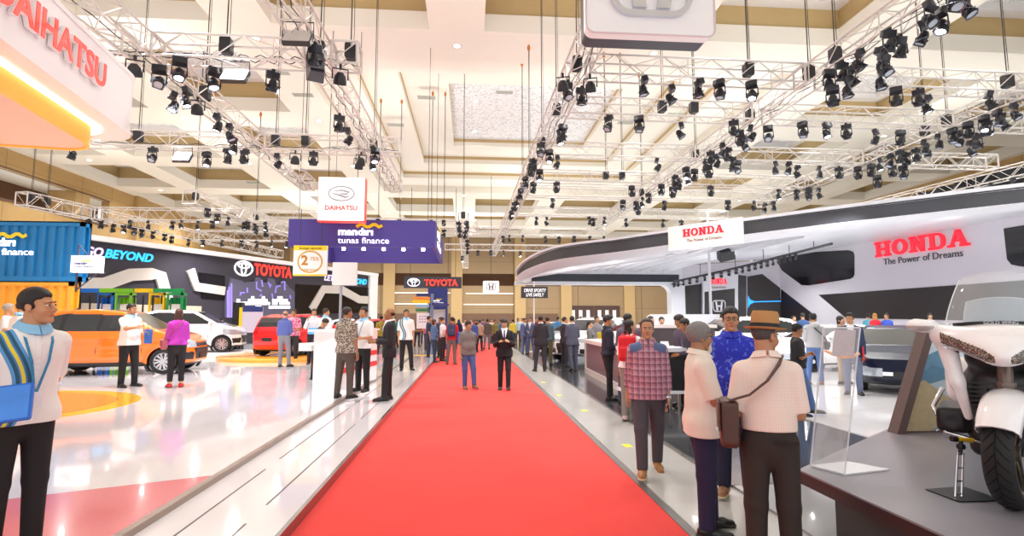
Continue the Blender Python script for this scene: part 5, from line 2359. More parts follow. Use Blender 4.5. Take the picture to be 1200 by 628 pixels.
m_can = mat('canopy_white', 'e3e6ed', .4, var=.01)
m_band = NT('canopy_band', .22)
m_band = m_band.out(m_band.mix(m_band.noise(.35, 2), hx('3c3c40'), hx('565a62')))
I2 = lambda i, d, z: (*inward(i, d), z)
sheet('rim', lambda i: [I2(i, .6, K[i][2]), I2(i, -.05, K[i][2]), I2(i, -.05, K[i][2] - .13), I2(i, .06, K[i][2] - .13)], m_can)
sheet('dark_band', lambda i: [I2(i, .04, K[i][2] - .12), I2(i, .04, K[i][3])], m_band)
sheet('lip', lambda i: [I2(i, .06, K[i][3] + .01), I2(i, -.03, K[i][3]), I2(i, .0, K[i][3] - .06), I2(i, .28, K[i][4] + .05), I2(i, .5, K[i][4]), I2(i, .9, K[i][4] + .12), I2(i, .95, K[i][2] - .25)], m_can)
S1a, S2a, S2b, S2c = (15.6, 39.9), (22.75, 38.5), (24.8, 22.6), (26.4, 10.2)
back = [(3.5, 38.9), (4.2, 39.9), (15.6, 40.2), S2a, S2b, S2c]
m = MB()
pl = [(k[0], k[1]) for k in K[:-1]] + back
low = [(k[0], k[1], k[2] - .18) for k in K[:-1]] + [(3.5, 38.9, 4.5), (4.2, 39.9, 4.9), (15.6, 40.2, 5.75), (*S2a, 6.15), (*S2b, 6.35), (*S2c, 6.4)]
n = len(low)
m.add([off(*p) for p in low] + [off(p[0], p[1], p[2] + .1) for p in low], [tuple(range(n)), tuple(range(2 * n - 1, n - 1, -1))])
m.build('deck', m_can, t)
# back beam
m = MB()
for (x0, z0), (x1, z1) in zip([(4.2, 4.75), (6, 5.0)], [(6, 5.0), (15.6, 5.0)]):
    m.add([off(x0, 39.6, 4.42), off(x1, 39.6, 4.42), off(x1, 39.6, z1), off(x0, 39.6, z0)], [(0, 1, 2, 3)])
m.build('back_band', mat('band_blueblack', '2a2f3c', .3), t)
m = MB()
m.bx(off(3.3, 39.3, 4.2), off(15.9, 40.2, 4.42))
m.bx(off(5.5, 39.65, 4.4), off(15.9, 40.2, 5.75))
m.build('back_beam', m_can, t)
# leg with a rounded inner corner
m = MB()
m.bx(off(14.85, 39.3, 0.06), off(15.9, 40.2, 4.3))
q = [(14.86, 4.21)] + [(14.86 - .7 + .7 * math.cos(R(a)), 3.5 + .71 * math.sin(R(a))) for a in range(0, 91, 15)]
m.prism([(x - A0.x, z) for x, z in q], -.85, 0, frame((0, 39.3 - A0.y, 0), (1, 0, 0), (0, 0, 1)))
m.build('leg', m_can, t)
# fins under the deck
xs = np.arange(4.9, 14.6, .86)


def front_y(x):
    for a, b in zip(K, K[1:]):
        if min(a[0], b[0]) <= x <= max(a[0], b[0]) and abs(a[0] - b[0]) > 1e-6:
            return a[1] + (b[1] - a[1]) * (x - a[0]) / (b[0] - a[0])
    return 33


for x in xs:
    x = float(x)
    y0, y1 = front_y(x) + 1.4, (39.5 if x < 15.6 else 38.4)
    m = MB()
    m.bx(off(x - .03, y0, 5.15 if x > 6.2 else 4.9), off(x + .03, y1, 5.66 if x > 6.2 else 5.3))
    m.build('ceiling_fin', m_can, t)
# sign box on the canopy edge
pa, pb = Vector(KP[2][:2] + (0,)), Vector(KP[3][:2] + (0,))
e0, e1 = atd(783, 281, 26.6), atd(870, 274, 23.9)
e0.z = e1.z = 0
xd = (e1 - e0).normalized()
nn = xd.cross(Vector((0, 0, 1)))
t2 = thing('fascia_sign', 'white sign box with red capitals fixed to the canopy edge above the slim post', 'sign', e0)
FM = frame((0, 0, 0), xd, (0, 0, 1))
Lb = (e1 - e0).length
m = MB()
m.prism([(0, 4.98), (Lb, 4.98), (Lb, 6.12), (0, 6.12)], -.14, .0, FM)
m.build('box', mat('sign_cream', 'fbf1ee', .4, var=0, emit=.25), t2)
m_hred = mat('letter_red', 'f0283c', .35, var=0, emit=.55)
sm = slab_text('HONDA', .36, FM @ Matrix.Translation((Lb * .5, 5.55, .01)), .04, width=2.05)
sm.build('lettering', m_hred, t2)
lettering('The Power of Dreams', .2, FM @ Matrix.Translation((Lb * .51, 5.28, .01)), mat('ink_brownish', '8d6f68', .5), t2, width=1.75, depth=.02)
# slim white post
c = gnd(834.5, 28.5, .06)
t2 = thing('slim_post', 'tall slim white post rising through the canopy behind its sign box', 'post', c)
m = MB()
m.tube((0, 0, 0), (0, 0, 7.2), .075, 12)
m.lathe([(.28, 0), (.28, .02), (.07, .04)], 18)
m.build('post', m_can, t2, 50)
m = MB()
m.lathe([(.085, 7.16), (.1, 7.2), (.06, 7.26), (.001, 7.27)], 12)
m.build('cap', m_can, t2, 50)

# ------------------------------------------------------------------ walls of the right stand
m_wallw = mat('stand_white', 'd8d5de', .4, var=.015, scale=.3)
m_led = NT('led_wall', .3)
m_led = m_led.out(m_led.mix(m_led.stripe(m_led.z, .16, .1), hx('2a2629'), hx('1f1c20')))
p0 = Vector((*S2a, 0))
sx = (Vector((*S2c, 0)) - p0).normalized()
sn = sx.cross(Vector((0, 0, 1)))
SM = frame(p0, sx, (0, 0, 1))
SI = SM.inverted()
SL = (Vector((*S2c, 0)) - p0).length


def sw(px, py, n=0.0):
    p = SI @ onp(px, py, p0 + sn * n, sn)
    return (p.x, p.y)


t = thing('stand_wall', 'tall white stand wall with dark openings and red lettering, right side', 'stand wall', p0)
LM = Matrix.Translation(-p0) @ SM
m = MB()
m.prism([(0, .06), (SL, .06), (SL, 6.4), (0, 6.15)], -.5, 0, LM)
m.build('wall_panel', m_wallw, t)
m = MB()
m.prism([sw(*p) for p in ((913, 303), (916, 299), (921, 297), (995, 293.3), (1000, 295), (1001.5, 299), (1001.5, 321), (1000, 325), (996, 327), (948, 334.5), (940, 334), (917, 317), (913, 310))][::-1], 0, .05, LM)
m.prism([sw(*p) for p in ((1177, 268), (1236, 258), (1236, 316), (1196, 312), (1186, 310), (1181, 304))][::-1], 0, .05, LM)
m.build('dark_window', mat('window_dark', '17161b', .12, var=.2, scale=2), t)
m = MB()
m.prism([sw(*p) for p in ((960, 345.5), (1250, 325), (1250, 378), (992, 372.5))][::-1], 0, .06, LM)
m.prism([sw(*p) for p in ((916, 339), (957, 371), (957, 376), (916, 376))][::-1], 0, .06, LM)
m.build('led_screen', m_led, t)
a, b = sw(1027, 302.5), sw(1139, 284.5)
wH = b[0] - a[0]
zc = (sw(1083, 297)[1])
slab_text('HONDA', .86, LM @ Matrix.Translation(((a[0] + b[0]) / 2, zc + .12, .01)), .10, width=wH).build('lettering', m_hred, t)
a, b = sw(1036, 309), sw(1129, 298)
lettering('The Power of Dreams', .52, LM @ Matrix.Translation(((a[0] + b[0]) / 2, sw(1083, 303)[1] - .1, .01)), mat('ink_slate', '4a4650', .5), t, width=b[0] - a[0], depth=.03)
# rear wall with the portal
q0 = Vector((15.9, 39.9, 0))
rx = (p0 - q0).normalized()
rn = rx.cross(Vector((0, 0, 1)))
RM = frame(q0, rx, (0, 0, 1))
RI = RM.inverted()
RL = (p0 - q0).length


def rw(px, py, n=0.0):
    p = RI @ onp(px, py, q0 + rn * n, rn)
    return (p.x, p.y)


t = thing('stand_wall', 'rear wall of the right stand with dark screens and an arched white portal', 'stand wall', q0)
LM = Matrix.Translation(-q0) @ RM
m = MB()
m.prism([(-.1, .06), (RL, .06), (RL, 6.1), (-.1, 5.7)], -.4, 0, LM)
m.build('wall_panel', m_wallw, t)
m = MB()
m.prism([rw(*p) for p in ((796, 336), (822, 332.5), (822, 376), (796, 376))][::-1], 0, .05, LM)
m.prism([rw(*p) for p in ((876, 324), (893, 321), (916, 339), (916, 376), (876, 376))][::-1], 0, .05, LM)
m.build('led_screen', m_led, t)
m = MB()
m.prism([rw(*p, .05) for p in ((876.5, 346), (879, 351), (884, 353), (915.5, 352.3), (915.5, 353.3), (884, 354.2), (879, 356.5), (876.5, 361))][::-1], .05, .06, LM)
m.build('blue_flare', mat('led_blue', '1e8cf0', .3, emit=1.6, var=0), t)
m = MB()
m.prism([rw(*p, .6) for p in ((824, 327), (830, 323), (860, 319.5), (865, 321), (865, 376), (824, 376))][::-1], 0.05, .6, LM)
m.build('portal', m_can, t)
m = MB()
m.prism([rw(*p, .6) for p in ((825.5, 342), (861, 338), (861, 376), (825.5, 376))][::-1], .6, .62, LM)
m.prism([rw(*p, .6) for p in ((866, 322), (875, 323), (875, 376), (866, 376))][::-1], .05, .5, LM)
m.build('portal_screen', mat('screen_graphite', '2a282b', .25), t)
a, b = rw(831.5, 333, .6), rw(852, 330, .6)
slab_text('HONDA', .42, LM @ Matrix.Translation(((a[0] + b[0]) / 2, a[1], .61)), .04, width=b[0] - a[0]).build('lettering', m_hred, t)
lettering('The Power of Dreams', .2, LM @ Matrix.Translation(((a[0] + b[0]) / 2, a[1] - .3, .61)), mat('ink_brownish', '8d6f68', .5), t, width=1.0, depth=.02)
m = MB()
c = rw(842.5, 358.5, .62)
honda_emblem(m, LM @ Matrix.Translation((c[0], c[1], .63)) @ Matrix.Scale(.85, 4, (1, 0, 0)), 1.05, .06)
m.build('emblem', m_silver, t)
# dark curtain behind the stand
m = MB()
n = 90
P = []
for k in range(n + 1):
    f = k / n
    P.append((27.2 + 1.6 * f * 0 + .18 * math.sin(k * 1.3), 34 - 24 * f))
vs = [(x, y, z) for x, y in P for z in (.06, 9.3)]
m.add(vs, [(2 * k, 2 * k + 2, 2 * k + 3, 2 * k + 1) for k in range(n)])
m.add([(x + .06, y, z) for x, y in P for z in (.06, 9.3)], [(2 * k + 1, 2 * k + 3, 2 * k + 2, 2 * k) for k in range(n)])
tag(m.build('curtain', mat('curtain_black', '16151c', .9), None, 180, loc=(27.2, 22, 0)), 'tall black curtain hanging behind the white stand at the right edge', 'curtain')

# rail of little spotlights under the canopy
ra, rb_, rc = atd(790, 330, 37), atd(862, 314, 33), atd(975, 285.5, 27)
t = thing('spotlight_rail', 'curved dark rail under the white canopy', 'rail', ra)
rp = catmull([tuple(ra), tuple(rb_), tuple(atd(925, 298, 29.5)), tuple(rc)], 8)
m = MB()
m.path([Vector(p) - ra for p in rp], .07, 6)
m.build('rail', m_blk, t, 50)
for i in range(1, 6):
    m = MB()
    p = Vector(rp[i * 4]) - ra
    m.tube(p, p + Vector((0, 0, 5.66 - rp[i * 4][2])), .02, 5)
    m.build('hanger', m_blk, t)
src = barn_light(.3, m_lens, False)
src_on = barn_light(.5, m_lens_on, False)
for i in range(20):
    f = i / 19 * (len(rp) - 8)
    k = int(f)
    p = Vector(rp[k]).lerp(Vector(rp[min(k + 1, len(rp) - 1)]), f - k)
    c = copy_tree(src_on if i % 3 == 1 else src)
    c.location = p + Vector((0, 0, -.03))
    c.rotation_euler = (0, 0, rnd.uniform(-.8, .8))
    c.scale = (.8,) * 3
    tag(c, 'small black spotlight on the curved rail under the white canopy', 'spotlight', 'spotlights on the canopy rail')
for o in (src, src_on):
    bpy.data.objects.remove(o)
for (x, y, z, e) in ((9, 34, 4.6, 260), (13, 30, 4.6, 330), (17, 27, 4.6, 330), (20, 34, 4.6, 330), (14, 36, 4.4, 260), (21, 22, 4.6, 330), (6.5, 36, 4.3, 160)):
    lamp('SPOT', 'canopy_lamp', (x, y, z), e, size=.1, rot=(0, 0, 0), spot=170, blend=.5)
    lamp('SPOT', 'canopy_fill', (x, y, 3.6), e * .35, size=.1, rot=(PI, 0, 0), spot=170, blend=.5)  # added upward fill for the deck underside, no fitting there
t = thing('loudspeaker', 'black loudspeaker tilted under the canopy beside the slim post', 'loudspeaker', atd(850, 294, 28.5))
m = MB()
m.box((0, 0, -.2), (.75, .5, .55), 0, 0, Matrix.Rotation(.5, 4, 'X') @ Matrix.Rotation(-.25, 4, 'Y'))
m.build('cabinet', m_blk2, t)
m = MB()
m.box((0, -.26, -.2), (.68, .02, .48), 0, 0, Matrix.Rotation(.5, 4, 'X') @ Matrix.Rotation(-.25, 4, 'Y'))
m.build('grille', m_blk, t)
m = MB()
m.tube((0, 0, 0), (0, 0, 5.66 - t.location.z), .03, 6)
m.build('bracket', m_blk, t)

# ------------------------------------------------------------------ counters
t = thing('counter', 'long low counter with mauve front and white edges behind the dark floor', 'counter')
P0, P1 = flr(686.5, 437, .05), flr(734, 463, .05)
t.location = P0
xd = P1 - P0
xd.z = 0
FM = frame((0, 0, 0), xd, (0, 0, 1))
Lb = xd.length
m = MB()
m.prism([(0, .16), (Lb, .16), (Lb, .9), (0, .9)], -.6, -.02, FM)
m.build('front_panel', mat('mauve_panel', '7a5f66', .4, var=.04), t)
m = MB()
m.prism([(-.06, .9), (Lb + .05, .9), (Lb + .05, 1.0), (-.06, 1.0)], -.7, .04, FM)
m.build('worktop', mat('counter_pale', 'f1e4e0', .3), t)
m = MB()
m.prism([(-.06, .0), (Lb + .05, .0), (Lb + .05, .16), (-.06, .16)], -.66, .02, FM)
m.prism([(-.06, .16), (.03, .16), (.03, .9), (-.06, .9)], -.66, .02, FM)
m.build('plinth', mat('counter_pale', 'f1e4e0', .3), t)
t = thing('counter', 'standing desk with black front, white top and steel legs behind the plaid-shirted man', 'counter')
c = gnd(736, 9.1, .05)
e = gnd(812, 9.1, .05)
t.location = c
L_ = e.x - c.x
m = MB()
m.bx((0, 0, 1.03), (L_, .7, 1.10))
m.build('worktop', m_can, t)
m = MB()
m.bx((.03, .04, .38), (L_ - .03, .6, 1.03))
m.build('cabinet', mat('desk_black', '1d1c20', .35), t)
m = MB()
m.bx((0, .0, .33), (L_, .66, .38))
m.build('shelf', m_can, t)
for x in (.22, L_ - .15):
    for y in (.12, .55):
        m = MB()
        m.tube((x, y, 0), (x, y, .35), .035, 12)
        m.lathe([(.07, 0), (.07, .015), (.036, .02)], 14, Matrix.Translation((x, y, 0)))
        m.build('leg', steel, t, 50)
t = thing('counter', 'tall bar with pale top and dark body behind the standing desk', 'counter')
c, e = gnd(756, 13.0, .05), gnd(846, 13.0, .05)
t.location = c
L_ = e.x - c.x
m = MB()
m.bx((0, 0, 1.38), (L_, .6, 1.46))
m.build('worktop', mat('counter_pale', 'f1e4e0', .3), t)
m = MB()
m.bx((.04, .04, 0), (L_ - .04, .55, 1.38))
m.build('body', mat('bar_brown', '4d4044', .4), t)
t = thing('screen_wall', 'low white curved-corner partition below the rear screens', 'partition')
c, e = gnd(760, 27, .06), gnd(850, 27, .06)
t.location = c
L_ = e.x - c.x
m = MB()
m.prism([(0, 0), (L_, 0), (L_, 1.85), (.3, 1.85)] + [(.3 - .3 * math.sin(R(a)), 1.55 + .3 * math.cos(R(a))) for a in (15, 30, 45, 60, 75, 90)], -.3, 0, front((0, 0, 0)))
m.build('panel', m_can, t)
m = MB()
m.prism([(0, 0), (L_, 0), (L_, .12), (0, .12)], -.31, .01, front((0, 0, 0)))
m.build('skirting', m_silver, t)

# ------------------------------------------------------------------ display podium at the right
ZD = .5
pod = [(2.48, 1.0), (2.48, 4.06), (4.34, 5.48), (8.2, 5.1), (8.2, 1.0)]
t = thing('podium', 'grey-topped dark display podium carrying the white motorcycle', 'podium', (4.5, 3.2, 0))
rel = lambda P: [(x - 4.5, y - 3.2) for x, y in P]
m = MB()
m.prism(rel(pod)[::-1], ZD - .012, ZD)
m.build('top', mat('podium_grey', '85828a', .3, var=.04, scale=2, coat=.15), t)
m = MB()
m.prism(rel([(2.485, 1.005), (2.485, 4.055), (4.335, 5.47), (8.195, 5.095), (8.195, 1.005)])[::-1], ZD - .10, ZD - .012)
m.build('edge', mat('podium_dark', '2f1f20', .3, var=.05), t)
m = MB()
m.prism(rel([(2.62, 1.1), (2.62, 3.86), (4.36, 5.2), (8.1, 4.9), (8.1, 1.1)])[::-1], 0.05, ZD - .10)
m.build('base', mat('podium_dark', '2f1f20', .3, var=.05), t)

# picture panel with the mountain road
t = thing('picture_panel', 'slanted picture panel of a mountain road standing on the podium', 'display panel')
yP = 5.0
bl, br, tl = onp(1047, 507, Vector((0, 5.25, 0)), Vector((0, 1, 0))), None, onp(1083, 384, Vector((0, 5.25, 0)), Vector((0, 1, 0)))
bl.z = ZD
t.location = (bl.x, 5.25, ZD)
hp = tl.z - ZD
sl = (tl.x - bl.x)
wp = 1.65
PM = front((0, 0, 0))
m = MB()
m.prism([(0, 0), (wp, 0), (wp - .1, hp), (sl, hp)], -.08, 0, PM)
m.build('board', mat('board_brown', '5d4744', .5), t)
m = MB()
m.prism([(0, 0), (.085, 0), (sl + .085, hp), (sl, hp)], .0, .05, PM)
m.build('edge_post', mat('board_brown', '5d4744', .5), t)
X = lambda u, v: (sl * v + .085 + u * (wp - .2), v * hp)      # picture coordinates
pic = (('sky', [(0, .02), (1, .02), (1, .985), (0, .985)], 'cfe3ee', .002), ('far_mountain', [(0, .45), (0, .72), (.12, .80), (.22, .76), (.33, .66), (.5, .58), (.7, .62), (1, .5), (1, .3), (0, .3)], '5d8fae', .004), ('near_mountain', [(0, .55), (.08, .64), (.2, .6), (.36, .46), (.6, .36), (.6, .25), (0, .25)], '4f7f9c', .006), ('snow_field', [(.0, .42), (.2, .50), (.42, .40), (.6, .36), (.6, .28), (0, .28)], 'aebfca', .008), ('ground', [(0, .02), (1, .02), (1, .3), (.5, .31), (.0, .34)], '8f8a78', .010), ('hill', [(0, .02), (.30, .02), (.42, .26), (.30, .30), (.15, .42), (.05, .50), (0, .46)], 'b3a27c', .012), ('road', [(.20, .02), (.75, .02), (.66, .18), (.55, .26), (.44, .30), (.40, .28), (.38, .2)], '8c8f95', .014))
for nme, pts, cc, dp in pic:
    m = MB()
    m.prism([X(*p) for p in pts], dp - .002, dp, PM)
    o = m.build('printed_' + nme, mat('print_' + nme, cc, .4, var=.22 if nme in ('hill', 'far_mountain', 'near_mountain') else .05, scale=14), t, fix=True)
m = MB()
stroke(m, [X(*p) for p in ((.24, .02), (.40, .2), (.42, .27), (.46, .295))], .012, .014, .016, PM)
m.build('printed_road_line', m_white, t)

# clear acrylic sign holder
t = thing('sign_holder', 'clear acrylic sign holder on the left corner of the podium', 'sign holder')
b0, b1 = flr(950, 547, ZD), flr(990, 557.5, ZD)
c0, c1_ = atd(965, 384, 4.12), atd(1008, 384, 4.0)
t.location = (b0.x, b0.y, ZD)
B0 = Vector((b0.x, b0.y, ZD))
clear = mat('clear_acrylic', 'eef4f6', .03, var=0, alpha=.16, spec=.8)
edge = mat('acrylic_edge', 'f6fafc', .2, var=0, alpha=.6)
v = [Vector((0, 0, .012)), b1 - B0 + Vector((0, 0, .012)), c1_ - B0, c0 - B0]
nrm = (v[1] - v[0]).cross(v[3] - v[0]).normalized() * .006
m = MB()
m.add(v + [p + nrm for p in v], [(3, 2, 1, 0), (4, 5, 6, 7), (0, 1, 5, 4), (1, 2, 6, 5), (2, 3, 7, 6), (3, 0, 4, 7)])
m.build('clear_panel', clear, t)
m = MB()
for a, b in ((0, 3), (1, 2), (3, 2), (0, 1)):
    m.tube(v[a], v[b], .006, 5)
m.build('panel_edge', edge, t)
xv = (v[1] - v[0])
bk = Vector((-xv.y, xv.x, 0)).normalized() * .28
m = MB()
q = [Vector((0, 0, 0)), Vector((xv.x, xv.y, 0)), Vector((xv.x, xv.y, 0)) + bk + Vector((.16, 0, 0)), bk + Vector((.10, 0, 0))]
m.prism([(p.x, p.y) for p in q], 0.001, .012)
m.build('base_plate', mat('acrylic_white', 'f4f6f8', .15), t)


def onpan(u, w, k=.012):
    a = v[0].lerp(v[1], u)
    b = v[3].lerp(v[2], u)
    return a.lerp(b, w) - nrm.normalized() * k


m = MB()
qq = [onpan(.28, .80), onpan(.88, .80), onpan(.86, .985), onpan(.28, .985)]
m.add(qq + [p - nrm.normalized() * .003 for p in qq], [(0, 1, 2, 3), (7, 6, 5, 4)])
m.build('paper', mat('paper_mauve', 'c9b9c0', .6), t)
m = MB()
for k in range(9):
    w = .955 - k * .017
    m.tube(onpan(.34, w, .017), onpan(.34 + (.36 if k % 3 else .25), w, .017), .0016, 4)
m.build('print_line', mat('ink_slate', '4a4650', .5), t)
m = MB()
m.path([onpan(u, .83 - .045 * math.sin(PI * u) ** .8 + .012 * (1 - u), .03 + .04 * math.sin(PI * u)) for u in np.linspace(.02, .96, 14)], .012, 6)
m.build('orange_lip', mat('lip_orange', 'f2a85c', .25, var=0, emit=.25), t, 60)  # edge glow of the lip put in as orange emission
# ------------------------------------------------------------------ cars
m_tyre = mat('tyre_rubber', '1b1b1d', .7, var=.1, bump=.2)
m_alloy = mat('alloy_silver', 'c9cbd0', .25, .8, var=0)
m_alloyd = mat('alloy_dark', '2a2b2f', .4, .4, var=0)  # plain dark metal for rims, forks and fittings
m_glass = mat('car_glass', '23272b', .06, var=.1, scale=3, coat=.6)
m_headl = mat('headlamp_glass', 'b9c2cc', .08, .3, var=.3, scale=20)
m_tail = mat('tail_lamp', 'b3121a', .15, var=.1, coat=.5)
m_plast = mat('car_plastic', '1c1c1f', .45, var=.05)
m_chrome = mat('chrome_trim', 'd5d7dc', .12, 1.0, var=0)
CARS = {
    'hatch': dict(L=3.66, W=1.66, prof=[(-1.79, .36), (-1.83, .60), (-1.80, .92), (-1.66, 1.22), (-1.5, 1.44), (-1.05, 1.54), (-.3, 1.56), (.25, 1.50), (1.0, 1.06), (1.52, .93), (1.75, .78), (1.83, .55), (1.79, .27), (1.6, .19), (-1.6, .19)],
                  win=[(-1.52, 1.02), (-1.36, 1.36), (-.95, 1.45), (.2, 1.42), (.86, 1.05)], pil=(-.98, -.22), doors=(.72, -.24, -1.0), ax=(1.19, -1.22), wr=.305, ws=(.25, 1.06, 1.5), rw=-1.42),
    'sedan': dict(L=4.6, W=1.80, prof=[(-2.26, .40), (-2.30, .7), (-2.25, 1.0), (-1.75, 1.06), (-1.05, 1.38), (-.5, 1.43), (.15, 1.38), (1.05, .98), (1.75, .86), (2.18, .74), (2.30, .52), (2.25, .26), (2.05, .19), (-2.05, .19)],
                  win=[(-1.62, 1.02), (-1.0, 1.32), (-.5, 1.36), (.1, 1.31), (.8, .99)], pil=(-1.15, -.3), doors=(.7, -.3, -1.2), ax=(1.42, -1.30), wr=.325, ws=(.1, .98, 1.36), rw=-1.15),
    'suv': dict(L=4.3, W=1.78, prof=[(-2.1, .42), (-2.15, .75), (-2.10, 1.08), (-1.95, 1.40), (-1.75, 1.60), (-1.0, 1.68), (-.1, 1.68), (.35, 1.60), (1.05, 1.15), (1.75, 1.03), (2.06, .88), (2.15, .6), (2.1, .32), (1.9, .24), (-1.9, .24)],
                win=[(-1.85, 1.14), (-1.68, 1.48), (-1.1, 1.58), (.3, 1.53), (.92, 1.14)], pil=(-1.1, -.25), doors=(.75, -.28, -1.15), ax=(1.36, -1.32), wr=.34, ws=(.32, 1.15, 1.6), rw=-1.7),
}


def wheel(parent, x, y, r, side, spokes=6):
    w = .19
    T = Matrix.Translation((x, y, r)) @ Matrix.Rotation(R(90), 4, 'X')       # lathe z -> -y
    m = MB()
    m.lathe([(r * .68, -w / 2), (r * .93, -w / 2), (r * .99, -w * .38), (r, 0), (r * .99, w * .38), (r * .93, w / 2), (r * .68, w / 2), (r * .66, 0), (r * .68, -w / 2)], 28, T)
    o = m.build('wheel', m_tyre, parent, 35)
    m = MB()
    m.lathe([(r * .69, -w / 2 + .005), (r * .66, -w * .2), (r * .66, w * .2), (r * .69, w / 2 - .005)], 28, T)
    m.lathe([(.001, 0), (r * .66, 0)], 20, T)
    m.build('rim', m_alloyd, o, 35)
    m = MB()
    zf = -side * (w / 2 - .015)
    for k in range(spokes):
        A = T @ Matrix.Rotation(2 * PI * k / spokes, 4, 'Z')
        for s_ in (-1, 1):
            m.prism([(s_ * .012, .03), (s_ * .012 + .03, .03), (s_ * r * .20 + .025, r * .66), (s_ * r * .20 - .025, r * .66)], zf - .012, zf + .012, A)
    m.lathe([(.001, zf - .02), (.06, zf - .02), (.07, zf), (.06, zf + .02), (.001, zf + .02)], 14, T)
    stroke(m, ell(r * .67, r * .67, 28), .025, zf - .012, zf + .012, T, True)
    m.build('spokes', m_alloy, o, 30)


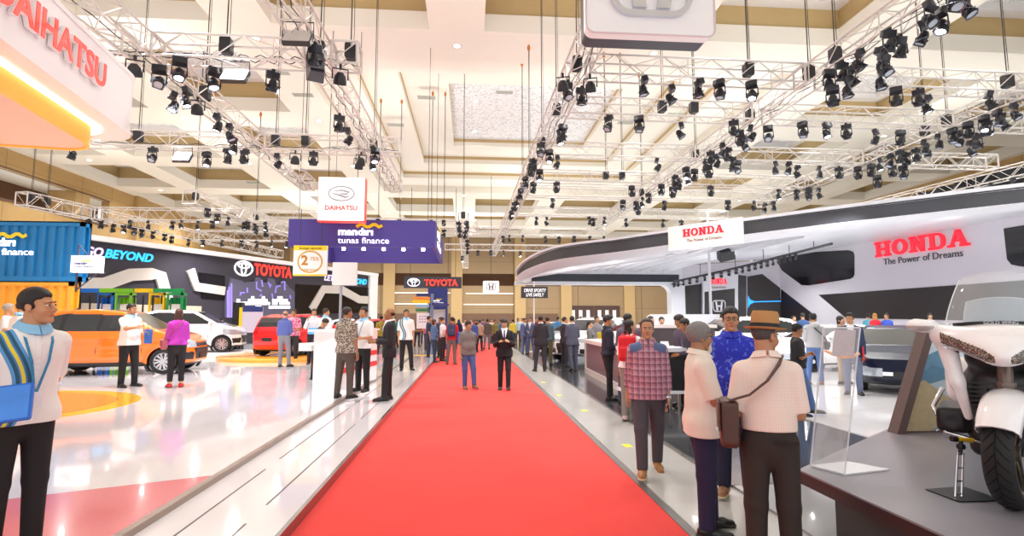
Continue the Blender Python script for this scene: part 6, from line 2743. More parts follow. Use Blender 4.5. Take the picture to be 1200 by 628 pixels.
def car(label, loc, rot, kind, paint, v=.035, scale=1.0, group=None, plate=False):
    c = CARS[kind]
    W2 = c['W'] / 2
    t = thing('car', label, 'car', loc, rot, group)
    t.scale = (scale,) * 3
    xf, xr_ = c['L'] / 2, -c['L'] / 2
    zb = .95 if kind != 'suv' else 1.05
    prof = c['prof']

    def wid(x, z):
        w = W2 - .30 * np.clip(z - zb + .08, 0, 1) - .10 * np.clip((.5 - z) / .3, 0, 1) ** 2
        w = w - .34 * np.clip((x - xf + .65) / .65, 0, 1) ** 2.2 - .16 * np.clip((xr_ + .5 - x) / .5, 0, 1) ** 2
        return w

    def fn(p):
        x, y, z = p[:, 0], np.abs(p[:, 1]), p[:, 2]
        sd = y - wid(x, z)
        sd = sd + .018 * np.exp(-((z - .58) / .09) ** 2) - .012 * np.exp(-((z - .86 - .02 * x) / .05) ** 2)
        d = smax(poly_sdf(x, z, prof) + .0, sd, .09)
        for ax in c['ax']:
            cy_ = np.hypot(x - ax, z - c['wr']) - c['wr'] * 1.17
            d = smax(d, -np.maximum(cy_, (W2 - .34) - y), .015)
            d = smin(d, np.maximum(np.maximum(np.abs(np.hypot(x - ax, z - c['wr']) - c['wr'] * 1.22) - .03, np.abs(y - W2 + .06) - .07), .05 - z), .02)
        return d
    V, Q = nets(fn, (xr_ - .05, -W2 - .05, .1), (xf + .05, W2 + .05, prof[6][1] + .1), v)
    C_ = V[Q].mean(1)
    e1, e2 = V[Q[:, 1]] - V[Q[:, 0]], V[Q[:, 2]] - V[Q[:, 0]]
    N = np.cross(e1, e2)
    N /= np.maximum(np.linalg.norm(N, axis=1), 1e-9)[:, None]
    x, y, z = C_[:, 0], np.abs(C_[:, 1]), C_[:, 2]
    side = np.abs(N[:, 1]) > .62
    inwin = poly_sdf(x, z, c['win']) < 0
    pil = np.zeros(len(x), bool)
    for px_ in c['pil']:
        pil |= np.abs(x - px_ - .12 * (z - 1.2)) < .045
    sidewin = side & inwin & ~pil
    pillar = side & inwin & pil
    wx0, wz0, wz1 = c['ws']
    ws = ~side & (x > wx0) & (z > wz0 + .02) & (z < wz1 - .02) & (N[:, 0] > .25) & (y < wid(x, z) - .06)
    rw = ~side & (x < c['rw'] + .25) & (z > zb + .12) & (z < prof[5][1] - .12) & (N[:, 0] < -.35) & (y < wid(x, z) - .09)
    zh = prof[10][1]
    hl = (x > xf - .62 + .1 * (kind == 'sedan')) & (z > zh - .15 + .12 * (xf - x) * .3) & (z < zh + .03 + .10 * (xf - x)) & (y > .40) & (N[:, 2] < .8)
    gr = (x > xf - .3) & (y < .52 - .25 * np.abs(z - zh + .18)) & (z > .34) & (z < zh - .16) & (N[:, 0] > .3)
    up_ = (x > xf - .4) & (y <= .42) & (z > zh - .13) & (z < zh - .04) & (N[:, 0] > .3)
    tl = (x < xr_ + .34) & (z > zb - .14) & (z < zb + .16) & (y > .44) & (N[:, 2] < .7)
    sill = (z < .26)
    arch = np.zeros(len(x), bool)
    for ax in c['ax']:
        arch |= (np.hypot(x - ax, z - c['wr']) < c['wr'] * 1.165) & (y < W2 - .03)
    fog = (x > xf - .42) & (y > .52) & (z > .34) & (z < .52) & (N[:, 0] > .2)
    pt = split(V, Q, [arch, sidewin, pillar, ws, rw, hl, gr, up_, tl, sill, fog])
    nm_ = [('wheel_arch', m_plast), ('side_window', m_glass), ('pillar', m_plast), ('windscreen', m_glass), ('rear_window', m_glass), ('headlamp', m_headl), ('grille', m_plast), ('chrome_bar', m_chrome), ('tail_lamp', m_tail), ('sill', m_plast), ('fog_lamp_recess', m_plast), ('body', paint)]
    for (vv, qq), (n_, mt) in zip(pt, nm_):
        if len(qq) > 2:
            for v2, q2_ in (islands(vv, qq) if n_ not in ('body', 'sill') else [(vv, qq)]):
                mkn(n_, v2, q2_, mt, t, 50)
    for ax in c['ax']:
        for s_ in (-1, 1):
            wheel(t, ax, s_ * (W2 - .11), c['wr'], s_)
    wy = lambda x, z: float(wid(np.array([x]), np.array([z]))[0])
    if v < .03:
        for s_ in (-1, 1):
            for dx in c['doors']:
                m = MB()
                m.path([(dx + (.0 if k < 4 else .02 * k), s_ * (wy(dx, zz) - .012 + .018 * math.exp(-((zz - .86 - .02 * dx) / .05) ** 2) - .012 * math.exp(-((zz - .58) / .09) ** 2) + .006), zz) for k, zz in enumerate(np.linspace(.3, zb + .02, 7))], .007, 5)
                m.build('door_gap', m_plast, t)
            for dx in c['doors'][1:]:
                m = MB()
                m.prism(rrect(.2, .05, .022, 3, dx + .16, zb - .08), 0, .035, frame((0, s_ * (wy(dx, zb - .1) - .01), 0), (s_ * -1, 0, 0), (0, 0, 1)) @ Matrix.Scale(-s_, 4, (1, 0, 0)))
                m.build('door_handle', paint, t, 40, fix=True)
            m = MB()
            m.prism([(c['doors'][2] - .1, .235), (c['doors'][0] + .05, .235), (c['doors'][0] + .02, .30), (c['doors'][2] - .06, .30)], 0, .02, frame((0, s_ * (wy(0, .27) - .005), 0), (1, 0, 0), (0, 0, 1)) if s_ < 0 else frame((0, s_ * (wy(0, .27) - .005), 0), (1, 0, 0), (0, 0, -1)) @ Matrix.Scale(-1, 4, (0, 1, 0)))
            m.build('side_skirt', m_plast, t, fix=True)
    for s_ in (-1, 1):
        xm = c['win'][4][0] - .06
        Vm, Qm = nets(lambda p: smin(elli(p, (xm, s_ * (W2 + .07), zb + .12), (.07, .11, .08)), rcone(p, (xm, s_ * (W2 - .14), zb + .05), (xm, s_ * (W2 + .02), zb + .1), .03, .03), .03), (xm - .12, s_ * W2 - .25, zb - .05), (xm + .12, s_ * W2 + .25, zb + .25), .02)
        mkn('wing_mirror', Vm, Qm, paint, t)
    m = MB()
    m.box((xf - .005, 0, .42), (.02, .46, .13))
    m.box((xr_ + .01, 0, .62), (.02, .46, .13))
    m.build('number_plate', mat('plate_dark', '25262a', .4) if not plate else m_white, t)
    if kind != 'sedan':
        pass
    return t


pw = mat('paint_white', 'f2f2f4', .18, var=0, coat=.8)
po = mat('paint_orange', 'f5700f', .18, .1, var=.02, coat=.8)
pr = mat('paint_red', 'e8222a', .18, var=.02, coat=.8)
pn = mat('paint_navy', '0f1830', .28, 0, var=.03, spec=.25)
ps = mat('paint_silver', 'c3c8cf', .22, .4, var=0, coat=.6)


def lookdir(rot):
    return rot


g = gnd(142, 15.4, ZS)
car('orange hatchback parked side-on on the white stand behind two people talking', g, R(9), 'hatch', po, .0175, 1.13)
g = gnd(224, 22.5, ZS)
m = MB()
m.prism(rrect(4.5, 2.3, .5, 5), 0, .17, Matrix.Rotation(R(11), 4, 'Z'))
o = m.build('low_platform', m_white)
o.location = g
tag(o, 'low white platform under the white hatchback', 'platform')
car('white hatchback parked between the orange car and the red car', g + Vector((0, 0, .17)), R(11), 'hatch', pw, .028, 1.1)
car('bright red hatchback seen from behind on the round orange plinth', PL + Vector((.15, .35, .12)), R(66), 'hatch', pr, .025, 1.02)
car('distant red car far behind the men at the white counter', gnd(442, 33, ZS), R(60), 'hatch', pr, .05)
car('distant white car far behind the white counter, left of the distant red one', gnd(415, 36, ZS), R(20), 'hatch', pw, .05)
car('distant silver car beyond the white hatchback', gnd(210, 29, ZS), R(-10), 'sedan', ps, .05)
ZM = .06
g = gnd(1064, 11.2, ZM) + Vector((1.42, 1.81, 0))
car('dark navy sedan facing forward at the right, beside the mountain picture panel', g, R(-128), 'sedan', pn, .022, 1.0, plate=False)
car('white sedan behind the man in the grey hooded top', gnd(972, 17.5, ZM), R(190), 'sedan', pw, .03)
car('white sedan behind the navy sedan at the right', gnd(1118, 20.5, ZM), R(222), 'sedan', pw, .035)
car('white car behind the man in the blue shirt', gnd(862, 19, ZM), R(185), 'suv', pw, .035)
car('white car nose-on behind the men in dark suits', gnd(698, 22.0, .05), R(-132), 'suv', pw, .03)
car('silver car behind the pair of men in grey suits', gnd(674, 28.5, .05), R(-140), 'sedan', ps, .04)
car('white car roof showing above the mauve counter', gnd(768, 28.5, .05), R(180), 'suv', pw, .04)
car('white car far back under the canopy tip', gnd(645, 46, .05), R(-120), 'sedan', pw, .05)
# ------------------------------------------------------------------ white touring motorcycle on the podium
BK = flr(1191, 596, ZD)
t = thing('motorcycle', 'large white touring motorcycle with clear windscreen, front wheel towards the visitor, on the podium', 'motorcycle', (BK.x, BK.y, ZD), R(-47))
wt = mat('bike_white', 'f4f2f4', .15, var=0, coat=.9)
bk = mat('bike_black', '141416', .35, var=.1)
WR = .325


def bike_wheel(y, steer, r, w):
    A = Matrix.Translation((0, y, r)) @ Matrix.Rotation(steer, 4, 'Z') @ Matrix.Rotation(R(90), 4, 'Y')      # lathe z -> x
    m = MB()
    hw = w / 2
    prof = [(r * .70, -hw * .72), (r * .76, -hw * .92), (r * .86, -hw), (r * .93, -hw * .82), (r * .98, -hw * .45), (r, 0), (r * .98, hw * .45), (r * .93, hw * .82), (r * .86, hw), (r * .76, hw * .92), (r * .70, hw * .72), (r * .69, 0), (r * .70, -hw * .72)]
    m.lathe(prof, 56, A)
    o = m.build('wheel', m_tyre, t, 40)
    g = MB()
    for k in range(30):
        a = 2 * PI * k / 30
        for s_ in (-1, 1):
            P = []
            for q in range(5):
                f = q / 4
                zz = s_ * hw * (.08 + .70 * f)
                rr = (r if f < .1 else r * (1 - .075 * f * f)) + .0005
                an = a + .22 * f + (.1 if s_ > 0 else 0)
                P.append(A @ Vector((rr * math.cos(an), rr * math.sin(an), zz)))
            g.path(P, .0042, 4)
    g.path([A @ Vector(((r + .0005) * math.cos(2 * PI * k / 60), (r + .0005) * math.sin(2 * PI * k / 60), 0)) for k in range(60)], .004, 4, True)
    g.build('tread_groove', mat('groove_black', '060607', .9, var=0), o)
    m = MB()
    m.lathe([(r * .71, -hw * .75), (r * .66, -hw * .7), (r * .64, 0), (r * .66, hw * .7), (r * .71, hw * .75), (r * .70, 0), (r * .71, -hw * .75)], 40, A)
    for k in range(10):
        B = A @ Matrix.Rotation(2 * PI * k / 10, 4, 'Z')
        m.prism([(.03, -.014), (r * .66, -.02 if k % 2 else -.006), (r * .66, .006 if k % 2 else .02), (.03, .014)], -.014, .014, B)
    m.lathe([(.001, -.06), (.045, -.06), (.05, 0), (.045, .06), (.001, .06)], 20, A)
    m.build('rim', mat('bike_alloy', 'b9aea2', .25, .85, var=0), o, 35)
    for s_ in (-1, 1):
        m = MB()
        stroke(m, ell(.135, .135, 36), .045, s_ * .075 - .003, s_ * .075 + .003, A, True)
        for k in range(6):
            B = A @ Matrix.Rotation(2 * PI * k / 6, 4, 'Z')
            m.prism([(.04, -.01), (.12, -.01), (.12, .01), (.04, .01)], s_ * .07 - .003, s_ * .07 + .003, B)
        m.build('brake_disc', m_chrome, o, 35)
        m = MB()
        m.prism(rrect(.07, .12, .02, 3, .06, .125), s_ * .075 - .03, s_ * .075 + .03, A @ Matrix.Rotation(R(-30), 4, 'Z'))
        m.build('brake_caliper', m_alloyd, o, 40)


SR = R(-12)
bike_wheel(0, SR, WR, .15)
bike_wheel(1.69, 0, .31, .2)
# front mudguard
FA = Matrix.Translation((0, 0, WR)) @ Matrix.Rotation(SR, 4, 'Z')
m = MB()
rings = []
for k in range(23):
    a = R(30 + 158 * k / 22)          # 0 = forward, 90 = up
    wv = .112 - .03 * abs(k / 22 - .45)
    r0 = WR + .028
    sec = []
    for u, dr in ((-1, -.10), (-1.02, -.05), (-.86, -.005), (-.5, .022), (0, .03), (.5, .022), (.86, -.005), (1.02, -.05), (1, -.10)):
        rr = r0 + dr
        sec.append((u * wv, -rr * math.cos(a), rr * math.sin(a)))
    for u, dr in ((.94, -.10), (.96, -.05), (.80, -.012), (0, .018), (-.80, -.012), (-.96, -.05), (-.94, -.10)):
        rr = r0 + dr
        sec.append((u * wv, -rr * math.cos(a), rr * math.sin(a)))
    rings.append([FA @ Vector(p) for p in sec])
m.loft(rings)
m.build('mudguard', wt, t, 50, fix=True)
for s_ in (-1, 1):
    m = MB()
    m.tube(FA @ Vector((s_ * .105, .02, .0)), FA @ Vector((s_ * .10, .12, .36)), .026, 12)
    m.tube(FA @ Vector((s_ * .105, .0, .0)), FA @ Vector((s_ * .105, .05, .06)), .034, 12)
    m.build('fork_leg', m_alloyd, t, 40)

# fairing
def rc(p, a, b, ra, rb):
    q = p.copy()
    q[:, 0] = np.abs(q[:, 0])
    return rcone(q, a, b, ra, rb)


def fair(p):
    q = p.copy()
    q[:, 0] = np.abs(q[:, 0])
    d = rcone(q, (.03, -.10, .93), (.30, .08, 1.03), .085, .060)
    d = smin(d, elli(q, (0, .12, 1.03), (.27, .22, .075)), .05)
    d = smin(d, rcone(q, (.285, .12, .99), (.236, .085, .72), .058, .040), .07)
    d = smin(d, rcone(q, (.236, .085, .73), (.195, .13, .50), .040, .024), .03)
    d = smin(d, elli(q, (0, -.13, .90), (.07, .09, .06)), .05)
    ax = np.clip(q[:, 0], 0, 1)
    zc = .868 + .46 * ax
    # lamp recess line and the hollow below it
    d = smax(d, -elli(q, (.0, -.05, .72), (.225, .20, .135)), .03)
    d = smax(d, -(np.abs(q[:, 2] - zc - .042) - .004 + .02 * (q[:, 1] > .02)), .003) if False else d
    # hollow for the rider side
    d = smax(d, -elli(q, (0, .32, .93), (.24, .26, .22)), .03)
    return d


V, Q = nets(fair, (-.42, -.3, .38), (.42, .42, 1.2), .0075)
C_ = V[Q].mean(1)
N = np.cross(V[Q[:, 1]] - V[Q[:, 0]], V[Q[:, 2]] - V[Q[:, 0]])
N /= np.maximum(np.linalg.norm(N, axis=1), 1e-9)[:, None]
ax = np.abs(C_[:, 0])
zc = .868 + .46 * ax
lamp_ = (ax > .035) & (ax < .30) & (np.abs(C_[:, 2] - zc) < .036 - .02 * np.clip((.08 - ax) / .05, 0, 1)) & (N[:, 1] < -.12)
lip_ = (np.abs(C_[:, 2] - zc + .05) < .011) & (ax < .29) & (N[:, 1] < -.1)
pt = split(V, Q, [lamp_, lip_])
hm = NT('headlamp_crystal', .12)
hm.b.inputs['Coat Weight'].default_value = 1
f = hm.math('GREATER_THAN', hm.voro(110), .58)
hm = hm.out(hm.mix(f, hx('3d3430'), hx('9a8b7c')), hm.voro(110), .4)  # pale cells paint the glints in the lamp glass
mkn('headlamp', *pt[0], hm, t, 40)
mkn('chrome_lip', *pt[1], m_chrome, t, 180)
mkn('fairing', *pt[2], wt, t, 180)
# dark cowl behind the wheel
def cowl(p):
    d = elli(p, (0, .26, .64), (.25, .15, .25))
    d = smin(d, elli(p, (0, .2, .88), (.2, .14, .12)), .05)
    return d


V, Q = nets(cowl, (-.3, 0, .3), (.3, .5, 1.05), .012)
mkn('radiator_cowl', V, Q, bk, t)
for s_ in (-1, 1):
    m = MB()
    for k in range(7):
        m.box((s_ * .13, .125 - .0 * k, .55 + .028 * k), (.16, .012, .008))
    m.build('radiator_grille', m_alloyd, t)
m = MB()
m.tube((0, .02, .5), (0, .10, .88), .04, 14)
m.lathe([(.05, 0), (.055, .02), (.05, .04)], 16, Matrix.Translation((0, .06, .70)))
m.build('steering_head', mat('bike_bronze', '6f625c', .3, .7), t, 40)


# windscreen
def screen(hw0, hw1, z0, z1, y0, rake, bow, name, mt, th=.006):
    m = MB()
    G = []
    for j in range(11):
        f = j / 10
        z = z0 + (z1 - z0) * f
        hw = hw0 + (hw1 - hw0) * f ** 1.5
        row = []
        for i in range(17):
            u = -1 + 2 * i / 16
            zz = z + .045 * (1 - u * u) * (f if f > .6 else 0) * .6 - (.02 * u * u if j == 0 else 0)
            row.append((u * hw, y0 + rake * (z - z0) + bow * u * u, zz))
        G.append(row)
    vs = [p for r_ in G for p in r_] + [(p[0], p[1] + th, p[2]) for r_ in G for p in r_]
    n = 11 * 17
    fs = []
    for j in range(10):
        for i in range(16):
            a = j * 17 + i
            fs.append((a, a + 1, a + 18, a + 17))
            fs.append((n + a, n + a + 17, n + a + 18, n + a + 1))
    ed = [i for i in range(17)] + [17 * j + 16 for j in range(1, 11)] + [170 + i for i in range(15, -1, -1)] + [17 * j for j in range(9, 0, -1)]
    for k in range(len(ed)):
        a, b = ed[k], ed[(k + 1) % len(ed)]
        fs.append((b, a, n + a, n + b))
    m.add(vs, fs)
    o = m.build(name, mt, t, 50)
    e = MB()
    e.path([Vector(vs[k]) for k in ed], .004, 5, True)
    e.build('screen_edge', edge, o)


clear2 = mat('windscreen_clear', 'dfe8ee', .03, var=0, alpha=.20, spec=.9)
screen(.285, .20, 1.06, 1.40, .02, .55, .16, 'windscreen', clear2)
screen(.19, .17, 1.10, 1.24, .20, .35, .05, 'dash_screen', mat('dash_glass', 'b8c8d4', .08, var=.05, scale=6, alpha=.75))  # pale blue of the glass paints the reflection on the screen
m = MB()
m.path([(-.22, .13, 1.085), (-.12, .07, 1.095), (0, .05, 1.10), (.12, .07, 1.095), (.22, .13, 1.085)], .018, 8, flat=(.07, .03))
m.build('dash_strip', bk, t, 50)
lettering('GOLD WING', .03, frame((0, .012, 1.094), (1, 0, 0), (0, .3, 1)), m_silver, t, width=.16, depth=.003)
# mirrors with their lamp strips
for s_ in (-1, 1):
    def mir(p):
        d = rcone(p, (s_ * .27, .10, 1.045), (s_ * .43, .06, 1.085), .030, .040)
        d = smin(d, elli(p, (s_ * .40, .07, 1.085), (.085, .075, .036)), .03)
        return d
    V, Q = nets(mir, (s_ * .38 - .2, -.08, .95), (s_ * .38 + .2, .22, 1.2), .008)
    C_ = V[Q].mean(1)
    front_ = (C_[:, 1] < .035) & (C_[:, 2] < 1.085) & (np.abs(C_[:, 0]) > .33)
    a_, b_ = split(V, Q, [front_])
    mkn('indicator_lamp', *a_, mat('indicator_clear', 'cfc8c4', .1, .3, var=.25, scale=60), t)
    mkn('mirror', *b_, wt, t)
    m = MB()
    m.prism(ell(.07, .032, 20, 0, 0), 0, .006, frame((s_ * .40, .146, 1.085), (-1, 0, 0), (0, 0, 1)))
    m.build('mirror_glass', m_chrome, t)
    m = MB()
    m.path([(s_ * .10, .42, 1.02), (s_ * .28, .44, 1.07), (s_ * .40, .52, 1.05)], [.016, .016, .02], 10)
    m.build('handlebar', bk, t, 50)


# engine, tank, seat, luggage
def eng(p):
    q = p.copy()
    q[:, 0] = np.abs(q[:, 0])
    d = rbox(q, (0, .75, .42), (.22, .34, .22), .06)
    d = smin(d, rbox(q, (.30, .62, .43), (.09, .24, .085), .03), .03)
    return d


V, Q = nets(eng, (-.45, .35, .15), (.45, 1.15, .7), .014)
mkn('engine', V, Q, bk, t)
for s_ in (-1, 1):
    m = MB()
    A = Matrix.Translation((s_ * .30, .375, .43)) @ Matrix.Rotation(R(90), 4, 'X')
    m.lathe([(.001, .0), (.05, 0), (.062, .004), (.066, .012), (.05, .016), (.03, .014), (.001, .012)], 24, A)
    m.build('guard_cap', m_alloyd, t, 40)


def body(p):
    q = p.copy()
    q[:, 0] = np.abs(q[:, 0])
    d = elli(q, (0, .62, .90), (.17, .34, .16))
    d = smin(d, rbox(q, (.28, 1.72, .62), (.13, .30, .19), .08), .03)
    d = smin(d, rbox(q, (0, 1.85, 1.02), (.27, .24, .15), .09), .03)
    d = smin(d, rbox(q, (0, 1.45, .72), (.20, .35, .12), .08), .06)
    return d


V, Q = nets(body, (-.5, .2, .35), (.5, 2.2, 1.25), .02)
mkn('bodywork', V, Q, wt, t)


def seat(p):
    d = elli(p, (0, 1.02, .80), (.19, .30, .09))
    d = smin(d, elli(p, (0, 1.42, .90), (.19, .24, .09)), .06)
    d = smin(d, rbox(p, (0, 1.66, 1.06), (.18, .05, .13), .04), .05)
    return d


V, Q = nets(seat, (-.25, .65, .65), (.25, 1.8, 1.25), .02)
mkn('seat', V, Q, bk, t)
for s_ in (-1, 1):
    m = MB()
    m.tube((s_ * .24, .9, .25), (s_ * .24, 2.05, .33), .05, 14, .06)
    m.build('exhaust', m_chrome, t, 40)
for s_ in (-1, 1):
    m = MB()
    m.path([(s_ * .16, .42, .30), (s_ * .34, .40, .34), (s_ * .41, .5, .50), (s_ * .36, .62, .62)], .016, 10)
    m.build('crash_bar', m_chrome, t, 50)

# wheel stand with a yellow clamp
t = thing('wheel_stand', 'silver ladder-shaped stand with a yellow and black clamp beside the motorcycle front wheel', 'stand')
p0 = flr(1123, 583, ZD)
t.location = (p0.x, p0.y, ZD)
dirx = Vector((math.cos(R(-20)), math.sin(R(-20)), 0))
m = MB()
m.prism([(-.08, -.09), (.22, -.09), (.22, .20), (-.08, .16)], .001, .008)
m.build('base_plate', bk, t)
topv = Vector((.055, .02, .27))
for dx in (-.022, .022):
    m = MB()
    m.tube((dx, 0, .008), topv + Vector((dx * .8, 0, 0)), .008, 8)
    m.build('rail', m_chrome, t, 50)
m = MB()
for f in (.06, .35, .65, .97):
    c = Vector((0, 0, .008)).lerp(topv, f)
    m.tube(c - Vector((.024, 0, 0)), c + Vector((.024, 0, 0)), .007, 8)
m.build('rung', m_chrome, t, 50)
m = MB()
m.tube(topv, topv + Vector((.012, .0, .075)), .012, 10)
m.lathe([(.001, .06), (.022, .06), (.026, .075), (.022, .09), (.001, .09)], 14, Matrix.Translation(topv + Vector((.008, 0, -.035))))
m.build('swivel', m_alloyd, t, 50)
hd = topv + Vector((.012, 0, .082))
m = MB()
m.tube(hd + Vector((-.03, 0, .005)), hd + Vector((.09, .01, -.008)), .014, 12)
m.build('yellow_clamp', mat('clamp_yellow', 'f0c81c', .35), t, 50)
m = MB()
m.tube(hd + Vector((-.065, 0, .008)), hd + Vector((-.03, 0, .005)), .018, 12)
m.build('black_grip', bk, t, 50)
# ------------------------------------------------------------------ visitors and staff
def cloth(c, b=.28, s=11):
    return mat('cloth_' + c, c, .85, bump=b, scale=s, var=.06)


def plaid():
    n = NT('plaid_shirt', .85)
    c = hx('c8939f')
    h1, h2 = n.stripe(n.z, .062, .42), n.stripe(n.z, .062, .07, .62)
    v1, v2 = n.stripe(n.x, .058, .42), n.stripe(n.x, .058, .07, .62)
    c = n.mix(n.math('MULTIPLY', h1, .55), hx('c98f9c'), hx('6d2340'))
    c = n.mix(n.math('MULTIPLY', v1, .55), c, hx('5a3560'))
    c = n.mix(n.math('MULTIPLY', n.math('MAXIMUM', h2, v2), .6), c, hx('ead9de'))
    h3, v3 = n.stripe(n.z, .062, .06, .15), n.stripe(n.x, .058, .06, .15)
    c = n.mix(n.math('MULTIPLY', n.math('MAXIMUM', h3, v3), .6), c, hx('33284f'))
    return n.out(c, n.noise(11), .25)


def batik(name, a, b, sc, th=.5):
    n = NT(name, .8)
    w = n.math('ADD', n.math('MULTIPLY', n.voro(sc), .9), n.math('MULTIPLY', n.noise(sc * .8, 4), .5))
    return n.out(n.mix(n.math('GREATER_THAN', w, th), hx(a), hx(b)), n.noise(11), .25)


def swirl():
    n = NT('polo_swirl', .85)
    ctr = n.math('MULTIPLY_ADD', n.math('SINE', n.math('MULTIPLY_ADD', n.z, 8.5, -1.2)), .055, -.105)
    d = n.math('ABSOLUTE', n.math('SUBTRACT', n.x, ctr))
    on = n.math('MULTIPLY', n.math('LESS_THAN', d, .052), n.math('LESS_THAN', n.y, .06))
    c = n.mix(n.math('LESS_THAN', d, .036), hx('5f9ed6'), hx('2c5c74'))
    c = n.mix(n.math('LESS_THAN', d, .018), c, hx('4b7fc0'))
    c = n.mix(n.math('LESS_THAN', d, .009), c, hx('e6d63c'))
    return n.out(n.mix(on, hx('efece9'), c), n.noise(11), .25)


m_plaid, m_swirl = plaid(), swirl()
m_bblue = batik('batik_blue', '2430b8', '5a72d4', 30, .90)
m_bbrown = batik('batik_brown', '5d5147', 'b0a596', 34, .72)
m_bmag = batik('batik_magenta', 'c22a6a', 'f0c8d0', 30, .78)
m_bgold = batik('batik_gold', '6b5a1c', 'b79a34', 30, .72)


def checked():
    n = NT('fine_check', .85)
    g = n.math('MAXIMUM', n.stripe(n.x, .014, .16), n.stripe(n.z, .014, .16))
    return n.out(n.mix(n.math('MULTIPLY', g, .35), hx('efdcd0'), hx('c99f92')), n.noise(9), .35)


m_check = checked()
m_lcol = cloth('8fc3e6')
m_white_s = cloth('efedec')
m_cream = cloth('eadfd2', .4, 8)


def who(label, px, d, ytop, face, zf=.012, hb=.0, **k):
    """stand a figure in a picture column at a distance; its height follows from where its head ends"""
    p = gnd(px, d, zf)
    h = (1.62 + (375 - ytop) * d / FL - zf) / 1.012 - hb
    return person(label, p, face, h=max(1.42, min(1.84, h)), **k)


T = lambda c, **k: dict(dict(mat=cloth(c)), **k)
B = lambda c, **k: dict(dict(mat=cloth(c)), **k)
suit = lambda c, **k: dict(dict(kind='suit', mat=cloth(c), sleeve=2, hem=.80, e=.020), **k)


def place(o, P, pt, rz=0.0):
    o.matrix_world = P['M'] @ Matrix.Translation([float(x) for x in pt]) @ Matrix.Rotation(rz, 4, 'Z')
    bpy.context.view_layer.update()
    return o


def backpack(P, colr, label, trim=None):
    s = P['s']
    t = thing('backpack', label, 'backpack')
    V, Q = nets(lambda p: smin(rbox(p, (0, .07, 0), (.15, .08, .22), .06), rbox(p, (0, .15, -.07), (.11, .04, .10), .035), .02), (-.2, -.05, -.26), (.2, .25, .26), .014)
    mkn('bag', V, Q, cloth(colr), t)
    for sx_ in (-1, 1):
        m = MB()
        m.path([(sx_ * .08, .01, .19), (sx_ * .10, -.06, .24), (sx_ * .115, -.20, .22), (sx_ * .125, -.235, .08), (sx_ * .13, -.15, -.10), (sx_ * .12, .0, -.17)], .02, flat=(.05, .012))
        m.build('strap', cloth(trim or colr), t)
    m = MB()
    m.path([(-.04, .03, .22), (0, .03, .27), (.04, .03, .22)], .01, 6)
    m.build('loop', cloth(trim or colr), t)
    u = P['up']((0, .135, 1.24))
    t.scale = (s, s, s)
    place(t, P, u)
    t.scale = (s, s, s)
    return t


def satchel(P, colr, label, side, strap=True, size=(.16, .07, .13), drop=.86, over=None):
    """bag resting on a hip, its strap over the other shoulder"""
    s = P['s']
    u = P['up']
    t = thing('shoulder_bag', label, 'bag')
    c = np.asarray(u((side * (.235 + size[1] * .4), .03, drop)))
    V, Q = nets(lambda p: rbox(p, (0, 0, 0), (size[1], size[0], size[2]), .03), (-size[1] - .02, -size[0] - .02, -size[2] - .02), (size[1] + .02, size[0] + .02, size[2] + .02), .012)
    V = V + c
    mt = mat('leather_' + colr, colr, .4, var=.12, bump=.2, scale=25)
    mkn('bag', V, Q, mt, t)
    m = MB()
    m.box(c + np.array([side * (size[1] + .006), 0, size[2] * .3]), (.012, size[0] * 1.9, size[2] * 1.2))
    m.build('flap', mt, t)
    m = MB()
    m.box(c + np.array([side * (size[1] + .014), 0, -size[2] * .3]), (.012, .03, .025))
    m.build('buckle', m_chrome, t)
    if strap:
        m = MB()
        o = -side if over is None else over
        top = [u((o * .09, .02, 1.475)), u((o * .10, -.06, 1.45))]
        back = [c + np.array([0, size[0] * .9, size[2]]), u((side * .13, .17, 1.235)), u((side * .02, .172, 1.33)), u((o * .055, .125, 1.425))]
        fr = [u((o * .07, -.135, 1.34)), u((side * .05, -.165, 1.18)), u((side * .19, -.12, 1.03)), c + np.array([0, -size[0] * .9, size[2]])]
        m.path([np.asarray(x) for x in back + top + fr], .02, flat=(.042, .012))
        m.build('strap', mt, t)
    t.matrix_world = P['M']
    return t


def held(P, hand, label, name, cat, size, mt, rot=(0, 0, 0), off=(0, 0, 0), part='cover', extra=None):
    t = thing(name, label, cat)
    m = MB()
    m.prism(rrect(size[0], size[1], min(size[:2]) * .06, 3), -size[2] / 2, size[2] / 2)
    m.build(part, mt, t, 40)
    if extra:
        m = MB()
        m.prism(rrect(size[0] * .9, size[1] * .9, .005, 2), size[2] / 2, size[2] / 2 + .002)
        m.build(extra[0], extra[1], t)
    W_ = P['M'].to_3x3()
    M3 = W_ @ (Matrix.Rotation(rot[2], 3, 'Z') @ Matrix.Rotation(rot[1], 3, 'Y') @ Matrix.Rotation(rot[0], 3, 'X'))
    M4 = M3.to_4x4()
    M4.translation = P['hand'][hand] + W_ @ Vector(off)
    t.matrix_world = M4
    return t


m_phone = mat('phone_black', '141418', .15, coat=.5)
m_fblue = mat('folder_blue', '1762c4', .3, var=.03)
m_paper = mat('paper_white', 'f2f0ee', .6, var=0)

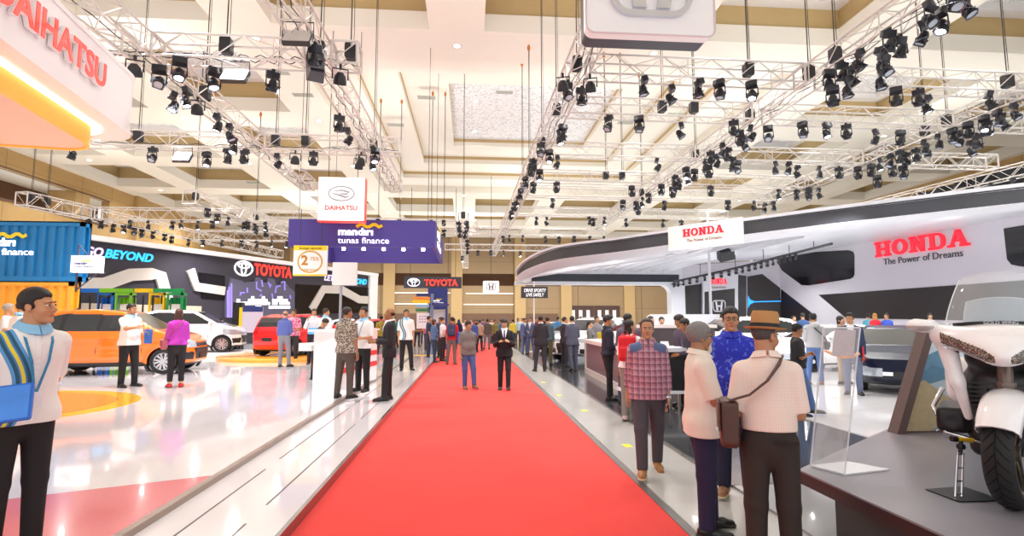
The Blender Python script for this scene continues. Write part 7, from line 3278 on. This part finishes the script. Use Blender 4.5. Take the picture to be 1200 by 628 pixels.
# ---------- nearest figures
P = who('staff man in white polo with blue and yellow swirl at the left edge, looking right', 11, 3.35, 333, 58, ZS, det=3, lean=8, head=(36, -8), arms=(((.16, .02, -1), (.20, .70, -.12)), 'behind'), legs=('stand', 'stand'),
        top=dict(mat=m_swirl, sleeve=.88, hem=.87, collar=m_lcol, e=.018, placket=m_white_s), bottom=B('1d1a1c'), hair=('short', '17120f'), skin='c28e68', girth=.98)
lanyard(P, mat('lanyard_teal', '2f86b0', .6, var=.5, scale=60), 1.08)
held(P, 0, 'blue folder with white pages held by the staff man at the left edge', 'folder', 'folder', (.30, .22, .018), m_fblue, (R(62), R(-6), R(-35)), (.03, -.06, .02), extra=('cover_print', mat('print_blue', '3f86e0', .3, var=.3, scale=5)))
P = who('man in tan hat and pale checked shirt seen from behind, brown strap across his back', 909, 3.32, 362, 158, .04, hb=.055, det=3, head=(-46, 4), arms=('hold', 'tuck'), legs=('stand', 'stand'), girth=1.0,
        top=dict(mat=m_check, sleeve=.95, hem=.985, e=.020, flat_collar=True), bottom=B('2f2622', belt=True, flare=1.08), hair=('buzz', '4a4442'), skin='b5805f')
glasses(P)
hat = MB()
hat.lathe([(.112, .075), (.135, .064), (.150, .074), (.152, .079), (.135, .071), (.104, .084), (.103, .12), (.100, .175), (.088, .205), (.05, .205), (.02, .192), (.001, .190)], 28, Matrix.Diagonal((.92, 1.14, 1, 1)))
headpart(P, 'hat', hat, mat('straw_tan', 'b98550', .7, bump=.5, scale=160, var=.1))
hat = MB()
hat.lathe([(.1065, .084), (.1055, .112), (.1025, .112), (.102, .084)], 28, Matrix.Diagonal((.92, 1.14, 1, 1)))
headpart(P, 'hat_band', hat, mat('ribbon_black', '15131a', .6))
satchel(P, '4a2b20', 'dark brown leather shoulder bag hanging at the hip of the man in the hat', 1, size=(.12, .055, .145), drop=1.03)
m = MB()
m.prism(rrect(.13, .022, .005, 2), 0, .004, frame(P['up']((-.085, .128, .93)), (1, 0, 0), (0, 0, 1)) @ Matrix.Rotation(PI, 4, 'Y'))
m.build('back_pocket', cloth('241c19'), P['root'])
P = who('grey-haired man with white goatee in cream shirt, standing in profile beside the hat man', 826, 4.12, 378, 82, .03, det=3, head=(8, 2), arms=('clasp', 'clasp'), legs=('stand', 'step'), girth=1.1,
        top=dict(mat=m_cream, sleeve=.95, hem=.80, e=.020, flat_collar=True, placket=m_cream), bottom=B('272243', flare=1.12), hair=('curly', '7d7a78'), skin='a97a58', palm=((-1, 0, .2), (-1, 0, .2)))
glasses(P)
V, Q = nets(lambda p: smin(elli(p, (0, -.088, -.098), (.030, .028, .048)), smin(elli(p, (0, -.100, -.045), (.030, .012, .008)), rcone(np.stack([np.abs(p[:, 0]), p[:, 1], p[:, 2]], 1), (.03, -.09, -.05), (.028, -.08, -.085), .009, .012), .012), .01), (-.08, -.15, -.17), (.08, -.02, 0), .005)
mkn('beard', V * P['hs'] @ P['Rh'].T + P['head'], Q, mat('hair_white', 'd6d2cd', .7, bump=.5, scale=120, var=.1), P['root'])
P = who('man with glasses in bright blue patterned shirt facing the camera between two older men', 864, 4.95, 358, -22, .05, det=3, arms=('down', 'tuck'), legs=('stand', 'stand'), girth=1.06,
        top=dict(mat=m_bblue, sleeve=.95, hem=.80, e=.018, flat_collar=True), bottom=B('20203a', flare=1.1), hair=('short', '141010'), skin='bb8a68', shoes=mat('sandal_tan', '8c6440', .5))
glasses(P)
P = who('man in red and purple plaid shirt walking along the edge of the red carpet', 762, 5.7, 372, -14, .03, det=3, arms=('back', 'down'), legs=('front', 'hind'), girth=1.06,
        top=dict(mat=m_plaid, sleeve=1.72, hem=.83, e=.018, flat_collar=True, yoke=cloth('56668c'), pockets=(('pocket', -.125, -.03, 1.19, 1.30), ('pocket', .03, .125, 1.19, 1.30))), bottom=B('4c464d', flare=1.05), hair=('receding', '2a2422'), skin='bd8c6a', shoes=mat('shoe_tan', '9a6634', .5))
held(P, 1, 'black phone in the left hand of the plaid-shirted man', 'phone', 'phone', (.07, .14, .009), m_phone, (R(80), 0, R(90)), (-.015, -.03, -.03), extra=('screen', m_phone))
m = MB()
wr_ = P['arm'][1][2]
m.lathe([(.030, -.012), (.034, -.01), (.034, .01), (.030, .012)], 16, Matrix.Translation([float(x) for x in wr_]) @ Vector([float(x) for x in P['fore'][1]]).to_track_quat('Z', 'Y').to_matrix().to_4x4())
m.build('wristwatch', m_silver, P['root'], 40)

# ---------- middle distance, left and centre
P = who('man in grey polo and blue jeans walking down the red carpet', 548, 12.95, 376, 18, det=2, head=(22, 0), arms=('down', 'back'), legs=('step', 'front'), girth=1.12, top=T('6f6965', sleeve=.85, hem=.86, flat_collar=True, e=.018), bottom=B('44598c'), hair=('fluffy', '1a1412'), skin='b08058', shoes='7a5a38')
P = who('man in black suit and blue tie looking at his phone on the red carpet', 591, 12.8, 373, -4, det=2, head=(0, 24), arms=('phone', 'phone'), legs=('step', 'front'), top=suit('1b191d', tie=mat('tie_blue', '22306e', .5), v=1.13), bottom=B('19171a'), hair=('short', '151210'), skin='c39472')
held(P, 0, 'phone held in both hands by the man in the black suit', 'phone', 'phone', (.075, .15, .009), m_phone, (R(-35), 0, 0), (.06, -.05, .03))
P = who('balding man in black suit standing in profile near the white counter', 455, 10.4, 360, -78, ZQ, det=2, head=(-4, -6), arms=('hold', 'hold'), legs=('stand', 'step'), top=suit('211e22', v=1.16, tie=mat('tie_plum', '3a2a44', .5)), bottom=B('231f22'), hair=('bald', '1d1917'), skin='94643f')
P = who('man in brown batik shirt seen from behind beside the white counter', 404, 10.3, 359, 158, ZS, det=2, head=(-24, 0), arms=('down', 'hold'), legs=('stand', 'wide'), girth=1.06, top=dict(mat=m_bbrown, sleeve=.92, hem=.86, e=.018, flat_collar=True), bottom=B('544840'), hair=('short', '2a1d18'), skin='a87250')
m = MB()
wr_ = P['arm'][0][2]
m.lathe([(.030, -.008), (.034, -.006), (.034, .006), (.030, .008)], 14, Matrix.Translation([float(x) for x in wr_]))
m.build('bracelet', mat('bracelet_green', '6fae7c', .4), P['root'])
P = who('man in white polo with lanyard talking between the batik man and the black suit', 424, 11.3, 359, -28, ZS, det=2, arms=('tuck', 'hold'), legs=('stand', 'stand'), top=dict(mat=m_white_s, sleeve=.9, hem=.88, e=.018, collar=m_lcol), bottom=B('1c1a1c'), hair=('short', '16120f'), skin='b98862')
lanyard(P, mat('lanyard_teal', '2f86b0', .6), 1.1)
P = who('staff man in white swirl polo and black trousers standing beyond the walkway', 475, 16.6, 362, 12, ZQ, det=1, arms=('down', 'down'), legs=('stand', 'wide'), top=dict(mat=m_swirl, sleeve=.9, hem=.86, e=.018, collar=m_lcol), bottom=B('1c1a1c'), hair=('short', '16120f'), skin='b98862')
P = who('salesman in white polo with a blue folder pointing beside the orange car', 148, 12.1, 355, 66, ZS, det=2, head=(14, 6), arms=('point', 'hold'), legs=('stand', 'step'), girth=1.08, top=dict(mat=m_white_s, sleeve=.92, hem=.86, e=.020, collar=m_lcol), bottom=B('19171a'), hair=('short', '17120f'), skin='bd8a64')
held(P, 1, 'bright blue folder held by the salesman beside the orange car', 'folder', 'folder', (.24, .32, .016), m_fblue, (R(90), 0, R(90)), (-.02, -.05, -.06))
P = who('woman in purple top with long brown hair beside the front of the orange car', 205, 12.0, 361, -150, ZS, det=2, female=True, head=(-10, 0), arms=('hold', 'tuck'), legs=('stand', 'stand'), top=T('b838b4', sleeve=1.9, hem=.93, e=.022), bottom=B('201c20', len=.8, flare=.95), hair=('long', '4a2a1c'), skin='c99a78', shoes='c8202c')
satchel(P, 'a8525e', 'dusty pink handbag at the hip of the woman in the purple top', 1, size=(.15, .06, .11), drop=.95)
held(P, 0, 'sheet of pale paper held up by the woman in the purple top', 'paper', 'paper', (.21, .29, .004), mat('paper_peach', 'efc9a4', .6), (R(70), R(10), 0), (0, -.06, .06), part='sheet')
P = who('man in blue shirt and grey trousers seen from behind at the red car', 332, 17.2, 364, 172, ZS, det=1, head=(-8, 8), arms=('tuck', 'down'), legs=('wide', 'stand'), top=T('4f5a96', sleeve=1.9, hem=.97, flat_collar=True, e=.018), bottom=B('77737c'), hair=('bald', '5a4a42'), skin='b98a6a')
P = who('bearded man in magenta batik shirt behind the man in blue shirt', 342, 19.2, 359.5, 8, ZS, det=1, arms=('down', 'tuck'), legs=('stand', 'stand'), girth=1.1, top=dict(mat=m_bmag, sleeve=.9, hem=.86, e=.018), bottom=B('2a2628'), hair=('short', '1c1412'), skin='a97852')
P = who('man in white shirt with hand at his face beside the red car', 366, 18.4, 361, 15, ZS, det=1, arms=('face', 'tuck'), legs=('stand', 'stand'), top=T('e6e2e8', sleeve=1.9, hem=.95, flat_collar=True), bottom=B('1d1b20'), hair=('short', '17120f'), skin='bd8a64')
held(P, 1, 'light blue folder held by the white-shirted man beside the red car', 'folder', 'folder', (.3, .22, .02), mat('folder_sky', '5aa8e0', .4), (R(70), 0, 0), (-.06, -.04, 0))
P = who('staff man in white polo turned away behind the dark-jacketed man at the counter', 380, 17.6, 359, 150, ZS, det=1, head=(-30, 0), arms=('down', 'down'), legs=('stand', 'stand'), top=dict(mat=m_white_s, sleeve=.9, hem=.86, collar=m_lcol), bottom=B('1c1a1c'), hair=('short', '3a2018'), skin='bd8a64')
P = who('person in dark jacket leaning over the white counter', 369, 13.6, 371, 78, ZS, det=1, lean=20, head=(0, 18), arms=('lean', 'lean'), legs=('stand', 'stand'), top=T('2a2833', sleeve=1.95, hem=.86, e=.02), bottom=B('1c1a1f'), hair=('fluffy', '15100e'), skin='bd8a64')
who('staff man in white polo seen from behind at the far left edge', 17, 11.0, 351, 165, ZS, det=1, arms=('tuck', 'down'), top=dict(mat=m_white_s, sleeve=.9, hem=.86, collar=m_lcol), bottom=B('1c1a1c'), hair=('short', '221a18'), skin='bd8a64')
who('older visitor at the extreme left edge beside the staff man', 2, 12.0, 355, 120, ZS, det=0, top=T('ddd6d2'), bottom=B('3a3634'), hair=('short', '9a928c'), skin='bd8a64')
who('dark-haired visitor whose head shows above the orange car roof', 87, 18.0, 356, 170, ZS, det=0, top=T('3c4260'), bottom=B('2c2a30'), hair=('short', '15100e'), skin='bd8a64')
who('visitor whose head shows beside the green plants and the white car', 257, 25.6, 372, 180, ZS, det=0, top=T('5b4660'), bottom=B('2c2a30'), hair=('short', '15100e'), skin='bd8a64')
# by the left edge of the carpet, farther on
P = who('woman in denim jacket and dark jeans at the left edge of the carpet', 508, 20.8, 374, 118, det=1, female=True, arms=('tuck', 'down'), legs=('stand', 'step'), top=T('4f6a94', sleeve=1.9, hem=.92, e=.022), bottom=B('2c3a52'), hair=('bob', '4a2418'), skin='c99a78', shoes='5a4030')
P = who('man in dark shirt standing behind the woman in denim', 502, 22.3, 370, 100, det=0, top=T('2c3048', sleeve=.9), bottom=B('2a3040'), hair=('short', '1a1412'), skin='b98862')
P = who('woman in white blouse and dark trousers facing the man with the backpack', 518.5, 21.6, 372, 70, det=1, female=True, arms=('hold', 'tuck'), legs=('stand', 'stand'), top=T('efe9ea', sleeve=1.2, hem=.95), bottom=B('302a2c'), hair=('short', '2a1c18'), skin='c99a78')
P = who('man in red shirt with navy backpack seen from behind at the carpet edge', 529.5, 19.9, 371, 172, det=1, head=(20, 0), arms=('down', 'down'), legs=('stand', 'wide'), top=T('c8202e', sleeve=1.0, hem=.90, e=.018), bottom=B('6f6a66'), hair=('short', '16100e'), skin='b98862', shoes='6a4a30')
backpack(P, '3a4260', 'navy backpack on the man in the red shirt', '2a3048')
satchel(P, '2a58c8', 'bright blue tote bag beside the man in the red shirt', -1, strap=False, size=(.10, .05, .20), drop=.98)
who('man in dark polo behind the woman in white blouse', 517, 23.5, 371, 20, det=0, top=T('3a3c50', sleeve=.9), bottom=B('2a2a34'), hair=('short', '1a1412'), skin='b98862')

# ---------- right side
P = who('man in black suit seen from behind on the grey strip', 634, 17.0, 369.5, 178, .03, det=1, arms=('tuck', 'tuck'), legs=('stand', 'wide'), girth=1.05, top=suit('2b272c', v=0), bottom=B('343036'), hair=('short', '15100e'), skin='a87250')
P = who('man in olive trousers beyond the black-suited man', 642, 19.3, 371, 165, .05, det=1, arms=('down', 'down'), legs=('stand', 'stand'), top=T('4a5a60', sleeve=1.9), bottom=B('5a5638'), hair=('short', '2a1c14'), skin='b98862')
P = who('man in dark suit facing right beside the grey suit', 662, 18.4, 371, 112, .05, det=1, head=(-10, 0), arms=('down', 'tuck'), legs=('stand', 'stand'), top=suit('2a282e', v=0), bottom=B('2a282e'), hair=('short', '15100e'), skin='b98862')
P = who('man in slate grey suit seen from behind in front of the white car', 671, 17.0, 370, 188, .05, det=1, arms=('tuck', 'tuck'), legs=('stand', 'hind'), top=suit('4b4d5e', v=0), bottom=B('474a5c'), hair=('short', '15100e'), skin='b98862')
who('man in light blue-grey suit far along the grey strip, left of two', 615, 25.6, 372.5, 20, .03, det=1, arms=('down', 'pocket'), top=suit('5f6c92', v=1.15), bottom=B('66739a'), hair=('short', '15100e'), skin='b98862')
who('man in blue-grey suit far along the grey strip, right of two', 621.5, 25.4, 371.5, -20, .03, det=1, arms=('tuck', 'pocket'), legs=('stand', 'wide'), top=suit('525e84', v=1.15), bottom=B('56628a'), hair=('short', '15100e'), skin='b98862')
P = who('woman in grey jacket with a yellow folder behind the mauve counter', 692, 17.3, 376, 70, .05, det=1, female=True, arms=('hold', 'tuck'), top=T('6d6e70', sleeve=1.95, hem=.88, e=.02), bottom=B('c98d74', len=.7), hair=('pony', '15100e'), skin='c99a78')
held(P, 0, 'yellow folder held by the woman in the grey jacket', 'folder', 'folder', (.24, .32, .015), mat('folder_yellow', 'f2e22c', .4), (R(80), 0, R(40)), (.02, -.05, .05))
who('man standing behind the woman with the yellow folder', 700, 18.6, 370, 25, .05, det=1, top=T('7a7478', sleeve=1.0), bottom=B('3a3640'), hair=('short', '15100e'), skin='b98862')
P = who('young man in dark denim jacket with red lanyard beside the mauve counter', 713, 10.8, 369, 92, .05, det=2, head=(-6, 10), arms=('tuck', 'hold'), legs=('stand', 'step'), top=T('1f2233', sleeve=1.95, hem=.92, e=.022, flat_collar=True), bottom=B('1b181b', flare=.9), hair=('quiff', '17100c'), skin='b07c56')
lanyard(P, mat('lanyard_red', 'b23a48', .6), 1.15)
P = who('man in mauve-grey top seen from behind beside the red backpack', 738, 10.3, 366.5, 150, .05, det=2, head=(-30, 0), arms=('tuck', 'tuck'), legs=('stand', 'wide'), girth=1.05, top=T('5b4f5e', sleeve=1.95, hem=.92, e=.02), bottom=B('47465a'), hair=('short', '17100c'), skin='b98862')
P = who('woman in white tee with red backpack behind the plaid-shirted man', 740, 8.6, 374, 150, .05, det=2, female=True, head=(-40, 0), arms=('hold', 'down'), legs=('stand', 'stand'), top=T('f0eaea', sleeve=.95, hem=.90, e=.018), bottom=B('8b837c'), hair=('long', '1c1412'), skin='c08c68', shoes='c8a8a8')
backpack(P, 'd6242e', 'bright red backpack on the woman in the white tee', 'b81c28')
P = who('man in dark patterned shirt using a phone at the standing desk', 800, 9.9, 368.5, -88, .05, det=2, head=(-4, 20), arms=('hold', 'hold'), legs=('stand', 'stand'), top=T('4a3c4e', sleeve=1.9, hem=.88, e=.02), bottom=B('2c2830'), hair=('fluffy', '221612'), skin='a87048')
held(P, 1, 'white leaflet held by the man at the standing desk', 'leaflet', 'paper', (.15, .21, .003), m_paper, (R(60), 0, R(90)), (0, -.06, .04), part='sheet')
P = who('dark-haired man leaning at the standing desk behind the grey-haired man', 812, 9.3, 372, -100, .05, det=1, lean=8, head=(0, 15), arms=('hold', 'hold'), top=T('3f3a4a', sleeve=1.9, hem=.88, e=.02), bottom=B('2c2830'), hair=('short', '1a1412'), skin='a87048')
who('staff woman in black top whose head shows behind the tall bar', 764, 14.3, 370, 40, .05, det=1, female=True, top=T('1e1c20', sleeve=1.9), bottom=B('1e1c20'), hair=('short', '1a1412'), skin='c99a78')
who('staff man in white and red whose head shows behind the tall bar', 777, 14.6, 371, -10, .05, det=1, top=T('efe8ea', sleeve=1.9), bottom=B('1e1c20'), hair=('short', '1a1412'), skin='d0a482')
P = who('man in black t-shirt and cap with arms folded behind the hat man', 938, 9.0, 378, 62, .06, hb=.02, det=2, head=(20, 6), arms=('chest', 'chest'), legs=('stand', 'front'), girth=1.1, top=T('1f1e22', sleeve=.95, hem=.90, e=.02), bottom=B('4f6a9a'), hair=('short', '1a1412'), skin='a06c48')
cap = MB()
cap.lathe([(.100, .055), (.102, .09), (.085, .135), (.045, .155), (.001, .16)], 22, Matrix.Translation((0, .012, .0)) @ Matrix.Diagonal((.9, 1.1, 1, 1)))
cap.prism([(-.07, -.09), (-.055, -.165), (0, -.185), (.055, -.165), (.07, -.09)], .058, .066)
headpart(P, 'cap', cap, mat('cap_black', '17161a', .8))
glasses(P)
P = who('man in light grey hooded top and black cap seen from behind by the white sedan', 957, 13.3, 366, 160, .06, hb=.02, det=2, head=(-30, 0), arms=('tuck', 'tuck'), legs=('stand', 'wide'), girth=1.05, top=T('b4b4b8', sleeve=1.95, hem=.90, e=.026), bottom=B('5c7ab0'), hair=('short', '1a1412'), skin='b98862', shoes='8a5a38')
cap = MB()
cap.lathe([(.100, .055), (.102, .09), (.085, .135), (.045, .155), (.001, .16)], 22, Matrix.Translation((0, .012, .0)) @ Matrix.Diagonal((.9, 1.1, 1, 1)))
cap.prism([(-.07, -.09), (-.055, -.165), (0, -.185), (.055, -.165), (.07, -.09)], .058, .066)
headpart(P, 'cap', cap, mat('cap_black', '17161a', .8))
V, Q = nets(lambda p: elli(p, (0, .10, 1.44), (.11, .07, .09)), (-.15, 0, 1.3), (.15, .2, 1.56), .015)
mkn('hood', V * P['s'], Q, cloth('b4b4b8'), P['root'])
satchel(P, '1b1a20', 'black shoulder bag of the man in the grey hooded top', -1, size=(.10, .05, .10), drop=.95)
P = who('man in navy jacket and grey trousers holding a red folder beside the navy sedan', 1001, 11.5, 366.5, -36, .06, det=2, head=(-14, 0), arms=('down', 'down'), legs=('stand', 'stand'), girth=1.1, top=suit('2d3a5c', v=1.15), bottom=B('66708c'), hair=('quiff', '1a1412'), skin='b98862')
held(P, 1, 'red folder held by the man in the navy jacket', 'folder', 'folder', (.22, .30, .015), mat('folder_red', 'c81e32', .4), (R(90), 0, R(80)), (0, -.02, .08))
who('woman with dark hair behind the man in the navy jacket', 989, 13.4, 369.5, 30, .06, det=1, female=True, top=T('8a6a5c', sleeve=1.9), bottom=B('c8b090'), hair=('bob', '1a1412'), skin='c99a78')
P = who('woman in red dress with white belt and fair hair near the far white wall', 1028, 23.5, 364, 168, .06, det=1, female=True, arms=('tuck', 'down'), top=dict(kind='dress', mat=cloth('dc2430'), sleeve=.4, hem=.72, e=.018, wide=.05, belt=m_white_s), bottom=None, hair=('long', 'a8742e'), skin='d8ac8a', shoes='d8b08a')
who('man in blue shirt facing the woman in the red dress', 1042, 23.2, 363, -70, .06, det=1, arms=('hold', 'down'), top=T('3a56b8', sleeve=.95, hem=.88), bottom=B('1e1c24'), hair=('short', '15100e'), skin='b98862')
who('man in turquoise shirt behind the woman in the red dress', 1020, 26, 364, 150, .06, det=0, top=T('5ab0c8', sleeve=.95), bottom=B('2a2a34'), hair=('short', '15100e'), skin='b98862')
who('staff woman in white and red behind the navy sedan', 1093, 23, 362, -20, .06, det=1, female=True, top=T('e8d8d8', sleeve=.9), bottom=B('c82030'), hair=('bob', '15100e'), skin='d8ac8a')
who('man in dark blue shirt by the far wall, left of the grey hooded top', 943, 22.5, 366.5, 160, .06, det=0, top=T('34507c', sleeve=.95), bottom=B('2a2a34'), hair=('short', '15100e'), skin='b98862')
who('visitor in pale top by the far wall above the hat brim', 932, 24, 369.5, 20, .06, det=0, top=T('c8bcc0', sleeve=.95), bottom=B('2a2a34'), hair=('short', '2a201c'), skin='c99a78')
who('person in light blue shirt before the white portal', 847, 27, 367.5, 175, .06, det=0, top=T('8ab0d8', sleeve=.95), bottom=B('2a2a34'), hair=('short', '15100e'), skin='b98862')
who('dark-haired person before the white portal, left of the emblem', 829, 28, 370, 175, .06, det=0, top=T('d8d4d8', sleeve=.95), bottom=B('2a2a34'), hair=('short', '15100e'), skin='b98862')

# ---------- the crowd at the far end of the carpet
far = [  # label, px, d, head y, facing, top colour, trousers, hair
    ('visitor in grey jacket with a bag strap walking away down the carpet', 571, 30, 373.5, 180, '56504e', '77747a'), ('visitor in blue shirt on the far carpet', 555, 27.5, 375, 10, '3f5a9c', '2a2a34'),
    ('visitor in beige top and dark trousers on the far carpet', 562, 28.5, 374.5, 160, 'b29a80', '2c2a30'), ('woman in navy headscarf and top on the far carpet', 537.5, 31, 374, 170, '26305c', '2a2c40'),
    ('visitor in yellow shirt far down the carpet', 601, 33, 374, 175, 'e2cc50', '3a4a6a'), ('visitor in olive top on the far carpet', 580, 32, 374.5, 20, '7a6f3a', '2a2a34'),
    ('visitor in steel blue top far down the carpet', 587, 36, 374, 180, '4e6f8c', '33343c'), ('visitor in pale blue shirt and hat far down the carpet', 607, 38, 372.5, 5, 'b8d4e4', '4a4a54'),
    ('visitor with red cap and pale top far down the carpet', 576, 37, 373.5, 15, 'd8c8bc', '44404a'), ('visitor in white shirt far down the carpet', 545, 36, 373.5, 10, 'eceaea', '2c2c38'),
    ('visitor in mustard shirt left of the far carpet', 532, 33, 373, 15, 'c79a28', '2a2a30'), ('visitor in purple top far down the carpet', 566, 41, 373.5, 180, '6a4a86', '2a2a34'),
    ('visitor in pink shirt far down the carpet', 552, 43, 373.5, 0, 'd88aa0', '3a3a48'), ('visitor in dark green shirt far down the carpet', 593, 43, 373, 10, '2e5a40', '2a2a34'),
    ('visitor in black t-shirt far down the carpet', 559, 38, 374, 185, '1e1c20', '4a5a80'), ('visitor in cream jacket right of the far carpet', 612, 42, 372.5, 0, 'e4d8c4', '5a5048'),
    ('visitor in maroon shirt right of the far carpet', 628, 41, 372.5, 30, '7a2430', '2a2a34'), ('visitor in charcoal suit right of the far carpet', 640, 37, 371.5, -20, '3a3a40', '3a3a40'),
    ('visitor in sky blue polo behind the suits', 654, 31, 371, 170, '5a9ad0', '2a2a34'), ('visitor in lilac shirt behind the white car', 681, 31, 370.5, 10, 'a898c8', '3a3848'),
    ('man in gold batik shirt seen from behind beyond the black suit', 446, 24, 369.5, 178, None, '2a2628'), ('visitor in white t-shirt beyond the white counter', 432, 28, 371, 20, 'eceaea', '3a4a6a'),
    ('visitor in teal shirt beyond the walkway', 462, 31, 371.5, -15, '2e8a8c', '2a2a34'), ('visitor in brown jacket beyond the walkway', 489, 33, 372, 160, '7a5a40', '2a2a34'),
    ('visitor in orange shirt beyond the walkway', 496, 36, 372, 10, 'e07a30', '3a3848'), ('visitor in lime yellow vest behind the white counter', 403, 25, 368, 10, 'd8e83a', '2a2a34'),
    ('visitor in dark blue jacket beyond the counter', 416, 30, 371, 175, '2a3458', '2a2a34'), ('visitor in grey hoodie beyond the walkway', 455, 35, 372.5, 180, '8a8a90', '3a4a6a'),
    ('visitor in rose headscarf beyond the arrow signpost', 500, 30, 372, 20, 'c86a86', '4a3a48'), ('visitor in navy polo beside the navy banner booth', 515, 28, 371.5, -30, '2c3a6a', '3a3434'),
]
for i, (lb, px, d, y, fc, tc, bc) in enumerate(far):
    fem = 'woman' in lb or 'headscarf' in lb
    P = who(lb, px, d, y, fc, .012 if 530 < px < 612 else (.05 if px > 612 else .012), det=0, female=fem, arms=(rnd.choice(('down', 'tuck', 'fwd')), rnd.choice(('down', 'pocket', 'back'))), legs=rnd.choice((('stand', 'wide'), ('front', 'rear'), ('step', 'hind'), ('stand', 'stand'))),
            top=dict(mat=m_bgold if tc is None else cloth(tc), sleeve=rnd.choice((.9, 1.9)), hem=.86, e=.02), bottom=B(bc), hair=('long' if fem else 'short', '1a1412'), skin=rnd.choice(('b98862', 'a87250', 'c99a78')), girth=rnd.uniform(.96, 1.1))
    if 'headscarf' in lb:
        V, Q = nets(lambda p: smax(smin(elli(p, (0, .02, .04), (.1, .118, .112)), elli(p, (0, .03, -.13), (.15, .11, .09)), .05), -elli(p, (0, -.12, .0), (.06, .08, .08)), .01), (-.2, -.16, -.25), (.2, .18, .2), .02)
        mkn('headscarf', V * P['hs'] @ P['Rh'].T + P['head'], Q, cloth(tc), P['root'])
bpy.context.view_layer.update()
